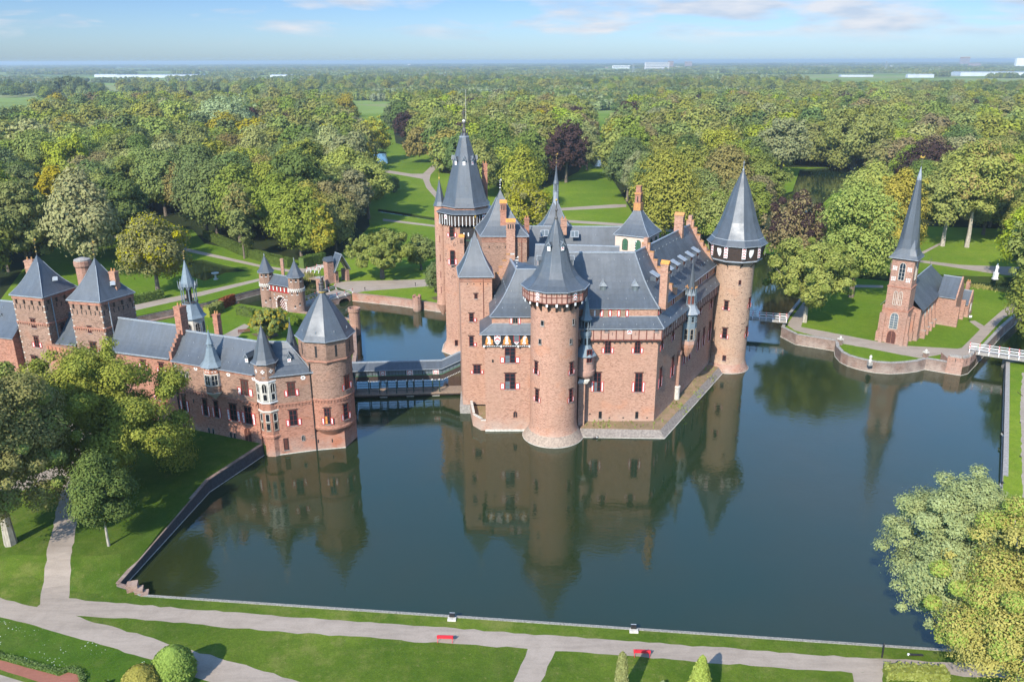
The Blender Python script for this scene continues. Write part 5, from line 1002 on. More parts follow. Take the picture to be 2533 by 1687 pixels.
# octagonal stair turret at the water's edge
tx, ty = -38.6, 118.2; r8a = R(-90) + math.pi / 8
mb = MB(); mb.lathe(tx, ty, [(1.55, -1), (1.5, 3.1), (1.75, 3.3), (1.75, 3.6), (1.62, 3.7), (1.62, 9.5)], 8, 'brick_red', r8a); mb.lathe(tx, ty, [(1.72, 9.5), (1.72, 12.85)], 8, 'stone', r8a); mb.lathe(tx, ty, [(1.8, 9.3), (1.8, 9.5)], 8, 'white', r8a); mb.lathe(tx, ty, [(1.8, 12.85), (1.8, 13.05)], 8, 'white', r8a); mb.lathe(tx, ty, [(1.7, 13.05), (1.7, 16.0)], 8, 'brick_grey', r8a); mb.lathe(tx, ty, [(1.7, 7.7), (1.78, 7.75), (1.78, 7.95), (1.7, 8.0)], 8, 'stone', r8a)
for i in range(8):
    q, nn, tg = ring_dir(tx, ty, 1.72 * math.cos(math.pi / 8), r8a + math.pi / 8 + i * math.pi / 4)
    for du, dz in ((0, 0), (.2, .2), (-.2, .2), (0, .4), (0, .2)): mb.bar(q + tg * (du - .1) + ZV * (14.3 + dz), tg * .2, nn * .04, ZV * .2, 'white' if (du, dz) != (0, .2) else 'brick_grey')
stt = mb.build('stair_turret', fore)
for i in range(8):
    q, nn, tg = ring_dir(tx, ty, 1.72 * math.cos(math.pi / 8), r8a + math.pi / 8 + i * math.pi / 4)
    if nn.y < .1: wall_window(stt, q + ZV * 12.6, q + ZV * 11.1, nn, .72, nx=1, ny=1, shut=0, arch=True, frame='stone'); wall_window(stt, q + ZV * 10.9, q + ZV * 9.75, nn, .72, nx=1, ny=1, shut=0, lintel=False, frame='stone')
    q2 = q - nn * .09
    if nn.y < .1: wall_window(stt, q2 + ZV * 7.5, q2 + ZV * 6.1, nn, .7, nx=1, ny=1, shut=0, lintel=False, frame='stone'); wall_window(stt, q2 + ZV * 5.9, q2 + ZV * 4.6, nn, .7, nx=1, ny=1, shut=0, lintel=False, frame='wood_pale')
mb = MB(); mb.lathe(tx, ty, [(2.15, 15.95), (1.7, 16.5), (1.3, 17.7), (.7, 19.8), (.06, 21.6)], 8, 'slate', r8a); mb.lathe(tx, ty, [(2.18, 15.85), (2.2, 15.97), (2.0, 16.0)], 8, 'lead', r8a); mb.build('roof', stt); finial(stt, tx, ty, 21.5, 23.4, 'gold', .05)
# range C by the water
mb = MB(); pc = [(C0.x, C0.y), (C1.x, C1.y), (-30, 124.5), (-36.5, 124.8)]; mb.prism(pc, -1, 8.7, 'brick_red'); mb.prism(pc, 8.7, 13.75, 'brick_grey'); corbel_row(mb, C0 + DC * 1.2, C1, NC, 8.65, 12); mb.bar(C0 + NC * .003 + ZV * 13.35, C1 - C0, NC * .1, ZV * .3, 'brick_red'); mb.bar(C0 + NC * .003 - ZV * .1, C1 - C0, NC * .08, ZV * .22, 'stone')
rc = mb.build('range', fore)
fw(rc, 1212, 648, 1300, 782, 1.15, C0, DC, NC, nx=2, ny=3, shut=.46, sw=.5, glass='timber'); fw(rc, 1228, 915, 1325, 1068, 1.25, C0, DC, NC, nx=2, ny=3, shut=.42, sw=.55)
fw(rc, 1178, 1190, 1235, 1305, .75, C0, DC, NC, nx=1, ny=1, shut=0, lintel=False, glass='door_wood', frame='black', name='door'); fw(rc, 1360, 1163, 1386, 1212, .42, C0, DC, NC, nx=1, ny=1, shut=0, arch=True, frame='stone_grey')
mb = MB(); p = OP(L3(1370, 604), C0, DC)
for k in range(6): mb.bar(p + DC * (.26 * math.cos(k * math.pi / 3)) + ZV * (.26 * math.sin(k * math.pi / 3)) - DC * .11 - ZV * .11 + NC * .003, DC * .22, NC * .05, ZV * .22, 'white')
mb.tube(C1 + NC * .15 - DC * .1 + ZV * 18.8, C1 + NC * .15 - DC * .1 - ZV * .3, .09, .09, 6, 'black'); mb.build('drainpipe', rc)
E0, E1 = C0 + NC * .35 + ZV * 13.7, C1 + NC * .35 + DC * .4 + ZV * 13.7; mb = MB(); a, b = Vector((-40.3, 121.2, 18.0)), Vector((-35.7, 121.3, 17.9)); P = slope(E0, E1, a, b, 6, .08); mb.grid(P, 'slate'); roof_hooks(mb, P, 4, (2,)); mb.grid(slope(E1, (-31.0, 124.5, 13.7), b, b, 5, .06), 'slate'); mb.grid(slope((-31, 125, 13.7), (-39, 125, 13.7), b, a, 3, .05), 'slate'); ridge_cap(mb, a, b, .24); ridge_cap(mb, E1, b, .12); mb.bar(E0 - ZV * .12, E1 - E0, NC * .1, ZV * .12, 'lead'); mb.build('roof', rc)
q = G(L3(1238, 452), 15.2); dormer(rc, q, NC, .6, .75, .7)
# broad octagonal tower
cx, cy_ = -29.8, 122.3; r8a = R(-90 + 12)
mb = MB(); mb.prism([(-31.9, 119.0), (-27.4, 119.9), (-26.2, 124), (-27, 126), (-32, 126)], -1, 3.2, 'brick_red'); mb.lathe(cx, cy_, [(2.6, 2.2), (3.3, 3.0), (3.95, 3.9), (3.95, 4.2), (3.85, 4.4), (3.85, 9.0)], 40, 'brick_red'); mb.lathe(cx, cy_, [(3.85, 9.0), (3.85, 15.3)], 40, 'brick_grey')
for i in range(26): q, nn, tg = ring_dir(cx, cy_, 3.85, R(180) + i * R(7.3)); mb.bar(q - tg * .12 + ZV * 8.65, tg * .26, nn * .14, ZV * .3, 'brick_red')
mb.lathe(cx, cy_, [(3.85, 8.95), (4.0, 9.0), (4.0, 9.2), (3.85, 9.25)], 40, 'brick_red'); mb.lathe(cx, cy_, [(3.3, 14.2), (4.25, 15.4), (4.3, 15.5), (4.3, 19.1)], 8, 'brick_grey', r8a); mb.lathe(cx, cy_, [(4.32, 15.5), (4.4, 15.55), (4.4, 15.75), (4.32, 15.8)], 8, 'brick_red', r8a)
mb.prism([(-31.95, 118.95), (-27.35, 119.85), (-27.4, 119.98), (-31.9, 119.05)], -.15, .12, 'stone')
ot = mb.build('octagonal_tower', fore, 25)
for i in range(8):
    mb = MB(); q, nn, tg = ring_dir(cx, cy_, 4.3 * math.cos(math.pi / 8), r8a + math.pi / 8 + i * math.pi / 4); slit(mb, q + ZV * 16.3, nn, .34, 1.9); mb.build('loophole', ot)
cwin(ot, L3(1605, 897), L3(1608, 1053), .95, cx, cy_, 3.85, nx=2, ny=4, shut=.4, sw=.42, glow='orange_tile'); cwin(ot, L3(1775, 858), L3(1790, 1005), .95, cx, cy_, 3.85, nx=1, ny=4, shut=.4, sw=.42); cwin(ot, L3(1788, 580), L3(1795, 715), 1.1, cx, cy_, 3.85, nx=2, ny=3, shut=.45, sw=.5, glass='door_wood')
for x, y in ((1520, 1215), (1655, 1210)): 
    mb = MB(); slit(mb, OP(L3(x, y + 20), (-31.9, 119.0), Vector((4.5, .9, 0)).normalized()), (.2, -.98), .18, .6); mb.build('loophole', ot)
pr = [(4.75, 19.05), (4.2, 19.75), (3.7, 20.6), (2.3, 22.9), (.9, 25.0), (.25, 25.9)]
mb = MB(); mb.lathe(cx, cy_, pr, 8, 'slate', r8a); mb.lathe(cx, cy_, [(4.8, 18.95), (4.82, 19.08), (4.5, 19.1)], 8, 'lead', r8a)
for i in range(8):
    P = [ring_dir(cx, cy_, r, r8a + math.pi * i / 4)[0] + ZV * z for r, z in pr]
    for j in range(len(P) - 1): ridge_cap(mb, P[j], P[j + 1], .05, 'slate')
    q, nn, tg = ring_dir(cx, cy_, 3.65, r8a + math.pi / 8 + i * math.pi / 4); mb.bar(q + ZV * 20.1, tg * .1, nn * .1, ZV * .35, 'lead')
mb.build('roof', ot)
mb = MB(); mb.lathe(cx, cy_, [(.28, 25.6), (.42, 25.8), (.3, 26.0), (.22, 26.6), (.36, 26.7), (.18, 26.9), (.3, 27.2), (.12, 27.4), (.22, 27.7), (.05, 28.0), (.03, 29.2)], 8, 'bronze'); mb.lathe(cx, cy_, [(.45, 25.75), (.5, 25.85), (.4, 25.95)], 8, 'gold'); mb.build('finial', ot)
mb = MB(); mb.lathe(-36.0, 124.6, [(1.15, 10), (1.1, 15.6)], 8, 'brick_red'); mb.lathe(-36.0, 124.6, [(1.4, 15.5), (1.0, 16.3), (.5, 18.2), (.05, 20.2)], 8, 'slate'); mb.tube((-36, 124.6, 20), (-36, 124.6, 20.9), .05, .03, 5, 'lead'); mb.build('stair_turret', fore)
# lead covered belfry over the forecourt side
yb = 133.5; q = A(L2(285, 905), yb); bx_, by_ = A(L2(290, 850), yb).x, yb; zf = lambda x, y: A(L2(x, y), yb).z; r8a = R(-90) + math.pi / 8
z0_, z1_, z2_, z3_ = zf(300, 870), zf(280, 735), zf(250, 575), zf(218, 330)
mb = MB(); mb.lathe(bx_, by_, [(1.95, 2), (1.95, z0_ + .3)], 8, 'stone', r8a); bf = mb.build('belfry', fore)
for i in range(8):
    q, nn, tg = ring_dir(bx_, by_, 1.95 * math.cos(math.pi / 8), r8a + math.pi / 8 + i * math.pi / 4)
    if nn.y < .1: wall_window(bf, q + ZV * (z0_ - .9), q + ZV * (z0_ - 2.6), nn, .7, nx=1, ny=3, shut=0, arch=True, frame='stone_grey')
mb = MB(); mb.lathe(bx_, by_, [(2.45, z0_), (2.0, z0_ + .5), (1.55, z0_ + 1.6), (1.25, z1_)], 8, 'blue_grey', r8a)
for i in range(8):
    q, nn, tg = ring_dir(bx_, by_, 1.18, r8a + i * math.pi / 4); mb.tube(q + ZV * z1_, q + ZV * z2_, .09, .09, 5, 'blue_grey'); q2, _, _ = ring_dir(bx_, by_, 1.45, r8a + i * math.pi / 4); mb.tube(q2 + ZV * (z2_ - .4), q2 + nn * .12 + ZV * (z2_ + 1.0), .08, .03, 5, 'lead')
    q, nn, tg = ring_dir(bx_, by_, 1.28, r8a + math.pi / 8 + i * math.pi / 4); mb.bar(q - tg * .38 + ZV * (z2_ - .55), tg * .38 + ZV * 1.1, nn * .08, ZV * .16, 'lead'); mb.bar(q + ZV * (z2_ + .55), tg * .38 - ZV * 1.1, nn * .081, ZV * .16, 'lead'); mb.bar(q - tg * .4 + ZV * (z1_ + .05), tg * .8, nn * .05, ZV * .35, 'bronze')
mb.lathe(bx_, by_, [(.35, z1_), (.5, z1_ + .5), (.45, z2_)], 8, 'black'); mb.lathe(bx_, by_, [(1.2, z2_ - .05), (1.05, z2_ + .6), (.62, z2_ + 2.2), (.06, z3_)], 8, 'blue_grey', r8a); mb.build('lantern', bf); finial(bf, bx_, by_, z3_ - .1, zf(215, 235), 'gold', .07)
# range B and the two square towers
mb = MB(); mb.prism(block(BW0, BW1, NB, 6.6), -1, 13.9, 'brick_red'); mb.bar(BW0 + NB * .003 + ZV * 13.3, BW1 - BW0, NB * .1, ZV * .3, 'brick_red'); rb = mb.build('range', fore)
for x, y0, y1 in ((1265, 1178, 1240), (1425, 1200, 1290), (1395, 1440, 1530)): pwin(rb, L1(x, y0), L1(x, y1), 1.0, BW0, DB, NB, nx=2, ny=3, shut=.5, sw=.45)
mb = MB(); E0, E1 = BW0 + NB * .4 + ZV * 13.85, BW1 + NB * .4 + ZV * 13.85; a, b = BW0 - NB * 3.3 + ZV * 18.5, BW1 - NB * 3.3 + ZV * 18.3; P = slope(E0, E1, a, b, 7, .12); mb.grid(P, 'slate'); mb.grid(slope(BW1 - NB * 7 + ZV * 13.8, BW0 - NB * 7 + ZV * 13.8, b, a, 4, .05), 'slate'); ridge_cap(mb, a, b, .28); mb.bar(E0 - ZV * .2, E1 - E0, NB * .22, ZV * .2, 'lead'); mb.build('roof', rb)
def sqtower(FLp, FRp, BRp, ze, apx, wins, label):
    FLp, FRp, BRp = Vector(FLp), Vector(FRp), Vector(BRp); BLp = FLp + BRp - FRp; c = (FLp + BRp) / 2; pl = [c + (p - c) * .93 for p in (FLp, FRp, BRp, BLp)]
    mb = MB(); mb.prism([(p.x, p.y) for p in pl], -1, ze - .1, 'brick_grey')
    for i in (0, 1):
        a, b = pl[i], pl[i + 1]; d = (b - a); t = d.normalized(); n = Vector((d.y, -d.x, 0)).normalized()
        mb.bar(a + n * .003 + ZV * (ze - .75), d, n * .14, ZV * .6, 'brick_red'); corbel_row(mb, a, b, n, ze - 5.0, 14)
        for k in range(7): slit(mb, a + d * ((k + .5) / 7) + ZV * (ze - 2.5), n, .16, .75)
        for k in range(4): mb.bar(a + d * ((k + .5) / 4) - t * .12 + n * .003 + ZV * (ze - 1.5), t * .24, n * .2, ZV * .75, 'timber')
        for z in range(int(ze)): mb.bar(a + n * .003 + ZV * (z + .2) , t * (.35 if z % 2 else .2), n * .02, ZV * .2, 'stone'); mb.bar(b + n * .003 + ZV * (z + .2) - t * (.35 if z % 2 else .2), t * (.35 if z % 2 else .2), n * .02, ZV * .2, 'stone')
    d = pl[1] - pl[0]; q = pl[1] + (pl[2] - pl[1]) * .22; n = Vector(((pl[2] - pl[1]).y, -(pl[2] - pl[1]).x, 0)).normalized(); mb.tube(q + n * .12 + ZV * (ze - .4), q + n * .12 + ZV * 2, .1, .1, 6, 'lead')
    t_ = mb.build('square_tower', fore); n = Vector((d.y, -d.x, 0)).normalized()
    for (x, y0, y1, w, s) in wins: pwin(t_, L1(x, y0), L1(x, y1), w, pl[0], d.normalized(), n, nx=2, ny=3, shut=s, sw=.5)
    d2 = pl[2] - pl[1]; n2 = Vector((d2.y, -d2.x, 0)).normalized(); q = pl[1] + d2 * .4; wall_window(t_, q + ZV * (ze - 5.6), q + ZV * (ze - 7.3), n2, .95, nx=1, ny=3, shut=0)
    z = A(apx, c.y).z; ap2 = pyramid(t_, [(p.x, p.y) for p in (FLp, FRp, BRp, BLp)], ze, (c.x, c.y, z), .11); finial(t_, c.x, c.y, z - .2, z + 2.8, 'gold', .07)
    mb = MB(); q = FRp.lerp(BRp, .5).lerp(c, .35) + ZV * (ze + (z - ze) * .28); mb.bar(q, (.6, .2, .0), (-.2, .5, .6), (.3, -.1, .15), 'lead'); mb.build('roof_hatch', t_)
    return t_, c
t2, c2 = sqtower((-75.5, 131.7, 0), (-69.0, 130.1, 0), (-65.8, 136.3, 0), 22, L1(825, 275), [(790, 880, 940, .7, 0), (825, 1020, 1110, 1.3, .45)], '')
t1, c1 = sqtower((-87.1, 135.0, 0), (-80.2, 133.0, 0), (-77.9, 140.2, 0), 22, L1(328, 250), [(295, 815, 895, 1.0, 0), (325, 970, 1065, 1.0, .45), (150, 1090, 1180, 1.0, .45)], '')
q = A(L1(1020, 590), 134.2); chimney(t2, q.x, 134.6, q.z - 2, A(L1(1008, 400), 134.2).z, 1.15, 1.0, R(-14), cap='pot', slots=False)
q = A(L1(740, 470), 139.5); mb = MB(); zt = A(L1(740, 300), 140).z; mb.lathe(q.x, 140, [(1.25, 14), (1.25, zt - 1.2), (1.45, zt - .9), (1.45, zt - .1), (1.3, zt)], 14, 'brick_church'); mb.lathe(q.x, 140, [(1.35, zt + .003), (1.35, zt + .2), (.5, zt + .5)], 14, 'stone_grey'); mb.build('chimney', t2)
q = A(L1(275, 360), 138.5); chimney(t1, q.x, 138.5, q.z - 3, A(L1(280, 295), 138.5).z, 1.5, 1.2, 0, cap='pot', slots=False)
gb = gable_block('link_range', fore, (-81, 138.5, 0), (-75, 136.8, 0), 4.2, 13.4, 17.8, m='brick_red', z0=-1)
mb = MB()
for z in (13.3, 14.1): pass
def parapet_block(name, pts, z1):
    mb = MB(); mb.prism(pts, -1, z1, 'brick_red')
    for i in range(len(pts)):
        a, b = Vector((*pts[i], 0)), Vector((*pts[(i + 1) % len(pts)], 0)); d = b - a; n = Vector((d.y, -d.x, 0)).normalized(); k = max(2, int(d.length / .9)); t = d.normalized()
        mb.bar(a + ZV * z1 - n * .35, d, n * .5, ZV * .9, 'brick_red'); mb.bar(a + ZV * (z1 + .903) - n * .4, d, n * .6, ZV * .15, 'brick_grey')
        for j in range(k): mb.bar(a + d * ((j + .5) / k) - t * .1 + n * .003 + ZV * (z1 - .7), t * .2, n * .3, ZV * .65, 'brick_grey'); slit(mb, a + d * ((j + .5) / k) + n * .15 + ZV * (z1 + .1), n, .12, .7)
    return mb.build(name, fore)
p0, p1, p2 = G(L1(420, 1075), 12.6), G(L1(690, 1125), 12.6), G(L1(745, 1095), 12.6)
pb = parapet_block('parapet_block', [(p0.x, p0.y), (p1.x, p1.y), (p1.x + 1.3, p1.y + 3.2), (p0.x + 1.3, p0.y + 4.2)], 12.4)
p0, p1 = G(L1(-60, 965), 13.2), G(L1(225, 1020), 13.2)
pb2 = parapet_block('parapet_block', [(p0.x, p0.y), (p1.x, p1.y), (p1.x + 1, p1.y + 4), (p0.x + 1, p0.y + 4)], 13.0)
d = (p1 - p0).normalized()
for x, y0, y1 in ((300, 1140, 1230), (155, 1100, 1180), (10, 1070, 1150)): pwin(pb2 if x < 200 else t1, L1(x, y0), L1(x, y1), 1.0, (p0.x, p0.y) if x < 200 else (-87.1 + .2, 135.2), d, Vector((d.y, -d.x, 0)), nx=2, ny=3, shut=.5, sw=.45)
gable_block('range', fore, (-112, 146, 0), (-86.5, 138.5, 0), 4.6, 14.2, 19.4, m='brick_red', z0=-1)
q = G(L1(30, 860), 15.6); dormer(fore, q, Vector((-.28, -.96, 0)), 1.0, 1.0, .9)

# ================================================================== covered bridge between forecourt and castle
p0, p1 = G(T4(655, 1050)), G(T4(1610, 1020)); DB_ = (p1 - p0).normalized(); NBr = Vector((DB_.y, -DB_.x, 0))
cb = thing('covered_bridge', 'covered footbridge with slate roof and glazed sides between the red brick wing and the castle', 'bridge', (-17, 124, 0))
OB = lambda x, y: OP(T4(x, y), p0, DB_)
zE, zG, zP, zD = OB(900, 540).z, OB(900, 650).z, OB(900, 745).z, .75
s0, s1 = (OB(190, 700) - p0).dot(DB_) - .5, (OB(1720, 620) - p0).dot(DB_); s2 = (OB(2060, 420) - p0).dot(DB_) + .6; rise = OB(2040, 345).z - OB(1720, 525).z
at = lambda s, z, o=0.0: p0 + DB_ * s - p0.z * ZV + ZV * z + NBr * o
WB = 2.6
mb = MB()
for o in (-.05, -WB): mb.bar(at(s0, zP, o), DB_ * (s1 - s0), -NBr * .12, ZV * (zG - zP - .1), 'timber'); mb.bar(at(s0, zG - .1, o + .06), DB_ * (s1 - s0), -NBr * .2, ZV * .14, 'green'); mb.hexa([at(s1, zP, o), at(s2, zP + rise, o), at(s2, zP + rise, o - .12), at(s1, zP, o - .12), at(s1, zG, o), at(s2, zG + rise, o), at(s2, zG + rise, o - .12), at(s1, zG, o - .12)], 'timber'); mb.hexa([at(s1, zG - .05, o + .06), at(s2, zG - .05 + rise, o + .06), at(s2, zG - .05 + rise, o - .14), at(s1, zG - .05, o - .14), at(s1, zG + .08, o + .06), at(s2, zG + .08 + rise, o + .06), at(s2, zG + .08 + rise, o - .14), at(s1, zG + .08, o - .14)], 'green')
mb.bar(at(s0, zP, -.18), DB_ * (s1 - s0), -NBr * (WB - .2), ZV * .15, 'timber'); 
for i in range(60): mb.bar(at(s0 + (s1 - s0) * i / 60, zP - .12, -.02), DB_ * .12, NBr * .03, ZV * .12, 'white')
for i in range(14): f = i / 14; mb.bar(at(s1 + (s2 - s1) * f, zP - .12 + rise * f, -.02), DB_ * .12, NBr * .03, ZV * .14, 'white')
mb.build('side_boards', cb)
mb = MB()
for o in (-.06, -WB - .02):
    mb.bar(at(s0, zG + .06, o), DB_ * (s1 - s0), -NBr * .04, ZV * (zE - zG), 'glass_pale'); mb.hexa([at(s1, zG + .08, o), at(s2, zG + .08 + rise, o), at(s2, zG + .08 + rise, o - .04), at(s1, zG + .08, o - .04), at(s1, zE, o), at(s2, zE + rise, o), at(s2, zE + rise, o - .04), at(s1, zE, o - .04)], 'glass_pale')
    n = 26
    for i in range(n + 1): mb.bar(at(s0 + (s1 - s0) * i / n - .03, zG + .05, o + .045), DB_ * (.14 if i % 5 == 0 else .05), -NBr * .04, ZV * (zE - zG), 'black')
    mb.bar(at(s0, (zG + zE) / 2, o + .04), DB_ * (s1 - s0), -NBr * .03, ZV * .04, 'black')
    for i in range(6): f = i / 6; mb.bar(at(s1 + (s2 - s1) * f, zG + .05 + rise * f, o + .045), DB_ * .06, -NBr * .04, ZV * (zE - zG), 'black')
for x in (635, 1130, 1605): q = OB(x, 560); chevron_panel(mb, q - ZV * (q.z - zE), DB_, NBr, .62, zE - zG - .05, .02); [mb.bar(q - ZV * (q.z - zG) + DB_ * u + NBr * .02, DB_ * .12, NBr * .03, ZV * (zE - zG), c) for u, c in ((-.58, 'white'), (-.44, 'red'), (.32, 'red'), (.46, 'white'))]
mb.build('glazing', cb)
mb = MB(); hr = 1.05
A0, A1_, A2_ = at(s0 - .6, zE, .35), at(s1, zE, .35), at(s2, zE + rise, .35); R0_, R1_, R2_ = at(s0 - .6, zE + hr, -WB / 2), at(s1, zE + hr, -WB / 2), at(s2, zE + hr + rise, -WB / 2); B0_, B1_, B2_ = at(s0 - .6, zE, -WB - .35), at(s1, zE, -WB - .35), at(s2, zE + rise, -WB - .35)
for q in ((A0, A1_, R1_, R0_), (A1_, A2_, R2_, R1_), (R0_, R1_, B1_, B0_), (R1_, R2_, B2_, B1_)): mb.poly(q, 'slate')
for a, b in ((A0, A1_), (A1_, A2_)): mb.bar(a - ZV * .1, b - a, NBr * .08, ZV * .11, 'lead')
ridge_cap(mb, R0_, R1_, .25); ridge_cap(mb, R1_, R2_, .25)
mb.hexa([at(s0 - 3.0, 1.2, .9), at(s0 - .1, 1.2, .7), at(s0 - .1, 1.2, -WB), at(s0 - 3.0, 1.2, -WB), at(s0 - 3.0, zE + .6, .5), at(s0 - .5, zE + .5, .35), at(s0 - .5, zE + .6, -WB), at(s0 - 3.0, zE + .6, -WB)], 'slate')
mb.build('roof', cb)
mb = MB(); mb.bar(at(s0 - 1, zD - .25, .25), DB_ * (s2 - s0 + 1), -NBr * (WB + .5), ZV * .25, 'wood'); mb.bar(at(s0 - 1, zD - .5, .3), DB_ * (s2 - s0 + 1), -NBr * .15, ZV * .26, 'timber'); mb.bar(at(s0 - 1, zD - .5, -WB - .1), DB_ * (s2 - s0 + 1), -NBr * .15, ZV * .26, 'timber'); mb.build('deck', cb)
for x in (655, 1140, 1610): mb = MB(); s = (OB(x, 1040) - p0).dot(DB_); mb.bar(at(s - .7, -1, .1), DB_ * 1.4, -NBr * WB, ZV * 1.25, 'stone'); mb.build('pier', cb)
for x in (380, 575, 703, 885, 1073, 1197, 1370, 1543, 1670):
    s = (OB(x, 800) - p0).dot(DB_)
    for o in (.02, -WB): mb = MB(); mb.bar(at(s - .08, zD, o), DB_ * .16, -NBr * .16, ZV * (zP - zD), 'green_dark'); mb.bar(at(s - .05, zP + .3, .03), DB_ * .1, NBr * .04, ZV * (zG - zP - .5), 'green_dark'); mb.lathe(at(s, 0, .06).x, at(s, 0, .06).y, [(.02, zP - .2), (.13, zP), (.02, zP + .2)], 6, 'white') if o > 0 else None; mb.build('post', cb)
mb = MB()
for z in (zD + .5, zD + 1.0):
    for o in (-.05, -WB): mb.bar(at(s0, z, o), DB_ * (s1 - s0), -NBr * .06, ZV * .08, 'green_dark')
for x in (640, 1133, 1607):
    s = (OB(x, 790) - p0).dot(DB_)
    for g in (-1, 1): mb.tube(at(s + g * .75, zP - .8, 0), at(s + g * .15, zP - .05, 0), .06, .06, 5, 'green_dark')
mb.build('railing', cb)

# ================================================================== twin towered gate with portcullis, bridge and lodge
gt = thing('twin_tower_gate', 'small brick gate with two round turrets and a red and white portcullis', 'gatehouse', (-57, 195, 1))
gl, gr = Vector((-61.9, 197.9, 0)), Vector((-53.2, 193.0, 0)); dg = (gr - gl).normalized(); ng = Vector((dg.y, -dg.x, 0))
for c, r in ((gl, 1.8), (gr, 1.95)):
    mb = MB(); mb.lathe(c.x, c.y, [(r + .25, -1), (r + .2, .3), (r, .8), (r, 7.0)], 28, 'brick_grey'); mb.lathe(c.x, c.y, [(r, 7.0), (r + .05, 7.1), (r + .02, 10.3)], 8, 'brick_grey', math.atan2(ng.y, ng.x) + math.pi / 8); mb.lathe(c.x, c.y, [(r + .02, 6.8), (r + .1, 6.9), (r + .1, 7.1), (r + .02, 7.2)], 28, 'stone')
    for i in range(26): q, nn, t = ring_dir(c.x, c.y, r + .09, i * 2 * math.pi / 26); mb.bar(q - t * .1 + ZV * 6.55, t * .2, nn * .06, ZV * .25, 'white'); mb.bar(q + t * .12 + ZV * 7.2, t * .2, nn * .05, ZV * .2, 'white')
    for a, z in ((-110, 9.2), (-75, 9.2), (-40, 9.2), (-112, 5.9), (-72, 5.9), (-95, 2.6), (-60, 3.2)): q, nn, t = ring_dir(c.x, c.y, r * .99, R(a)); slit(mb, q + ZV * z, nn, .34, .6); mb.bar(q - t * .25 + nn * .01 + ZV * (z - .14), t * .5, nn * .06, ZV * .12, 'white')
    tw = mb.build('turret', gt, 25); mb = MB(); r8a = math.atan2(ng.y, ng.x) + math.pi / 8; mb.lathe(c.x, c.y, [(r + .38, 10.2), (r - .1, 10.8), (1.0, 12.2), (.06, 14.2)], 8, 'slate', r8a); mb.lathe(c.x, c.y, [(r + .4, 10.1), (r + .42, 10.22), (r + .2, 10.24)], 8, 'lead', r8a); mb.lathe(c.x, c.y, [(.05, 14.0), (.14, 14.3), (.03, 14.8)], 6, 'lead'); mb.build('roof', tw)
a, b = gl + dg * 1.5 + ng * .6, gr - dg * 1.6 + ng * .6; L_ = (b - a).length; mid = (a + b) / 2
mb = MB(); ow, oh = 1.35, 3.0
mb.bar(a - ng * 3 - ZV, dg * (L_ / 2 - ow), ng * 3, ZV * 6.6, 'brick_grey'); mb.bar(mid + dg * ow - ng * 3 - ZV, dg * (L_ / 2 - ow), ng * 3, ZV * 6.6, 'brick_grey')
k = 9; arc = [(ow * math.cos(math.pi * i / k), 1.2 + oh - ow + ow * math.sin(math.pi * i / k)) for i in range(k + 1)]
for i in range(k): (u0, z0_), (u1, z1_) = arc[i], arc[i + 1]; mb.hexa([mid + dg * u0 + ZV * z0_, mid + dg * u1 + ZV * z1_, mid + dg * u1 - ng * 3 + ZV * z1_, mid + dg * u0 - ng * 3 + ZV * z0_, mid + dg * u0 + ZV * 5.6, mid + dg * u1 + ZV * 5.6, mid + dg * u1 - ng * 3 + ZV * 5.6, mid + dg * u0 - ng * 3 + ZV * 5.6], 'brick_grey')
for i in range(14):
    t_ = math.pi * (i + .5) / 14
    if i % 2 == 0: q = mid + dg * (math.cos(t_) * (ow + .3)) + ZV * (1.2 + oh - ow + math.sin(t_) * (ow + .3)); mb.bar(q - dg * .22 - ZV * .14 + ng * .003, dg * .44, ng * .05, ZV * .28, 'white')
for i in range(4):
    for g in (-1, 1): mb.bar(mid + dg * (g * (ow + .3) - .22) + ng * .003 + ZV * (1.0 + i * .5), dg * .44, ng * .05, ZV * .22, 'white'); mb.bar(mid + dg * (g * 2.1 - .2) + ng * .003 + ZV * (3.6 + (i % 2) * .9), dg * .4, ng * .05, ZV * .3, 'white')
gw = mb.build('gate_wall', gt)
mb = MB(); pp = mid - ng * 1.0
mb.bar(pp - dg * ow + ZV * .8, dg * (2 * ow), ng * .06, ZV * (oh + .3), 'timber_red')
for i in range(8):
    for j in range(8):
        if (i + j) % 2 == 0: mb.bar(pp + dg * (-ow + i * ow / 4) + ng * .063 + ZV * (.8 + j * .42), dg * (ow / 4) + ZV * .14, ng * .02, ZV * .2, 'white')
mb.build('portcullis', gw)
mb = MB(); fb = a + ZV * 5.62 + ng * .25; mb.bar(fb - ng * 2.8, dg * L_, ng * 2.8, ZV * 1.9, 'timber_red'); mb.bar(fb, dg * L_, ng * .06, ZV * .2, 'red')
for i in range(11): mb.bar(fb + dg * (L_ * i / 11 + .1) + ng * .01 + ZV * .25, dg * .24, ng * .06, ZV * 1.0, 'white' if i % 2 == 0 else 'red'); mb.bar(fb + dg * (L_ * i / 11 + .1) + ng * .01 + ZV * 1.4, dg * .34, ng * .04, ZV * .45, 'black')
mb.build('bretache', gw)
mb = MB(); e0, e1 = fb + ng * .35 + ZV * 1.85, fb + dg * L_ + ng * .35 + ZV * 1.85; rr0, rr1 = fb - ng * 1.5 + ZV * 3.9, fb + dg * L_ - ng * 1.5 + ZV * 3.9; mb.grid(slope(e0, e1, rr0, rr1, 5, .1), 'slate'); mb.grid(slope(fb + dg * L_ - ng * 3.2 + ZV * 1.85, fb - ng * 3.2 + ZV * 1.85, rr1, rr0, 3, .05), 'slate'); ridge_cap(mb, rr0, rr1, .2); mb.bar(e0 - ZV * .1, e1 - e0, ng * .06, ZV * .1, 'lead'); mb.build('roof', gw)
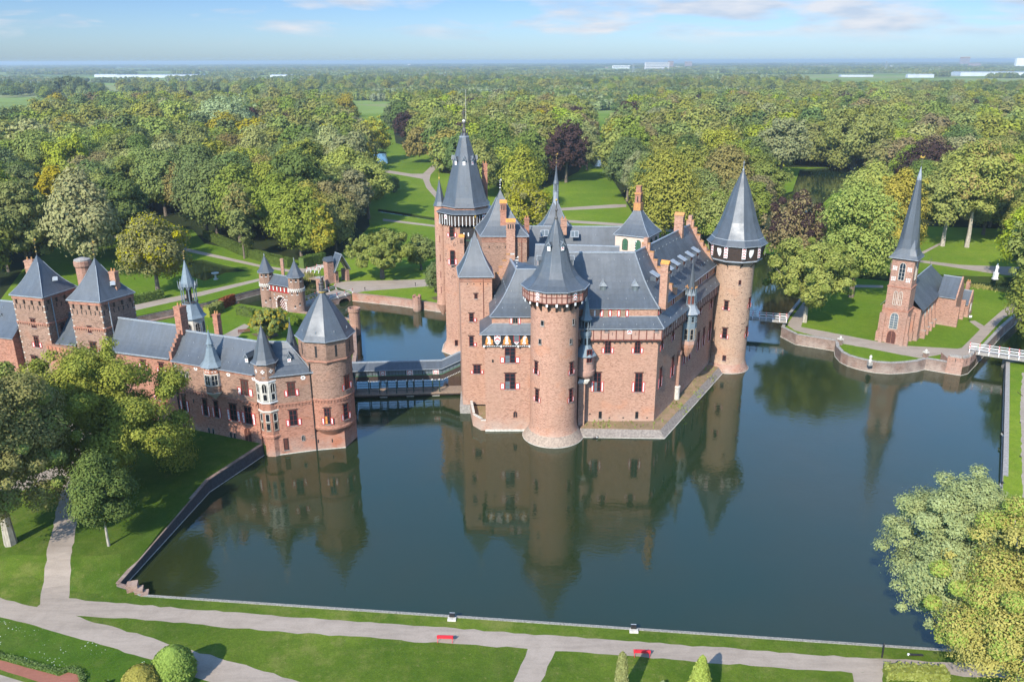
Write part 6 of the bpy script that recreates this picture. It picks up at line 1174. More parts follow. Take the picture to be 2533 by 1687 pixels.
q = G(T6(325, 560), 4); chimney(gt, gl.x + 3.4, gl.y + 3.2, 5, 12.6, .7, .7, 0, cap=None, slots=False)
mb = MB(); mb.bar(mid - dg * 1.6 - ng * .2 + ZV * .7, dg * 3.2, ng * 3.6, ZV * .22, 'wood_pale'); 
for g in (-1, 1): mb.tube(mid + dg * g * 1.4 + ng * 3.2 + ZV * .95, mid + dg * g * 1.1 + ng * .05 + ZV * 4.6, .03, .03, 4, 'black')
prop(mb.build('drawbridge'), 'lowered plank drawbridge hanging on chains before the portcullis', 'drawbridge')
def rail(mb, a, b, posts, z, red=True):
    a, b = Vector(a), Vector(b); d = b - a; t = Vector((d.x, d.y, 0)).normalized(); s = Vector((-t.y, t.x, 0))
    for h in (.5, .95): mb.bar(a + ZV * (z + h) - s * .04, d, s * .08, ZV * .09, 'white')
    for i in range(posts):
        q = a + d * (i / (posts - 1)); mb.bar(q - t * .06 - s * .06 + ZV * (z - .3), t * .12, s * .12, ZV * 1.45, 'white')
        for h in (-.3, 1.0, .58): mb.bar(q - t * .09 - s * .09 + ZV * (z + h), t * .18, s * .18, ZV * .2, 'red')
        mb.bar(q - t * .05 - s * .5 + ZV * (z - .3), t * .1, s * .45 + ZV * .7, ZV * .1, 'white')
br = thing('stone_bridge', 'arched stone bridge with white and red railings behind the octagonal tower roof', 'bridge', (-48, 203, 0))
n0, n1 = Vector((-52.0, 194.9, 0)), Vector((-42.2, 206.8, 0)); m0, m1 = Vector((-53.9, 198.4, 0)), Vector((-47.6, 211.0, 0)); 
mb = MB(); dn = (n1 - n0); K = 24; L_ = dn.length; td = dn.normalized(); sd = Vector((-td.y, td.x, 0))
def arch_z(s):
    for c_ in (L_ * .2, L_ * .5, L_ * .8):
        if abs(s - c_) < L_ * .125: return -.2 + 1.3 * math.sqrt(max(0, 1 - ((s - c_) / (L_ * .125)) ** 2))
    return -1.0
for i in range(K):
    s0_, s1_ = L_ * i / K, L_ * (i + 1) / K; za, zb = arch_z(s0_ + 1e-3), arch_z(s1_ - 1e-3); q0, q1 = n0 + td * s0_, n0 + td * s1_; r0, r1 = m0 + (m1 - m0) * (i / K), m0 + (m1 - m0) * ((i + 1) / K)
    mb.hexa([q0 + ZV * za, q1 + ZV * zb, r1 + ZV * zb, r0 + ZV * za, q0 + ZV * 1.75, q1 + ZV * 1.75, r1 + ZV * 1.75, r0 + ZV * 1.75], 'brick_church')
mb.poly([n0 + ZV * 1.76, n1 + ZV * 1.76, m1 + ZV * 1.76, m0 + ZV * 1.76], 'gravel'); mb.bar(n0 + ZV * 1.6 - sd * .08, dn, sd * .3, ZV * .3, 'stone_grey'); mb.build('arches', br)
mb = MB(); rail(mb, n0 + sd * .1, n1 + sd * .1, 7, 1.9); mb.build('railing', br); mb = MB(); rail(mb, m0, m1, 6, 1.9); mb.build('railing', br)
lg = thing('gate_lodge', 'open brick gate lodge with a steep slate gable over the drive', 'gate lodge', (-48, 219, 1.8))
g0_, g1_ = Vector((-48.8, 217.2, 0)), Vector((-45.5, 220.1, 0)); dl = (g1_ - g0_).normalized(); nl = Vector((dl.y, -dl.x, 0)); LW = (g1_ - g0_).length
ze_ = A(T6(1335, 525), 217.2).z; zp_ = A(T6(1440, 222), 218.6).z
mb = MB(); mb.bar(g0_ - ZV * .5, dl * 1.0, -nl * 2.9, ZV * (ze_ + .5), 'brick_church'); mb.bar(g1_ - dl * .9 - ZV * .5, dl * .9, -nl * 2.9, ZV * (ze_ + .5), 'brick_church'); mb.bar(g0_ - dl * 1.9 - nl * .5 - ZV * .5, dl * 1.89, -nl * 2.3, ZV * (ze_ + 3.6), 'brick_church')
for u in (.3, .6): slit(mb, g0_ + dl * u + ZV * 2.6, nl, .16, 1.4)
mb.build('piers', lg)
mb = MB(); o_ = .45; ee0, ee1, pk = g0_ - dl * .35 + ZV * (ze_ - .1), g1_ + dl * .35 + ZV * (ze_ - .1), (g0_ + g1_) / 2 + ZV * zp_
for f, bk in (((ee0, pk), 1), ((pk, ee1), 1)): mb.hexa([f[0] + nl * o_, f[1] + nl * o_, f[1] - nl * 3.3, f[0] - nl * 3.3, f[0] + nl * o_ + ZV * .18, f[1] + nl * o_ + ZV * .18, f[1] - nl * 3.3 + ZV * .18, f[0] - nl * 3.3 + ZV * .18], 'slate')
ridge_cap(mb, pk + nl * o_ + ZV * .2, pk - nl * 3.3 + ZV * .2, .18); ridge_cap(mb, ee0 + nl * o_ + ZV * .18, pk + nl * o_ + ZV * .18, .14, 'lead'); ridge_cap(mb, pk + nl * o_ + ZV * .18, ee1 + nl * o_ + ZV * .18, .14, 'lead')
c_ = g0_ - dl * .95 - nl * 1.65; zc = ze_ + 3.1; mb.add([c_ + dl * 1.1 - nl * 1.4 + ZV * zc, c_ + dl * 1.1 + nl * 1.4 + ZV * zc, c_ - dl * 1.2 + nl * 1.4 + ZV * zc, c_ - dl * 1.2 - nl * 1.4 + ZV * zc, c_ + dl * 1.3 + ZV * (zc + 1.2), c_ - dl * 1.3 + ZV * (zc + 1.2)], [(0, 3, 5, 4), (1, 4, 5, 2), (2, 5, 3), (0, 4, 1)], 'slate')
mb.build('roof', lg)
mb = MB()
for f in (.5,): mb.tube(g0_ + dl * .5 - nl * .3 + ZV * (ze_ - .3), pk - nl * .3 - ZV * 1.4, .09, .09, 5, 'wood_pale'); mb.tube(g1_ - dl * .5 - nl * .3 + ZV * (ze_ - .3), pk - nl * .3 - ZV * 1.4, .09, .09, 5, 'wood_pale')
mb.bar(g0_ - nl * .3 + ZV * ze_, dl * LW, nl * .12, ZV * .14, 'timber'); mb.build('truss', lg)
mb = MB(); q0, q1 = G(T6(1020, 830), 1.0), G(T6(1110, 835), 1.0); mb.bar(q0 - ZV * 1.5, q1 - q0, (0.3, 1.6, 0), ZV * 4.6, 'brick_church'); mb.bar(q0 + ZV * 3.103 - Vector((.1, .1, 0)), (q1 - q0) * 1.15, (.35, 1.9, 0), ZV * .25, 'stone_grey'); prop(mb.build('gate_pier'), 'stout brick gate pier at the far end of the arched bridge', 'gate pier')
mb = MB(); q0, q1 = G(T6(865, 620), 1.9), G(T6(1075, 640), 1.9); rail(mb, q0, q1, 4, 1.9); q2, q3 = G(T6(1035, 570), 1.9), G(T6(1180, 590), 1.9); rail(mb, q2, q3, 3, 1.9); mb.hexa([q0 + ZV * -.5, q1 + ZV * -.5, q3 + ZV * -.5, q2 + ZV * -.5, q0 + ZV * -.2, q1 + ZV * -.2, q3 + ZV * -.2, q2 + ZV * -.2], 'wood'); prop(mb.build('footbridge'), 'small footbridge with plain white railings beside the brick gate lodge', 'footbridge')
# turrets on the bank walls
def bank_turret(q, label, r, z1, m='brick_church'):
    p = G(q); mb = MB(); mb.lathe(p.x, p.y + .4, [(r * .7, -.6), (r, .6), (r, z1)], 10, m)
    for i in range(10):
        if i % 2: a0, a1 = i * math.pi / 5, (i + 1) * math.pi / 5; mb.hexa([ring_dir(p.x, p.y + .4, r, a0)[0] + ZV * z1, ring_dir(p.x, p.y + .4, r, a1)[0] + ZV * z1, ring_dir(p.x, p.y + .4, r - .3, a1)[0] + ZV * z1, ring_dir(p.x, p.y + .4, r - .3, a0)[0] + ZV * z1, ring_dir(p.x, p.y + .4, r, a0)[0] + ZV * (z1 + .5), ring_dir(p.x, p.y + .4, r, a1)[0] + ZV * (z1 + .5), ring_dir(p.x, p.y + .4, r - .3, a1)[0] + ZV * (z1 + .5), ring_dir(p.x, p.y + .4, r - .3, a0)[0] + ZV * (z1 + .5)], m)
    prop(mb.build('wall_turret'), label, 'wall turret')
bank_turret(N7(2035, 895), 'small battlemented brick turret on the bank wall north of the moat', 1.15, 3.6)
p = Vector((-39.6 + 1.2, 164.2, 0)); p = G((881, 830), 0); mb = MB(); mb.lathe(p.x - .3, p.y + 1, [(1.3, -.6), (1.25, 5.4), (1.45, 5.6), (1.45, 6.4), (1.1, 6.42), (1.1, 5.6), (.02, 5.5)], 16, 'brick_church'); prop(mb.build('wall_turret'), 'round brick turret standing by the moat just right of the octagonal tower roof', 'wall turret')
# ================================================================== the church on its walled island
chh = thing('church', 'brick village church with a tall slate spire on its own island, right of the castle', 'church', (88, 172, 1.8))
FLc = Vector((80.2, 167.2, 0)); EC = Vector((.615, .788, 0)).normalized(); WC = Vector((EC.y, -EC.x, 0)); NCf = -EC; S_ = 5.0
def CP(w_, e_, z=0.0): return FLc + WC * w_ + EC * e_ + ZV * z
mb = MB(); tp = [(p.x, p.y) for p in (CP(0, 0), CP(S_, 0), CP(S_, S_), CP(0, S_))]; tp2 = [(p.x, p.y) for p in (CP(.18, .18), CP(S_ - .18, .18), CP(S_ - .18, S_ - .18), CP(.18, S_ - .18))]
mb.prism(tp, .5, 9.2, 'brick_church'); mb.prism(tp2, 9.2, 14.2, 'brick_church'); mb.prism([(p.x, p.y) for p in (CP(.3, .3), CP(S_ - .3, .3), CP(S_ - .3, S_ - .3), CP(.3, S_ - .3))], 14.2, 20.7, 'brick_church')
for z, o in ((9.2, .08), (14.2, -.08), (20.2, -.2)): mb.prism([(p.x, p.y) for p in (CP(-o, -o), CP(S_ + o, -o), CP(S_ + o, S_ + o), CP(-o, S_ + o))], z + .003, z + .22, 'brick_red')
for w0, w1, e0, e1 in ((-.8, -.003, .1, .9), (-.8, -.003, 4.0, 4.8), (S_ + .003, S_ + .8, .1, .9), (S_ + .003, S_ + .8, 4.0, 4.9), (.0, .7, -.45, -.003), (S_ - .7, S_, -.45, -.003)):
    for z0_, z1_, sc_ in ((.5, 4.0, 1), (4.0, 8.2, .7)):
        wa, wb = (w0, w1); ea, eb = e0, e1
        if w0 < 0: wa = w1 + (w0 - w1) * sc_
        elif w0 > S_: wb = w0 + (w1 - w0) * sc_
        if e0 < 0: ea = e1 + (e0 - e1) * sc_
        mb.prism([(p.x, p.y) for p in (CP(wa, ea), CP(wb, ea), CP(wb, eb), CP(wa, eb))], z0_, z1_, 'brick_church')
for u in (1.05, 3.95):
    for z in (16.1, 18.4):
        for i in range(3):
            for j in range(3): mb.bar(CP(u - .45 + i * .32, .296, z - .5 + j * .32), WC * .2, NCf * .03, ZV * .2, 'white')
ctw = mb.build('bell_tower', chh)
def cw(u, z0_, z1_, w, off, **k): q = CP(u, off); return wall_window(ctw, q + ZV * z1_, q + ZV * z0_, NCf, w, shut=0, arch=True, frame='stone', **k)
cw(2.5, 15.9, 19.6, 1.1, .3, nx=2, ny=4); [cw(2.5 + d, 10.5, 13.4, .65, .18, nx=1, ny=2, glass='brick_grey') for d in (-.5, .5)]; cw(2.5, 5.2, 8.7, 1.55, 0, nx=2, ny=6, glass='glass_pale')
q = CP(2.45, 0); wall_window(ctw, q + ZV * 4.7, q + ZV * 1.85, NCf, 1.75, nx=2, ny=1, shut=0, arch=True, glass='door_wood', frame='brick_red', name='door')
q = CP(S_ - .3, 2.5); wall_window(ctw, q + ZV * 19.5, q + ZV * 15.9, WC, 1.1, nx=2, ny=4, shut=0, arch=True, frame='stone')
mb = MB(); c = CP(2.5, 2.5); aw = math.atan2(WC.y, WC.x)
hs = 2.85
prof = [(hs, 20.65, 0), (hs * .86, 21.3, .1), (hs * .74, 22.6, .5), (hs * .66, 24.5, .85), (1.52, 28.0, 1), (1.05, 32.0, 1), (.42, 37.0, 1), (.05, 39.2, 1)]
rows = []
for r, z, k in prof:      # the square foot turns into an octagon
    row = []
    for i in range(16):
        a = i * math.pi / 8; sq_ = r / max(abs(math.cos(a)), abs(math.sin(a))); ai = (a % (math.pi / 4)) - math.pi / 8; oc_ = r / math.cos(ai) * math.cos(math.pi / 8) * 1.0
        rr_ = sq_ * (1 - k) + r * 1.02 * k * math.cos(math.pi / 8) / math.cos(((a + math.pi / 8) % (math.pi / 4)) - math.pi / 8); row.append(c + WC * (rr_ * math.cos(a)) + EC * (rr_ * math.sin(a)) + ZV * z)
    row.append(row[0]); rows.append(row)
mb.grid(rows, 'slate'); mb.lathe(c.x, c.y, [(.5, 36.6), (.42, 37.3), (.05, 39.3)], 8, 'lead', aw); mb.poly(list(reversed(rows[0][:-1])), 'timber')
for i in range(4): p, q = CP(*[(-.38, -.38), (S_ + .38, -.38), (S_ + .38, S_ + .38), (-.38, S_ + .38)][i]), CP(*[(-.38, -.38), (S_ + .38, -.38), (S_ + .38, S_ + .38), (-.38, S_ + .38)][(i + 1) % 4]); mb.bar(p + ZV * 20.5, q - p, ZV * .14, (0, .08, 0), 'lead')
mb.build('spire', ctw)
mb = MB(); mb.tube(c + ZV * 39, c + ZV * 41, .05, .03, 5, 'bronze'); mb.bar(c + ZV * 40.2 - WC * .35, WC * .7, EC * .05, ZV * .06, 'bronze'); mb.poly([c + ZV * 41.0 + WC * u * 1.3 + ZV * v * 1.3 for u, v in ((-.35, .1), (-.1, .0), (.1, 0), (.3, .15), (.35, .45), (.15, .25), (-.1, .25), (-.25, .45), (-.35, .3))], 'gold'); mb.build('weathercock', ctw)
# nave, transept, apse, vestry
def cgable(name, par, w0, w1, e0, e1, ze, zr, along='e', hipend=False):
    mb = MB(); mb.prism([(p.x, p.y) for p in (CP(w0, e0), CP(w1, e0), CP(w1, e1), CP(w0, e1))], .5, ze, 'brick_church'); mb.prism([(p.x, p.y) for p in (CP(w0 - .12, e0 - .12), CP(w1 + .12, e0 - .12), CP(w1 + .12, e1 + .12), CP(w0 - .12, e1 + .12))], .5, 2.6, 'brick_church')
    if along == 'w': m_ = (e0 + e1) / 2; mb.poly([CP(w1, e0, ze), CP(w1, e1, ze), CP(w1, m_, zr)], 'brick_church'); mb.bar(CP(w1 - .25, e0, ze), CP(0, m_ - e0) - CP(0, 0) + ZV * (zr - ze), WC * .3, ZV * .3, 'brick_church'); mb.bar(CP(w1 - .25, e1, ze), CP(0, m_ - e1) - CP(0, 0) + ZV * (zr - ze), WC * .3, ZV * .3, 'brick_church')
    b_ = mb.build(name, par); mb = MB(); o_ = .45
    if along == 'e':
        m_ = (w0 + w1) / 2; a0, a1, b0, b1 = CP(w1 + o_, e0 - .1, ze - .1), CP(w1 + o_, e1, ze - .1), CP(w0 - o_, e0 - .1, ze - .1), CP(w0 - o_, e1, ze - .1); r0, r1 = CP(m_, e0 - .1, zr), CP(m_, e1 - (3 if hipend else 0), zr)
        if hipend: mb.grid(slope(a1, b1, r1, r1, 3, .03), 'slate')
    else:
        m_ = (e0 + e1) / 2; a0, a1, b0, b1 = CP(w0, e0 - o_, ze - .1), CP(w1 - .2, e0 - o_, ze - .1), CP(w0, e1 + o_, ze - .1), CP(w1 - .2, e1 + o_, ze - .1); r0, r1 = CP(w0, m_, zr), CP(w1 - .2, m_, zr)
    P = slope(a0, a1, r0, r1, 4, .04); mb.grid(P, 'slate'); mb.grid(slope(b1, b0, r1, r0, 4, .04), 'slate'); ridge_cap(mb, r0, r1, .2)
    for p, q in ((a0, a1), (b0, b1)): mb.bar(p - ZV * .12, q - p, (0, .1, 0), ZV * .12, 'lead')
    mb.build('roof', b_); return b_
nv = cgable('nave', chh, -1.3, 6.5, 5.0, 33, 8.8, 13.4, 'e', True)
tr = cgable('transept', chh, 6.5, 10.6, 21.0, 28.6, 8.6, 12.6, 'w'); vs_ = cgable('vestry', chh, 6.5, 12.0, 31, 35.5, 5.0, 7.8, 'w')
mb = MB(); q = CP(2.6, 28.5); mb.tube(q + ZV * 13.3, q + ZV * 15.6, .05, .03, 5, 'bronze'); mb.bar(q + ZV * 14.9 - WC * .4, WC * .8, EC * .05, ZV * .07, 'bronze'); mb.build('roof_cross', nv)
mb = MB()
for e in (8.0, 11.4, 14.8, 18.2): mb.prism([(p.x, p.y) for p in (CP(6.503, e - .35), CP(7.6, e - .35), CP(7.6, e + .35), CP(6.503, e + .35))], .5, 3.6, 'brick_church'); mb.hexa([CP(6.503, e - .3, 3.6), CP(7.4, e - .3, 3.6), CP(7.4, e + .3, 3.6), CP(6.503, e + .3, 3.6), CP(6.503, e - .3, 7.4), CP(6.75, e - .3, 7.2), CP(6.75, e + .3, 7.2), CP(6.503, e + .3, 7.4)], 'brick_church'); mb.bar(CP(6.6, e - .38, 3.603), WC * 1.05, EC * .76, ZV * .14, 'stone_grey')
mb.prism([(p.x, p.y) for p in (CP(10.603, 20.8), CP(11.5, 20.8), CP(11.5, 21.6), CP(10.603, 21.6))], .5, 6.5, 'brick_church'); mb.prism([(p.x, p.y) for p in (CP(10.603, 28.2), CP(11.5, 28.2), CP(11.5, 28.9), CP(10.603, 28.9))], .5, 6.5, 'brick_church'); mb.build('buttress', nv)
for e in (9.7, 13.1, 16.5): q = CP(6.5, e); wall_window(nv, q + ZV * 7.6, q + ZV * 4.0, WC, .95, nx=2, ny=4, shut=0, arch=True, frame='stone')
q = CP(12.0, 33.2); wall_window(vs_, q + ZV * 4.8, q + ZV * 2.9, WC, 1.3, nx=3, ny=2, shut=0, lintel=False, frame='stone')
q = CP(10.5, 34.6); chimney(chh, q.x, q.y, 4, 9.6, .8, .8, aw, m='brick_church', cap='pot', slots=False)
# island walls: straight runs, a half-round bastion, a battlemented corner
iw = lambda l, lab, z, **k: wall_thing('island_wall', lab, GP([C3(*p) for p in l], 0), z, 'brick_wall', cop='stone_grey', th=.55, **k)
iw([(230, 1235), (335, 1290), (610, 1335)], 'dark brick wall of the church island beside the first white footbridge', 2.35)
iw([(610, 1335), (615, 1375), (650, 1415), (700, 1441), (760, 1460), (830, 1477), (900, 1490), (1000, 1497), (1100, 1492), (1190, 1480), (1245, 1465)], 'half round bastion wall bulging into the moat before the church', 2.3)
iw([(1245, 1465), (1390, 1490)], 'short wall of the church island between half round bastion and battlemented corner', 2.35)
iw([(1600, 1440), (1780, 1240), (1900, 1130), (2000, 1030)], 'long wall of the church island along the channel under the right footbridge', 2.5)
iw([(230, 1235), (270, 1145), (400, 975), (560, 900)], 'side wall of the church island facing the round right-hand tower', 2.2)
mb = MB(); cp_ = GP([C3(1390, 1490), C3(1500, 1508), C3(1550, 1495), C3(1600, 1440)], 0); cp_ += [(cp_[3][0] - .6, cp_[3][1] + 3.0), (cp_[0][0] + .4, cp_[0][1] + 3.4)]; mb.prism(cp_, -.6, 3.2, 'brick_church', 'gravel')
for i in range(3):
    a, b = Vector((*cp_[i], 0)), Vector((*cp_[i + 1], 0)); d = b - a; n = Vector((d.y, -d.x, 0)).normalized(); mb.bar(a + ZV * 3.203 - n * .45 + n * .003, d, n * .44, ZV * .35, 'brick_church'); k = max(1, int(d.length / 1.6))
    for j in range(k): mb.bar(a + d * ((j + .12) / k) + ZV * 3.553 - n * .447, d * (.72 / k), n * .44, ZV * .45, 'stone_grey'); slit(mb, a + d * ((j + .5) / k) + ZV * 2.5, n, .12, .8)
    mb.bar(a - ZV * .05 + n * .003, d, n * .07, ZV * .12, 'stone')
prop(mb.build('corner_bastion'), 'battlemented brick corner bastion at the right footbridge', 'bastion')
for q, lab in ((C3(648, 1290), 'stone gate post at the left end of the half round bastion'), (C3(1250, 1385), 'stone gate post at the right end of the half round bastion')):
    p = G(q, 1.8); mb = MB(); mb.box((p.x, p.y, .9), .75, .75, 2.1, 'brick_wall', .4); mb.box((p.x, p.y, 3.003), .95, .95, .2, 'stone', .4); mb.lathe(p.x, p.y, [(.2, 3.2), (.3, 3.45), (.15, 3.7), (.02, 3.8)], 8, 'stone'); prop(mb.build('gate_post'), lab, 'gate post')
p = G(C3(860, 1425), 2.2); mb = MB(); mb.box((p.x, p.y, 1.9), .8, .8, .7, 'stone_grey'); mb.lathe(p.x, p.y, [(.3, 2.6), (.36, 2.9), (.2, 3.2), (.3, 3.6), (.24, 3.9), (.05, 4.1)], 9, 'stone'); prop(mb.build('stone_statue'), 'small weathered stone figure on the half round bastion wall', 'statue')
# white footbridges
def footbridge(name, lab, a, b, width, posts):
    a, b = Vector(a), Vector(b); d = b - a; t = d.normalized(); s = Vector((-t.y, t.x, 0)); r_ = thing(name, lab, 'footbridge', (a + b) / 2 * 1.0)
    mb = MB(); mb.bar(a + ZV * 1.55 - s * width / 2, d, s * width, ZV * .22, 'stone_grey'); mb.bar(a + ZV * 1.2 - s * (width / 2 + .05), d, s * .25, ZV * .5, 'stone_grey'); mb.bar(a + ZV * 1.2 + s * (width / 2 - .2), d, s * .25, ZV * .5, 'stone_grey'); mb.build('deck', r_)
    for g in (-1, 1): mb = MB(); rail(mb, a + s * (g * width / 2), b + s * (g * width / 2), posts, 1.75); mb.build('railing', r_)
a, b = G(k2(1880, 215), 1.7), G(C3(265, 1165), 1.7); footbridge('footbridge', 'white and red footbridge between the round right-hand tower and the church island', a, b, 1.9, 7)
a, b = G(C3(1590, 1385), 1.7), G(C3(1590, 1385), 1.7) + Vector((13.5, -3.0, 0)); bb = G(C3(1960, 1440), 1.7); d = (bb - a).normalized(); footbridge('footbridge', 'white and red footbridge leaving the church island at the right edge', a - d * 1, a + d * 20, 2.4, 13)
mb = MB(); p = G(C4(1640, 575), 0); mb.bar(p + Vector((0, -.3, -.6)), (10, 1.0, 0), (0.2, 2.2, 0), ZV * 2.6, 'stone_grey'); prop(mb.build('bridge_abutment'), 'weathered stone abutment under the right footbridge at the grass bank', 'bridge abutment')
# white statue on the meadow behind the church
p = G(C3(1742, 828), 1.8); mb = MB(); mb.box((p.x, p.y, 1.75), 1.3, 1.1, .25, 'white'); mb.box((p.x, p.y, 2.0), 1.0, .85, 1.5, 'white'); mb.box((p.x, p.y, 3.5), 1.15, 1.0, .15, 'white'); sl_ = mb.build('statue'); prop(sl_, 'white statue of a robed figure on a pedestal beside the meadow path', 'statue')
mb = MB(); k = .66; f = lambda a: [(r * k, 3.65 + z * k) for r, z in a]; mb.lathe(p.x, p.y, f([(.75, 0), (.6, .75), (.5, 1.75), (.62, 2.65), (.55, 3.05), (.2, 3.25), (.18, 3.35), (.29, 3.65), (.26, 3.9), (.08, 4.05)]), 12, 'white'); mb.tube((p.x - .33, p.y - .07, 5.5), (p.x - .23, p.y - .33, 4.9), .12, .09, 6, 'white'); mb.tube((p.x + .33, p.y - .07, 5.5), (p.x + .36, p.y - .2, 4.8), .12, .08, 6, 'white'); mb.build('figure', sl_, 40)
p = G(C3(1562, 1130), 1.8); mb = MB(); mb.tube((p.x, p.y, 1.7), (p.x, p.y, 3.1), .05, .05, 5, 'bronze'); mb.bar((p.x - .32, p.y - .05, 2.9), (.64, 0, 0), (0, .05, 0), ZV * .5, 'white'); prop(mb.build('notice_board'), 'small white notice board on a post before the church vestry', 'notice board')
# ================================================================== trees and hedges
def leaf_mesh(name, P, Nn, size, mname, rng, droop=0.0, asp=1.7):
    """one bent diamond-shaped leaf spray per point"""
    n = len(P); Nn = Nn / (np.linalg.norm(Nn, axis=1, keepdims=True) + 1e-9)
    a = rng.normal(size=(n, 3)); a[:, 2] -= droop; a -= Nn * (a * Nn).sum(1, keepdims=True); a /= np.linalg.norm(a, axis=1, keepdims=True) + 1e-9; b = np.cross(Nn, a)
    s = (size * rng.uniform(.6, 1.35, n))[:, None]
    V_ = np.empty((n, 4, 3)); V_[:, 0] = P - a * s * asp * .5; V_[:, 1] = P + b * s * .5 - Nn * s * .12; V_[:, 2] = P + a * s * asp * .5 - Nn * s * .1; V_[:, 3] = P - b * s * .5 - Nn * s * .12
    me = bpy.data.meshes.new(name); me.vertices.add(n * 4); me.vertices.foreach_set('co', V_.reshape(-1).astype(np.float32))
    me.loops.add(n * 4); me.loops.foreach_set('vertex_index', np.arange(n * 4, dtype=np.int32)); me.polygons.add(n); me.polygons.foreach_set('loop_start', np.arange(0, n * 4, 4, dtype=np.int32))
    me.materials.append(M[mname]); me.update(calc_edges=True); return me
def lobes_for(kind, Rr, h, zb, rng):
    """list of (centre, radius) leaf masses making up a crown that spans zb..h and radius Rr"""
    L = []; H_ = h - zb; zc = zb + H_ * .52
    if kind == 'round': n, lr = 26, .36
    elif kind == 'oak': n, lr = 46, .25
    elif kind == 'tall': n, lr = 32, .36
    elif kind == 'weep': n, lr = 40, .24
    else: n, lr = 30, .3
    ga = math.pi * (3 - math.sqrt(5)); base = min(Rr, H_ / 2)
    for i in range(n):
        u = 1 - 2 * (i + .5) / n; 
        if kind != 'weep': u = u * .95 + .10
        u = max(-1, min(1, u)); ph = i * ga + rng.uniform(-.4, .4); q = math.sqrt(max(0, 1 - u * u))
        k = rng.uniform(.60, .86) if kind != 'oak' else rng.uniform(.5, .95)
        if kind == 'tall': q *= 1.0 - .25 * max(0, u)
        L.append((np.array([math.cos(ph) * q * Rr * k, math.sin(ph) * q * Rr * k, zc + u * H_ * .5 * k]), base * lr * rng.uniform(.6, 1.45)))
    for i in range(n if kind == 'oak' else n // 2):      # twigs that fray the outline
        u = rng.uniform(-.55, 1); ph = rng.uniform(0, 6.283); q = math.sqrt(max(0, 1 - u * u)); k = rng.uniform(.82, 1.06); L.append((np.array([math.cos(ph) * q * Rr * k, math.sin(ph) * q * Rr * k, zc + u * H_ * .5 * k]), base * rng.uniform(.08, .15)))
    for i in range(n // 3): L.append((np.array([rng.normal() * Rr * .28, rng.normal() * Rr * .28, zc + rng.normal() * H_ * .16]), base * lr * 1.2))
    return L
def crown_mesh(kind, Rr, h, zb, n, size, mname, seed, accent=None):
    rng = np.random.default_rng(seed); L = lobes_for(kind, Rr, h, zb, rng); c = np.array([l[0] for l in L]); r = np.array([l[1] for l in L])
    w_ = r ** 2; idx = rng.choice(len(L), n, p=w_ / w_.sum()); d = rng.normal(size=(n, 3)); d[:, 2] = d[:, 2] * .9 + .25; d /= np.linalg.norm(d, axis=1, keepdims=True)
    rad = r[idx] * (rng.uniform(.25, 1, n) ** .45) * rng.normal(1, .15, n)
    P = c[idx] + d * rad[:, None] * np.array([1, 1, .82])
    if kind == 'weep': P[:, 2] -= rng.exponential(1.4, n) * (np.linalg.norm(P[:, :2], axis=1) / Rr); P[:, 2] = np.maximum(P[:, 2], .3)
    out_ = P - np.array([0, 0, zb + (h - zb) * .35]); out_ /= np.linalg.norm(out_, axis=1, keepdims=True) + 1e-6
    Nn = d * .85 + out_ * .6 + rng.normal(size=(n, 3)) * .30 + np.array([0, 0, .25])
    return leaf_mesh('crown', P, Nn, size, mname, rng, droop=1.5 if kind == 'weep' else .3), L
def trunk_mesh(h, zb, r, L, m, seed, lean=0.0, limbs=7):
    rng = random.Random(seed); mb = MB(); zt = zb + (h - zb) * .62; pts = [Vector((0, 0, -.4))]; k = 5
    for i in range(1, k + 1): f = i / k; pts.append(Vector((rng.uniform(-.2, .2) * f + lean * f, rng.uniform(-.2, .2) * f, zt * f)))
    rr_ = [r * 1.35, r, r * .85, r * .7, r * .5, r * .25]
    for i in range(k): mb.tube(pts[i], pts[i + 1], rr_[i], rr_[i + 1], 7, m)
    for i in range(limbs):
        c, lr = L[rng.randrange(len(L))]; f = rng.uniform(.45, .9); j = min(k - 1, int(f * k)); s = pts[j].lerp(pts[j + 1], f * k - j); e = Vector(c); md = s.lerp(e, .5) + Vector((0, 0, -.12 * (e - s).length * .4)); mb.tube(s, md, r * .38, r * .24, 5, m); mb.tube(md, e, r * .24, r * .07, 4, m)
    me = bpy.data.meshes.new('trunk'); me.from_pydata(mb.v, [], mb.f); me.materials.append(M[m]); return me
def obj_of(name, me, parent): o = bpy.data.objects.new(name, me); col.objects.link(o); o.parent = parent; return o
def tree(name, label, loc, crown, trunk, s=(1, 1, 1), rz=0.0, group=None):
    t = thing(name, label, 'tree', loc, group); t.rotation_euler = (0, 0, rz); t.scale = s; obj_of('crown', crown, t); obj_of('trunk', trunk, t); return t
HERO = []
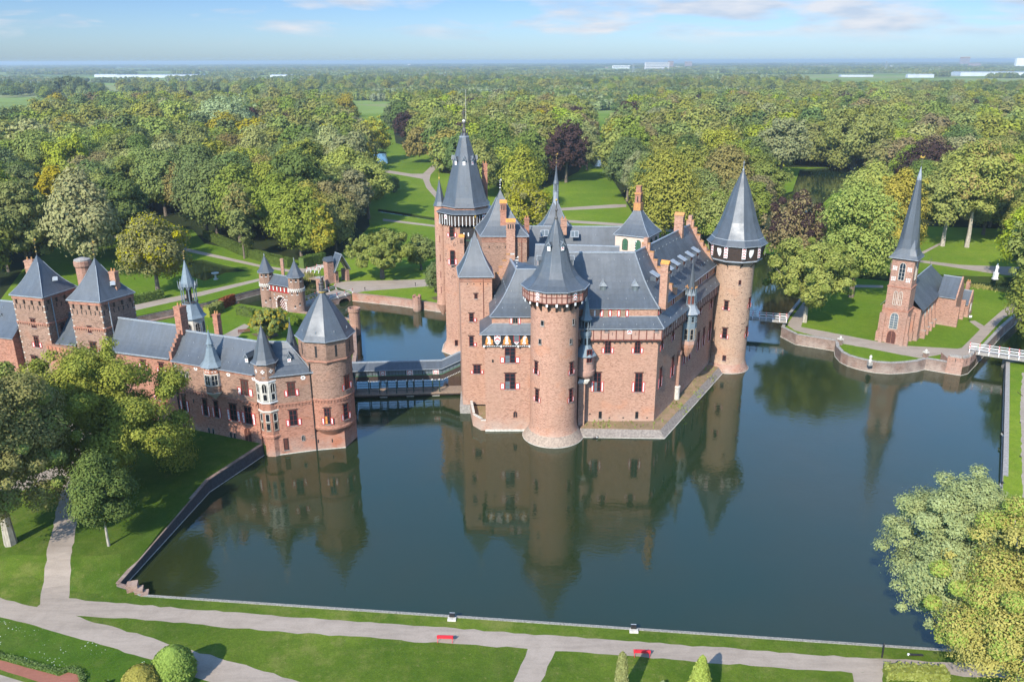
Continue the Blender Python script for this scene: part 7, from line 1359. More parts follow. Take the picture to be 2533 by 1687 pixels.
def hero(name, label, base, top, half, kind, mname, n, size, zb=.2, z=1.8, seed=1, trunk='bark', tr=None, cx_=None, ry=1.0, limbs=9, extra=None):
    """base, top: pixels of the foot and the tip; half: half the crown's width in pixels"""
    B = G(base, z); tp = A(top, B.y); dep = B.y * math.cos(TH) + (CAMH - tp.z) * math.sin(TH); Rr = half * dep / F; h = tp.z - z; zb_ = h * zb
    cm_, L = crown_mesh(kind, Rr, h, zb_, n, size, mname, seed); dx = 0 if cx_ is None else A((cx_, (base[1] + top[1]) / 2), B.y).x - B.x
    tm = trunk_mesh(h, zb_, tr or max(.25, Rr * .06), L, trunk, seed, lean=dx * .6, limbs=limbs); t = thing(name, label, 'tree', B); c = obj_of('crown', cm_, t); obj_of('trunk', tm, t); HERO.append((B.x + dx, B.y, Rr)); c.location = (dx, 0, 0); c.scale = (1, ry, 1)
    if extra:
        rng = np.random.default_rng(seed + 50); k = int(n * extra[1]); sel = [l for l in L if rng.random() < extra[2] and (l[0][2] > zb_ + (h - zb_) * extra[3])] or L[:3]
        cc = np.array([l[0] for l in sel]); rr_ = np.array([l[1] for l in sel]); ix = rng.integers(0, len(sel), k); d = rng.normal(size=(k, 3)); d /= np.linalg.norm(d, axis=1, keepdims=True)
        P = cc[ix] + d * (rr_[ix] * rng.uniform(.7, 1.08, k))[:, None] * np.array([1, 1, .85]); me = leaf_mesh('autumn_leaves', P, d + rng.normal(size=(k, 3)) * .5 + np.array([0, 0, .3]), size, extra[0], rng); o = obj_of('autumn_leaves', me, t); o.location = c.location; o.scale = c.scale
    return t
# --- single trees one can point at
hero('oak_tree', 'big near oak whose crown hides the feet of the twin square towers', (262, 1200), (275, 862), 226, 'oak', 'leaf_olive', 95000, .215, zb=.05, seed=11, tr=.7, ry=.9, extra=('leaf_lime', .30, .5, .2))
hero('oak_tree', 'oak cut off by the left edge with a thick pale trunk beside the path', (29, 1354), (20, 890), 192, 'oak', 'leaf_olive', 85000, .21, zb=.14, z=1.2, seed=12, tr=.62, trunk='bark_pale', ry=1.0, extra=('leaf_lime', .35, .5, .0))
hero('young_tree', 'small dark green tree on the sloping lawn between path and moat wall', (271, 1358), (268, 1128), 74, 'round', 'leaf_dark', 24000, .18, zb=.22, z=1.3, seed=13, trunk='bark_pale', tr=.16)
hero('willow_tree', 'silvery green willow leaning over the water in the near right corner', (2530, 1640), (2400, 1172), 192, 'oak', 'leaf_silver', 115000, .155, zb=.04, z=.9, seed=14, trunk='bark_pale', cx_=2375, ry=.85, limbs=22)
hero('maple_tree', 'yellowing tree in the bottom right corner, in front of the silvery willow', (2490, 1800), (2450, 1275), 235, 'oak', 'leaf_gold', 95000, .145, zb=.12, z=.6, seed=15, trunk='bark_pale', ry=.8, limbs=18, extra=('leaf_lime', .35, .5, 0))
hero('broadleaf_tree', 'dark leafy tree at the right edge beside the church channel', (2565, 870), (2545, 655), 82, 'round', 'leaf_mid', 16000, .36, zb=.15, seed=16)
hero('broadleaf_tree', 'wide olive green tree on the church island beside the first footbridge', (1990, 797), (2005, 596), 112, 'oak', 'leaf_olive', 26000, .34, zb=.22, seed=17, trunk='bark_pale', tr=.45, cx_=2006, extra=('leaf_mid', .5, .5, 0))
hero('broadleaf_tree', 'bright fresh green tree standing left of the church tower', (2105, 735), (2095, 452), 97, 'round', 'leaf_lime', 20000, .44, zb=.12, seed=18)
hero('broadleaf_tree', 'pale yellow tree behind the church spire', (2205, 668), (2205, 415), 66, 'tall', 'leaf_yellow', 19000, .46, zb=.12, seed=19)
hero('weeping_beech', 'drooping bronze and copper weeping beech near the round right-hand tower', (1962, 655), (1975, 478), 82, 'weep', 'leaf_bronze', 15000, .45, zb=.08, seed=20, extra=('leaf_copper', .5, .5, .3))
hero('beech_tree', 'big spreading tree with a bare trunk on the meadow behind the church', (2331, 609), (2335, 398), 78, 'oak', 'leaf_lime', 16000, .5, zb=.2, seed=21, trunk='bark_pale', tr=.6)
hero('beech_tree', 'tall tree with yellow tinged crown rightmost on the meadow behind the church', (2391, 612), (2430, 345), 92, 'oak', 'leaf_olive', 17000, .5, zb=.22, seed=22, trunk='bark_pale', tr=.6, extra=('leaf_yellow', .35, .5, .3))
hero('copper_beech', 'dark purple copper beech behind the church spire', (2290, 520), (2300, 345), 78, 'round', 'leaf_copper', 11000, .62, zb=.1, seed=23)
hero('chestnut_tree', 'golden brown dome shaped tree between the castle roofs', (1300, 600), (1300, 446), 64, 'round', 'leaf_gold', 12000, .46, zb=.08, seed=24, extra=('leaf_olive', .5, .6, 0))
hero('copper_beech', 'broad dark copper beech above the castle roofs at the lawn edge', (1400, 452), (1395, 305), 56, 'oak', 'leaf_copper', 9000, .72, zb=.14, seed=25)
hero('broadleaf_tree', 'pale straw yellow tree beside the copper beech above the castle roofs', (1452, 420), (1452, 298), 32, 'tall', 'leaf_pale', 6000, .62, zb=.1, seed=26)
hero('broadleaf_tree', 'large round dark green tree above the castle chimneys', (1250, 470), (1255, 312), 82, 'round', 'leaf_dark', 13000, .62, zb=.08, seed=27)
hero('broadleaf_tree', 'olive tree right behind the tall tower roof', (1290, 520), (1300, 362), 52, 'tall', 'leaf_olive', 9000, .52, zb=.08, seed=28)
hero('magnolia_tree', 'wide light green tree on the lawn beside the brick gate lodge', (946, 688), (945, 577), 92, 'oak', 'leaf_mid', 20000, .34, zb=.2, seed=29, extra=('leaf_lime', .5, .7, .2))
hero('cedar_tree', 'dark layered tree between the wide light green tree and the tall tower', (1042, 668), (1038, 585), 42, 'round', 'leaf_mid', 9000, .32, zb=.12, seed=30)
hero('yew_tree', 'dense dark yew hard against the foot of the tall tower', (1078, 724), (1071, 645), 27, 'tall', 'leaf_dark', 8000, .26, zb=.03, seed=31)
hero('garden_tree', 'small round tree turning yellow in the walled forecourt garden', (668, 838), (655, 765), 47, 'oak', 'leaf_lime', 11000, .27, zb=.1, seed=32, tr=.16, extra=('leaf_yellow', .55, .55, .1))
hero('maple_tree', 'tall tree with an orange yellow top in the wood left of the castle', (605, 640), (607, 448), 36, 'tall', 'leaf_mid', 8000, .42, zb=.1, seed=33, extra=('leaf_yellow', .45, .9, .6))
hero('maple_tree', 'bright yellow tree at the wood edge above the brick gate lodge', (800, 645), (792, 510), 36, 'tall', 'leaf_olive', 8000, .40, zb=.1, seed=34, extra=('leaf_yellow', .6, .8, .1))
hero('broadleaf_tree', 'olive brown round tree behind the lead belfry', (392, 725), (392, 540), 88, 'round', 'leaf_olive', 18000, .40, zb=.12, seed=35, extra=('leaf_gold', .4, .6, .1))
hero('broadleaf_tree', 'yellow green tree behind the twin square towers by the small pond', (222, 640), (215, 442), 62, 'tall', 'leaf_lime', 12000, .42, zb=.12, seed=36, extra=('leaf_mid', .6, .6, 0))
hero('white_willow', 'large silvery white willow in the middle of the wood', (570, 372), (565, 234), 80, 'round', 'leaf_silver', 9000, .95, zb=.1, seed=37)
hero('broadleaf_tree', 'lime yellow tree at the wood edge by the small pond left of the spire', (930, 400), (930, 290), 38, 'oak', 'leaf_yellow', 7000, .62, zb=.14, seed=38, extra=('leaf_lime', .9, .9, 0))
hero('fir_tree', 'little dark fir alone on the lawn left of the tall tower', (976, 476), (976, 438), 15, 'tall', 'leaf_dark', 2500, .36, zb=.02, seed=39)
hero('plane_tree', 'massive light olive tree behind the bell tower roof', (1640, 600), (1628, 388), 95, 'round', 'leaf_olive', 20000, .52, zb=.08, seed=40)
hero('broadleaf_tree', 'olive tree between the bell tower chimney and the round right-hand tower', (1765, 612), (1768, 475), 62, 'round', 'leaf_olive', 11000, .46, zb=.08, seed=41, extra=('leaf_mid', .5, .6, 0))
hero('broadleaf_tree', 'pale yellow green tree overhanging the pond in the right-hand wood', (1930, 440), (1925, 288), 62, 'oak', 'leaf_pale', 9000, .75, zb=.1, seed=42)
hero('broadleaf_tree', 'huge lime green tree on the far bank of the right-hand pond', (2110, 420), (2098, 268), 108, 'round', 'leaf_lime', 15000, .8, zb=.03, seed=43, extra=('leaf_olive', .5, .6, 0))
hero('copper_beech', 'small copper beech deep in the wood above the copper tree by the castle', (1425, 345), (1428, 262), 28, 'tall', 'leaf_copper', 5000, .9, zb=.1, seed=44)
hero('field_tree', 'lone broad tree on the far field at the top left', (180, 248), (178, 190), 52, 'round', 'leaf_dark', 6000, 1.5, zb=.22, seed=45)
# --- the wood, tree by tree as far as trees can be told apart
KINDS = {'dark': ('leaf_dark', 'dark green broadleaf tree in the wood around the castle park'), 'mid': ('leaf_mid', 'mid green broadleaf tree in the wood around the castle park'), 'olive': ('leaf_olive', 'olive green broadleaf tree in the wood around the castle park'), 'lime': ('leaf_lime', 'light yellow green broadleaf tree in the wood around the castle park'), 'bronze': ('leaf_bronze', 'brownish bronze tree in the wood around the castle park'), 'gold': ('leaf_gold', 'golden autumn tree in the wood around the castle park'), 'copper': ('leaf_copper', 'dark copper tree in the wood around the castle park'), 'pale': ('leaf_pale', 'pale straw green tree in the wood around the castle park')}
PROTO = {}
for ki, (k, (mn, lab)) in enumerate(KINDS.items()):
    PROTO[k] = []
    for v in range(3):
        knd = ('round', 'tall', 'oak')[v]; cm_, L = crown_mesh(knd, 8.4, 22.5, 3.2 if v else 2.4, 17000, .50, mn, 100 + ki * 7 + v); PROTO[k].append((cm_, trunk_mesh(22.5, 4.0, .45, L, 'bark', 200 + ki * 7 + v)))
pts = []; rr = random.Random(21)
def view_gap(x, y):      # the glimpse of path and pond at the far left stays open
    q = Vector((x, y, 1.8)); fw_ = y * math.cos(TH) + (CAMH - 1.8) * math.sin(TH); u, v = CX + F * x / fw_, CY - F * (y * math.sin(TH) - (CAMH - 1.8) * math.cos(TH)) / fw_; return 84 < u < 172 and 516 < v < 690
def hero_near(x, y, k=.62): return any((x - a) ** 2 + (y - b) ** 2 < (c * k + 3.2) ** 2 for a, b, c in HERO)
yy = 225.0
while yy < 972:
    st_ = 12.8 if yy < 420 else (14.5 if yy < 620 else 16.5); xx = -470 - rr.random() * st_
    while xx < 560:
        x, y = xx + rr.uniform(-.36, .36) * st_, yy + rr.uniform(-.36, .36) * st_
        if abs(x) < y * .66 + 25 and any(inside((x, y), f) for f in FLOOR) and not is_water((x, y)) and not any(inside((x, y), g) for g in GRAVEL) and not hero_near(x, y) and not view_gap(x, y): pts.append((x, y))
        xx += st_
    yy += st_ * .9
# extra trees at hand-read spots (feet in the photograph), outside the closed wood
for q in (V(20, 625), V(70, 640), V(-30, 660), V(100, 610), V(150, 590), V(-60, 610), V(10, 570), V(250, 565), V(290, 590), V(215, 640), V(-40, 560), V(2300, 545), V(2345, 560), V(2260, 540), V(2390, 560), V(2440, 640), V(960, 375), V(1005, 345), V(1100, 455), V(1060, 430), V(2060, 560), V(1990, 560), V(2360, 655), V(2385, 720)):
    p = G(q, 1.8)
    if not view_gap(p.x, p.y): pts.append((p.x, p.y))
pts.sort(key=lambda p: p[1]); NIND = 288
def pick(x, y, r):
    f = min(1, max(0, (y - 230) / 350)); n = math.sin(x * .021 + 1.3) + math.sin(y * .027 + x * .011)
    wts = {'dark': .28 - .16 * f - .08 * n, 'mid': .30 - .06 * f, 'olive': .20 + .14 * f + .06 * n, 'lime': .10 + .15 * f + .05 * n, 'bronze': .05, 'gold': .025, 'copper': .02, 'pale': .03 + .06 * f}
    t = r.random() * sum(max(0.01, w_) for w_ in wts.values())
    for k, w_ in wts.items():
        t -= max(.01, w_)
        if t <= 0: return k
    return 'mid'
REST = []
for i, (x, y) in enumerate(pts):
    k = pick(x, y, rr)
    while (k == 'copper' and y < 360) or (k == 'bronze' and y < 260): k = pick(x, y, rr)
    v = rr.randrange(3); s = rr.uniform(.82, 1.2); rz = rr.uniform(0, 6.28); sz = s * rr.uniform(.88, 1.2)
    if x > 60 and y < 300: s *= .9; sz *= .85
    if i < NIND: cm_, tm = PROTO[k][v]; tree('broadleaf_tree', KINDS[k][1], (x, y, 1.8), cm_, tm, (s, s, sz), rz, 'trees of the wood around the castle park')
    else: REST.append((x, y, list(KINDS).index(k) * 3 + v, s * 1.12, sz, rz))
print('trees', len(pts), 'rest', len(REST))
def scatter(name, label, data, coll, z=1.8):
    """one object of many small distant trees: instances on points"""
    me = bpy.data.meshes.new(name); n = len(data); me.vertices.add(n); D = np.array(data, dtype=np.float32); co = np.zeros((n, 3), np.float32); co[:, 0] = D[:, 0]; co[:, 1] = D[:, 1]; co[:, 2] = z; me.vertices.foreach_set('co', co.reshape(-1))
    a = me.attributes.new('idx', 'INT', 'POINT'); a.data.foreach_set('value', D[:, 2].astype(np.int32)); a = me.attributes.new('scl', 'FLOAT_VECTOR', 'POINT'); a.data.foreach_set('vector', np.stack([D[:, 3], D[:, 3], D[:, 4]], 1).reshape(-1)); a = me.attributes.new('rot', 'FLOAT_VECTOR', 'POINT'); a.data.foreach_set('vector', np.stack([D[:, 5] * 0, D[:, 5] * 0, D[:, 5]], 1).reshape(-1))
    o = bpy.data.objects.new(name, me); col.objects.link(o); ng = bpy.data.node_groups.new(name, 'GeometryNodeTree'); ng.interface.new_socket('Geometry', in_out='INPUT', socket_type='NodeSocketGeometry'); ng.interface.new_socket('Geometry', in_out='OUTPUT', socket_type='NodeSocketGeometry')
    gi, go = ng.nodes.new('NodeGroupInput'), ng.nodes.new('NodeGroupOutput'); ip = ng.nodes.new('GeometryNodeInstanceOnPoints'); ci = ng.nodes.new('GeometryNodeCollectionInfo'); ci.inputs[0].default_value = coll; ci.inputs['Separate Children'].default_value = True; ci.inputs['Reset Children'].default_value = True
    def attr(nm, t): q = ng.nodes.new('GeometryNodeInputNamedAttribute'); q.data_type = t; q.inputs[0].default_value = nm; return q.outputs[0]
    lk = ng.links.new; lk(gi.outputs[0], ip.inputs['Points']); lk(ci.outputs[0], ip.inputs['Instance']); ip.inputs['Pick Instance'].default_value = True; lk(attr('idx', 'INT'), ip.inputs['Instance Index']); lk(attr('rot', 'FLOAT_VECTOR'), ip.inputs['Rotation']); lk(attr('scl', 'FLOAT_VECTOR'), ip.inputs['Scale']); lk(ip.outputs[0], go.inputs[0])
    o.modifiers.new('scatter', 'NODES').node_group = ng; return prop(o, label, 'trees', kind='stuff')
pc = bpy.data.collections.new('far_tree_kinds')
for ki, k in enumerate(KINDS):
    for v in range(3):
        cm_, L = crown_mesh(('round', 'tall', 'oak')[v], 8.6, 22.0, 1.0, 4600, .85, KINDS[k][0], 400 + ki * 7 + v); pc.objects.link(bpy.data.objects.new('t%02d' % (ki * 3 + v), cm_))
scatter('woodland', 'closed woodland of mixed broadleaf trees filling the middle distance', REST, pc)
# tree belts and copses of the open country, out to the horizon
bc_ = bpy.data.collections.new('far_belt_kinds')
for v in range(6):
    rng = np.random.default_rng(600 + v); mn = ('leaf_dark', 'leaf_mid', 'leaf_mid', 'leaf_olive', 'leaf_dark', 'leaf_silver')[v]; P, Q = [], []
    for t in range(9):
        c = np.array([rng.uniform(-24, 24), rng.uniform(-9, 9), 0]); n = 210; d = rng.normal(size=(n, 3)); d /= np.linalg.norm(d, axis=1, keepdims=True); hh = rng.uniform(9, 16); P.append(c + np.array([0, 0, hh * .52]) + d * np.array([5.2, 5.2, hh * .48]) * rng.uniform(.75, 1, n)[:, None]); Q.append(d + np.array([0, 0, .5]) + rng.normal(size=(n, 3)) * .3)
    bc_.objects.link(bpy.data.objects.new('b%d' % v, leaf_mesh('belt', np.concatenate(P), np.concatenate(Q), 1.9, mn, rng)))
belt = []; rr = random.Random(77)
GLASS = [(232, 500, 189, 196), (668, 770, 188, 194), (824, 862, 187, 193), (1035, 1062, 187, 193), (1103, 1130, 188, 193), (1975, 2170, 186, 191), (2240, 2330, 187, 193), (2375, 2700, 180, 190)]
def ground_y(py): return G((CX, py), 1.8).y
for _ in range(15000):
    y = 980 * (13.5 ** (rr.random() ** .85)); x = rr.uniform(-.72, .72) * y; 
    n = math.sin(x * .0021 + y * .0007) + math.sin(y * .0046 + 1.1) + .7 * math.sin(x * .0007 - y * .0019 + 2) + .6 * math.sin(x * .006 + 2.1 + y * .003)
    u = CX + F * x / y * .945; py = 150 + 58.2 / y * F / math.cos(TH) ** 2
    if 0 and py: pass
    left_field = u < 900 and 203 < py < 250 and not (u > 760 and py > 214)
    lake = 1900 < u and 200 < py < 222
    if left_field or lake or any(a - 6 < u < b + 6 and c - 1.0 < py < d + 4 for a, b, c, d in GLASS): continue
    if n > (.15 if y < 1700 else (-.2 if y < 3500 else -.6)): belt.append((x, y, rr.randrange(6), max(1, y / 3800) * rr.uniform(.8, 1.2), (1 if y < 4000 else 1.15) * rr.uniform(.7, 1.15), rr.uniform(-.35, .35)))
for u in range(20, 380, 26): p = G((u * 1.0, 208 - u * .012), 1.8); belt.append((p.x, p.y, 5, .22, .5, rr.random()))
print('belts', len(belt))
scatter('distant_woods', 'hazy belts of distant trees across the flat country out to the horizon', belt, bc_)
mid = []
for (u0, u1, v0, v1, n, ks) in ((0, 130, 222, 236, 26, 0), (100, 260, 226, 246, 26, 0), (300, 760, 215, 236, 120, 1), (760, 1300, 196, 225, 200, 1), (1300, 2000, 205, 228, 220, 2), (1950, 2533, 224, 240, 190, 2)):
    for _ in range(n): p = G((rr.uniform(u0, u1), rr.uniform(v0, v1) + 6), 1.8); mid.append((p.x, p.y, rr.choice([0, 1, 2, 3, 4, 5, 6, 7, 8, 6, 9, 10]) if ks else rr.randrange(6), rr.uniform(.9, 1.35), rr.uniform(.75, 1.15), rr.random() * 6))
scatter('park_edge_trees', 'loose edge of the woodland where it meets the open fields', mid, pc)
# --- hedges, topiary, shrubs
def hedge(name, label, line, wd, ht, mname='leaf_hedge', z=1.8, size=.22, dens=26, cat='hedge', px=True):
    P, Q = [], []; rng = np.random.default_rng(len(label)); mb = MB(); pl = [G(q, z) for q in line] if px else [Vector(q) for q in line]
    for a, b in zip(pl, pl[1:]):
        d = b - a; L_ = d.length; t = np.array(d.normalized()); s = np.array([-t[1], t[0], 0.]); a_ = np.array(a)
        mb.bar(a - Vector(s) * (wd / 2 - .1), d, Vector(s) * (wd - .2), ZV * (ht - .12), mname)
        for n_, (o, du, nn) in ((int(L_ * wd * dens), (np.array([0, 0, ht]), s * wd, np.array([0, 0, 1.]))), (int(L_ * ht * dens), (-s * wd / 2, np.array([0, 0, ht]), -s)), (int(L_ * ht * dens), (s * wd / 2, np.array([0, 0, ht]), s))):
            u, v = rng.random(n_), rng.random(n_) - (.5 if nn[2] else 0); P.append(a_ + t * (u * L_)[:, None] + o + du * v[:, None] + rng.normal(size=(n_, 3)) * .07); Q.append(np.tile(nn, (n_, 1)) + rng.normal(size=(n_, 3)) * .5)
    me = leaf_mesh('foliage', np.concatenate(P), np.concatenate(Q), size, mname, rng); t_ = thing(name, label, cat, pl[0]); o = obj_of('foliage', me, t_); o.location = -pl[0]
    mb.build('branches', t_); return t_
hedge('hedge', 'long clipped hedge along the wood edge behind the canal path', [N7(-420, 40), N7(0, 235), N7(280, 320), N7(560, 385)], 2.4, 2.6); hedge('hedge', 'dark clipped hedge between the drive and the wood left of the gate lodge', [N7(690, 395), N7(800, 365), N7(950, 330)], 2.2, 3.2)
hedge('hedge', 'clipped hedge block behind the right-hand square tower', [L1(1160, 690), L1(1440, 630)], 1.8, 2.2); hedge('hedge', 'clipped garden hedge beside the small round yellowing tree', [L2(750, 850), L2(905, 885)], 1.6, 2.0); hedge('hedge', 'clipped garden hedge in front of the twin turreted gate', [L2(1120, 895), L2(1400, 975)], 1.6, 2.0)
hedge('hedge', 'yellowing hedge stub at the bottom right by the path', [S7(1825, 415), S7(2060, 425)], 1.4, 1.1, 'leaf_olive', z=.5); hedge('box_edging', 'low clipped box edging round the red gravel bed', [S6(-200, 355), S6(0, 405), S6(265, 480), S6(305, 466), S6(352, 474), S6(372, 505), S6(366, 540)], .5, .35, z=.5, size=.10, dens=90, cat='hedge')
hedge('climbing_shrub', 'red and green creeper bushes on the garden wall by the canal', [L2(440, 880), L2(520, 850), L2(570, 815)], 2.0, 2.4, 'leaf_olive', size=.3); hedge('climbing_shrub', 'reddish creeper spilling over the garden wall corner', [L2(580, 800), L2(700, 745)], 1.4, 2.4, 'leaf_red', size=.25)
def topiary(name, label, x, y, z, prof, mname, n, size, seed, accent=None):
    rng = np.random.default_rng(seed); t = thing(name, label, 'topiary', (x, y, z)); P, Q = [], []; zs = [p[1] for p in prof]
    u = rng.random(n * 2) * (zs[-1] - zs[0]) + zs[0]; r = np.interp(u, zs, [p[0] for p in prof]); keep = rng.random(n * 2) < (r + .1) / (max(p[0] for p in prof) + .1); u, r = u[keep][:n], r[keep][:n]; a = rng.random(len(u)) * 6.283; k = rng.normal(.97, .05, len(u)); dr = np.gradient(np.interp(np.linspace(zs[0], zs[-1], 60), zs, [p[0] for p in prof]), (zs[-1] - zs[0]) / 59)
    sl = np.interp(u, np.linspace(zs[0], zs[-1], 60), dr); P = np.stack([np.cos(a) * r * k, np.sin(a) * r * k, u], 1); Q = np.stack([np.cos(a), np.sin(a), -sl], 1) + rng.normal(size=(len(u), 3)) * .45
    obj_of('foliage', leaf_mesh('foliage', P, Q, size, mname, rng), t); mb = MB(); mb.lathe(x, y, [(max(.02, r * .86), z + zz_) for r, zz_ in prof], 14, mname); mb.build('branches', t); return t
ball = [(1.2, 0), (1.9, .6), (2.1, 1.6), (1.85, 2.8), (1.3, 3.6), (.6, 4.1), (.05, 4.3)]
def at_top(q, h, z=.5): p = G(q, z + h); return p.x, p.y
x, y = at_top((425, 1592), 4.3); topiary('topiary_bush', 'bright green clipped dome at the bottom left beside the path', x, y - .5, .5, ball, 'leaf_topiary', 16000, .14, 1)
x, y = at_top((345, 1640), 3.9); topiary('topiary_bush', 'bronzed yellow clipped dome in front of the bright green one at the bottom left', x, y - .4, .5, [(r * .9, z_ * .9) for r, z_ in ball], 'leaf_gold', 13000, .14, 2)
x, y = at_top((1541, 1611), 6.5); topiary('column_tree', 'slender pale green columnar tree at the bottom edge beside the second red bench', x, y, .5, [(.5, 0), (.62, 1), (.6, 3), (.48, 5), (.3, 6.1), (.03, 6.5)], 'leaf_pale', 8000, .17, 3)
x, y = at_top((1739, 1620), 6.5); topiary('column_tree', 'broad bright green cone tree at the bottom edge, right of the slender pale one', x, y, .5, [(1.2, 0), (1.35, .8), (1.1, 2.8), (.65, 5), (.3, 6.1), (.03, 6.5)], 'leaf_lime', 12000, .17, 4)
x, y = at_top((S6(468, 508)), .8); topiary('box_ball', 'tiny clipped box cone by the red gravel bed', x, y, .5, [(.3, 0), (.3, .4), (.02, .8)], 'leaf_hedge', 700, .09, 5)
x, y = at_top((1640, 1684), 1.2); topiary('box_ball', 'grey green bush just showing at the bottom edge between the two column trees', x, y, .5, [(.4, 0), (.45, .7), (.1, 1.2)], 'leaf_silver', 900, .1, 6)
rng = np.random.default_rng(8); P = []
for a, b, n in ((C3(1560, 905), C3(1950, 960), 2600), (N7(700, 560), N7(770, 500), 300)):
    p, q = G(a, 1), G(b, 1); u = rng.random(n)[:, None]; P.append(np.array(p) * (1 - u) + np.array(q) * u + rng.normal(size=(n, 3)) * np.array([.9, .9, .25]) + np.array([0, 1.6, .6]))
P = np.concatenate(P); o = bpy.data.objects.new('reeds', leaf_mesh('reeds', P, rng.normal(size=(len(P), 3)) * np.array([1, 1, .2]), .22, 'leaf_olive', rng, droop=4, asp=5)); col.objects.link(o); prop(o, 'green reeds fringing the canal behind the church', 'reeds', kind='stuff')
# ================================================================== small things
def bench(label, q, mname, rz, w=1.75, z=.5, frame=None, group=None, facing=1):
    p = G(q, z); t = thing('park_bench', label, 'bench', p, group); f = frame or mname; c, s = math.cos(rz), math.sin(rz); ax, ay = Vector((c, s, 0)), Vector((-s, c, 0)) * facing
    mb = MB(); [mb.bar(p - ax * w / 2 + ay * (.08 + .13 * i) + ZV * .43, ax * w, ay * .11, ZV * .04, mname) for i in range(4)]; mb.build('seat', t)
    mb = MB(); [mb.bar(p - ax * w / 2 - ay * (.03 + .02 * i) + ZV * (.52 + .13 * i), ax * w, -ay * .03, ZV * .115, mname) for i in range(3)]; mb.build('backrest', t)
    for u in (-w / 2 + .08, w / 2 - .08): mb = MB(); mb.tube(p + ax * u + ay * .5, p + ax * u + ay * .5 + ZV * .43, .03, .03, 5, f); mb.tube(p + ax * u - ay * .12, p + ax * u + ay * .04 + ZV * .43, .03, .03, 5, f); mb.tube(p + ax * u + ay * .04 + ZV * .4, p + ax * u - ay * .08 + ZV * .95, .03, .03, 5, f); mb.tube(p + ax * u + ay * .5 + ZV * .41, p + ax * u + ay * .02 + ZV * .41, .025, .025, 5, f); mb.build('leg', t)
    return t
plain('bench_red', (0.62, 0.03, 0.045), .45, .08)
bench('red bench on the front path, nearer the middle of the moat kerb', (1101, 1588), 'bench_red', R(-3)); bench('red bench on the front path behind the slender columnar tree', (1588, 1624), 'bench_red', R(-3))
mb = MB(); p = G((1601, 1607), 1.4); mb.box((p.x, p.y, 1.36), .22, .1, .1, 'white', .2); prop(mb.build('paper_cup'), 'small white cup left on the red bench behind the columnar tree', 'cup') if False else None
bench('dark wooden bench at the right edge of the grass bank', (2522, 985), 'timber', R(88), z=1.0, facing=-1); bench('brown wooden bench beside the gravel path in the walled forecourt garden', L2(800, 1035), 'timber_red', R(20), w=2.6, z=1.8, facing=-1)
def flood(q, label, z, rz=0):
    p = G(q, z); t = thing('floodlight', label, 'floodlight', p, 'floodlights along the moat edge'); mb = MB(); mb.box((p.x, p.y, z - .1), .95, .5, .3, 'stone', rz); mb.build('base', t); mb = MB(); c, s = math.cos(rz), math.sin(rz); mb.box((p.x - s * .1, p.y + c * .25, z + .24), .6, .25, .38, 'black', rz); mb.bar((p.x - .3 * c - s * .2, p.y - .3 * s + c * .38, z + .55), (.6 * c, .6 * s, 0), (0, .12, .04), (0, 0, .03), 'lead'); mb.build('lamp_housing', t)
flood(S6(2025, 240), 'black floodlight on the moat kerb near the first red bench', .55, R(-4)); flood(S7(872, 248), 'black floodlight on the moat kerb near the red bench by the columnar tree', .55, R(-4)); flood((2483, 1076), 'black floodlight on the right bank wall opposite the church reflection', 1.3, R(85)); flood(S8(1112, 152), 'black floodlight on the right bank wall beside the silvery willow', 1.2, R(85))
def bollard(q, label, z=1.8, h=.9, cat='bollard light'):
    p = G(q, z); mb = MB(); mb.lathe(p.x, p.y, [(.09, z - .2), (.08, z + h - .25), (.14, z + h - .2), (.14, z + h), (.02, z + h + .05)], 8, 'black'); prop(mb.build('bollard_light'), label, cat, 'dark bollard lights along the paths')
for q, l, z in ((N7(1427, 655), 'dark bollard light on the lawn edge nearer the arched bridge', 1.8), (N7(2014, 600), 'dark bollard light on the lawn edge near the dark yew', 1.8), ((2521.5, 1056), 'dark bollard light beside the right-hand path, upper of two', 1.0), ((2521, 1141), 'dark bollard light beside the right-hand path, lower of two', 1.0)): bollard(q, l, z)
mb = MB(); p = G(S7(1815, 346), .5); mb.lathe(p.x, p.y, [(.09, .3), (.08, 2.1), (.13, 2.15), (.02, 2.3)], 8, 'black'); prop(mb.build('signpost'), 'dark post on the front grass strip near the yellowing corner tree', 'post')
mb = MB(); p = G(S7(1935, 341), .5); mb.bar((p.x - .5, p.y, .55), (1.5, -.1, 0), (0, .2, 0), (0, 0, .15), 'black'); mb.bar((p.x - .6, p.y, .55), (.2, 0, 0), (0, .2, 0), (0, 0, .16), 'white'); prop(mb.build('signpost'), 'toppled dark marker lying on the grass strip at the near right corner', 'post')
mb = MB(); p = G(L2(525, 515), 1.8); mb.lathe(p.x, p.y, [(.7, 1.6), (.65, 2.0), (.3, 2.1), (.22, 3.0), (.35, 3.2), (1.0, 3.5), (1.1, 3.7), (.9, 3.72), (.3, 3.5)], 14, 'stone'); prop(mb.build('stone_vase'), 'large stone garden vase beside the small pond in the park', 'vase')
p = G(k2(302, 1418), 0); mb = MB(); mb.lathe(0, 0, [(.02, -.45), (.17, -.2), (.2, .05), (.14, .3), (.02, .48)], 10, 'black'); mb.v = [(p.x + a * 1.0 + c * 1.0, p.y + b, .12 + a * .55) if False else (p.x + c, p.y + b, .1 + a * .7) for a, b, c in mb.v]; dk = mb.build('duck'); prop(dk, 'dark duck with a white breast swimming below the keep terrace', 'duck')
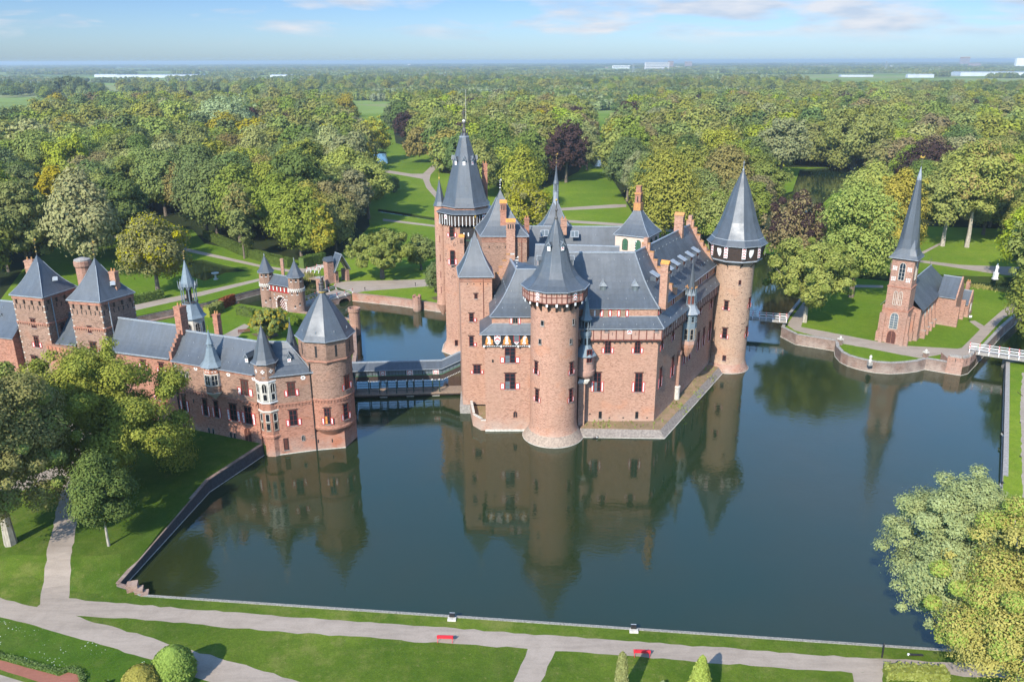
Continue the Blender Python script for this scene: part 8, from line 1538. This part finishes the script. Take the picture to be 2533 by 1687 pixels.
mb = MB(); mb.tube((p.x + .3, p.y, .12), (p.x + .42, p.y, .42), .07, .06, 7, 'white'); mb.lathe(p.x + .45, p.y, [(.02, .34), (.09, .42), (.08, .5), (.02, .56)], 8, 'black'); mb.tube((p.x + .5, p.y, .45), (p.x + .62, p.y, .43), .035, .012, 5, 'orange_tile'); mb.build('head', dk)
# boathouse and far buildings
p = G(V(1003, 362), 1.8); bh = thing('thatched_hut', 'low brown roofed hut by the pond behind the lawn, left of the tall tower', 'hut', p); mb = MB(); mb.bar((p.x - 4.5, p.y, 1.6), (8, 0, 0), (0, 6, 0), (0, 0, 3.2), 'black'); mb.build('wall', bh); mb = MB(); a, b = Vector((p.x - 5.5, p.y - 1, 4.3)), Vector((p.x + 4.5, p.y - 1, 4.3)); c, d = Vector((p.x - 4.5, p.y + 3, 7.2)), Vector((p.x + 4, p.y + 3, 7.2)); mb.grid(slope(a, b, c, d, 4, .05), 'thatch'); mb.poly([c, d, d + Vector((.5, 4, -2.9)), c + Vector((-1, 4, -2.9))], 'thatch'); mb.poly([a, c, c + Vector((-1, 4, -2.9))], 'thatch'); mb.poly([b, d, d + Vector((.5, 4, -2.9))], 'thatch'); mb.build('roof', bh)
def farbox(name, label, cat, u0, u1, vb, hpx, m, roof=None, depth=None, wins=0, z=1.8, group=None):
    p, q = G((u0, vb), z), G((u1, vb), z); h = hpx * p.y / F * 1.0; dp = depth or max(14, (q - p).length * .2); t = thing(name, label, cat, (p + q) / 2, group); mb = MB(); d = q - p; mb.bar(p - ZV, d, (0, dp, 0), ZV * (h + 1), m); mb.build('wall', t)
    if roof:
        mb = MB(); n = max(3, int(d.length / (h * 1.6)))
        for i in range(n): a, b = p + d * (i / n), p + d * ((i + 1) / n); c = (a + b) / 2; mb.add([a + ZV * h, b + ZV * h, c + ZV * h * 1.25, a + ZV * h + Vector((0, dp, 0)), b + ZV * h + Vector((0, dp, 0)), c + ZV * h * 1.25 + Vector((0, dp, 0))], [(0, 1, 2), (0, 2, 5, 3), (1, 4, 5, 2), (3, 5, 4)], roof)
        mb.build('roof', t)
    for r in range(wins): mb = MB(); mb.bar(p + d * .03 + ZV * (h * (r + .3) / wins) - Vector((0, .3, 0)), d * .94, (0, .25, 0), ZV * h * .4 / wins, 'glass_pale'); mb.build('window_band', t)
    return t
plain('far_white', (.50, .53, .56), .8, .2, scale=.02)
for i, (u0, u1, vt, vb, l) in enumerate(((234, 290, 186, 192, 'short white greenhouse at the left end of the far greenhouse row'), (290, 500, 187, 193, 'very long white greenhouse on the far left beyond the fields'), (668, 768, 187, 193, 'white greenhouse right of the very long one on the far left'), (824, 862, 187, 192, 'small white greenhouse peeping over the far trees left of centre'), (1078, 1104, 188, 193, 'small white greenhouse over the far trees behind the spire'), (1618, 1655, 189, 193, 'small white far shed right of the middle of the horizon'), (2080, 2160, 187, 191, 'white far greenhouse left of the lake end'), (2245, 2310, 186, 193, 'grey white greenhouse behind the far lake'), (2375, 2620, 181, 189, 'wide white greenhouse at the right edge above the far lake'))):
    farbox('greenhouse', l, 'greenhouse', u0, u1, vb, vb - vt, 'far_white', 'lead', group='white greenhouses in the far country')
plain('far_brick', (.30, .20, .18), .9, .1); plain('far_concrete', (.5, .48, .46), .9, .1)
for u0, u1, vt, vb, m, w_, l in ((1595, 1655, 157, 173, 'far_concrete', 4, 'broad pale office block on the horizon'), (1652, 1665, 154, 172, 'far_brick', 4, 'narrow dark brick block beside the pale office on the horizon'), (1664, 1693, 166, 172, 'far_concrete', 2, 'low pale hall between the two brick blocks on the horizon'), (1694, 1711, 155, 170, 'far_brick', 4, 'small dark brick tower block right of the pale offices'), (1515, 1560, 164, 170, 'white', 1, 'low white hall left of the offices on the horizon'), (2374, 2397, 144, 162, 'far_brick', 4, 'tall brown hospital block on the horizon at the right'), (2396, 2424, 158, 168, 'far_brick', 3, 'lower brown wing beside the hospital block on the horizon'), (2512, 2560, 147, 168, 'white', 0, 'big white hall at the right end of the horizon')):
    farbox('office_block', l, 'building', u0, u1, vb, vb - vt, m, None, wins=w_)
rr = random.Random(31)
for i in range(46):
    u, v = rr.uniform(900, 2500), rr.uniform(160, 178); farbox('village_house', 'pale far village house showing between distant trees', 'house', u, u + rr.uniform(3, 9), v, rr.uniform(1.6, 3), rr.choice(['white', 'far_concrete', 'far_brick']), rr.choice(['orange_tile', 'lead']) if i % 2 else None, group='village houses scattered in the far country')
def pylon(u, vt, vb, label, lattice=True):
    p = G((u, vb), 1.8); h = A((u, vt), p.y).z; t = h * .04 if lattice else h * .012; mb = MB()
    for sx in (-1, 1):
        for sy in (-1, 1): mb.tube((p.x + sx * h * .09, p.y + sy * h * .09, 1), (p.x + sx * h * .012, p.y + sy * h * .012, h), t * .3, t * .2, 4, 'lead')
    for k in range(6):
        f0, f1 = k / 6, (k + 1) / 6; r0, r1 = h * (.09 - .078 * f0), h * (.09 - .078 * f1)
        for s in (-1, 1): mb.tube((p.x - s * r0, p.y, h * f0), (p.x + s * r1, p.y, h * f1), t * .2, t * .2, 4, 'lead')
    if lattice:
        for z in (.66, .80, .93): mb.bar((p.x - h * .16 * (1.3 - z * .5), p.y, h * z), (h * .32 * (1.3 - z * .5), 0, 0), (0, t * .4, 0), (0, 0, t * .5), 'lead')
    prop(mb.build('pylon'), label, 'pylon')
pylon(1566, 159, 186, 'power pylon among far trees left of the offices'); pylon(2190, 152, 178, 'tall power pylon on the horizon right of the round tower'); pylon(710, 168, 184, 'power pylon over the far greenhouses at the left')
for u, vt, vb, l in ((843, 137, 156, 'thin radio mast on the horizon left of the tall tower'), (1543, 146, 160, 'church steeple mast on the far horizon')): 
    p = G((u, vb), 1.8); h = A((u, vt), p.y).z; mb = MB(); mb.tube((p.x, p.y, 0), (p.x, p.y, h), h * .02, h * .008, 5, 'lead'); prop(mb.build('radio_mast'), l, 'mast')
# ------------------------------------------------------------------ haze of a summer afternoon
mb = MB(); mb.bar((-26100, -320, -2), (52200, 0, 0), (0, 26420, 0), (0, 0, 68), 'white'); hz = mb.build('haze'); hz.data.materials.clear()
m = bpy.data.materials.new('haze'); m.use_nodes = True; nt = m.node_tree; nt.nodes.clear(); o = N(nt, 'ShaderNodeOutputMaterial'); v = N(nt, 'ShaderNodeVolumePrincipled'); v.inputs['Color'].default_value = (.64, .75, .80, 1); v.inputs['Density'].default_value = 0.00012; v.inputs['Anisotropy'].default_value = 0.2; nt.links.new(v.outputs[0], o.inputs['Volume']); hz.data.materials.append(m); prop(hz, kind='stuff')
hz.display_type = 'WIRE'
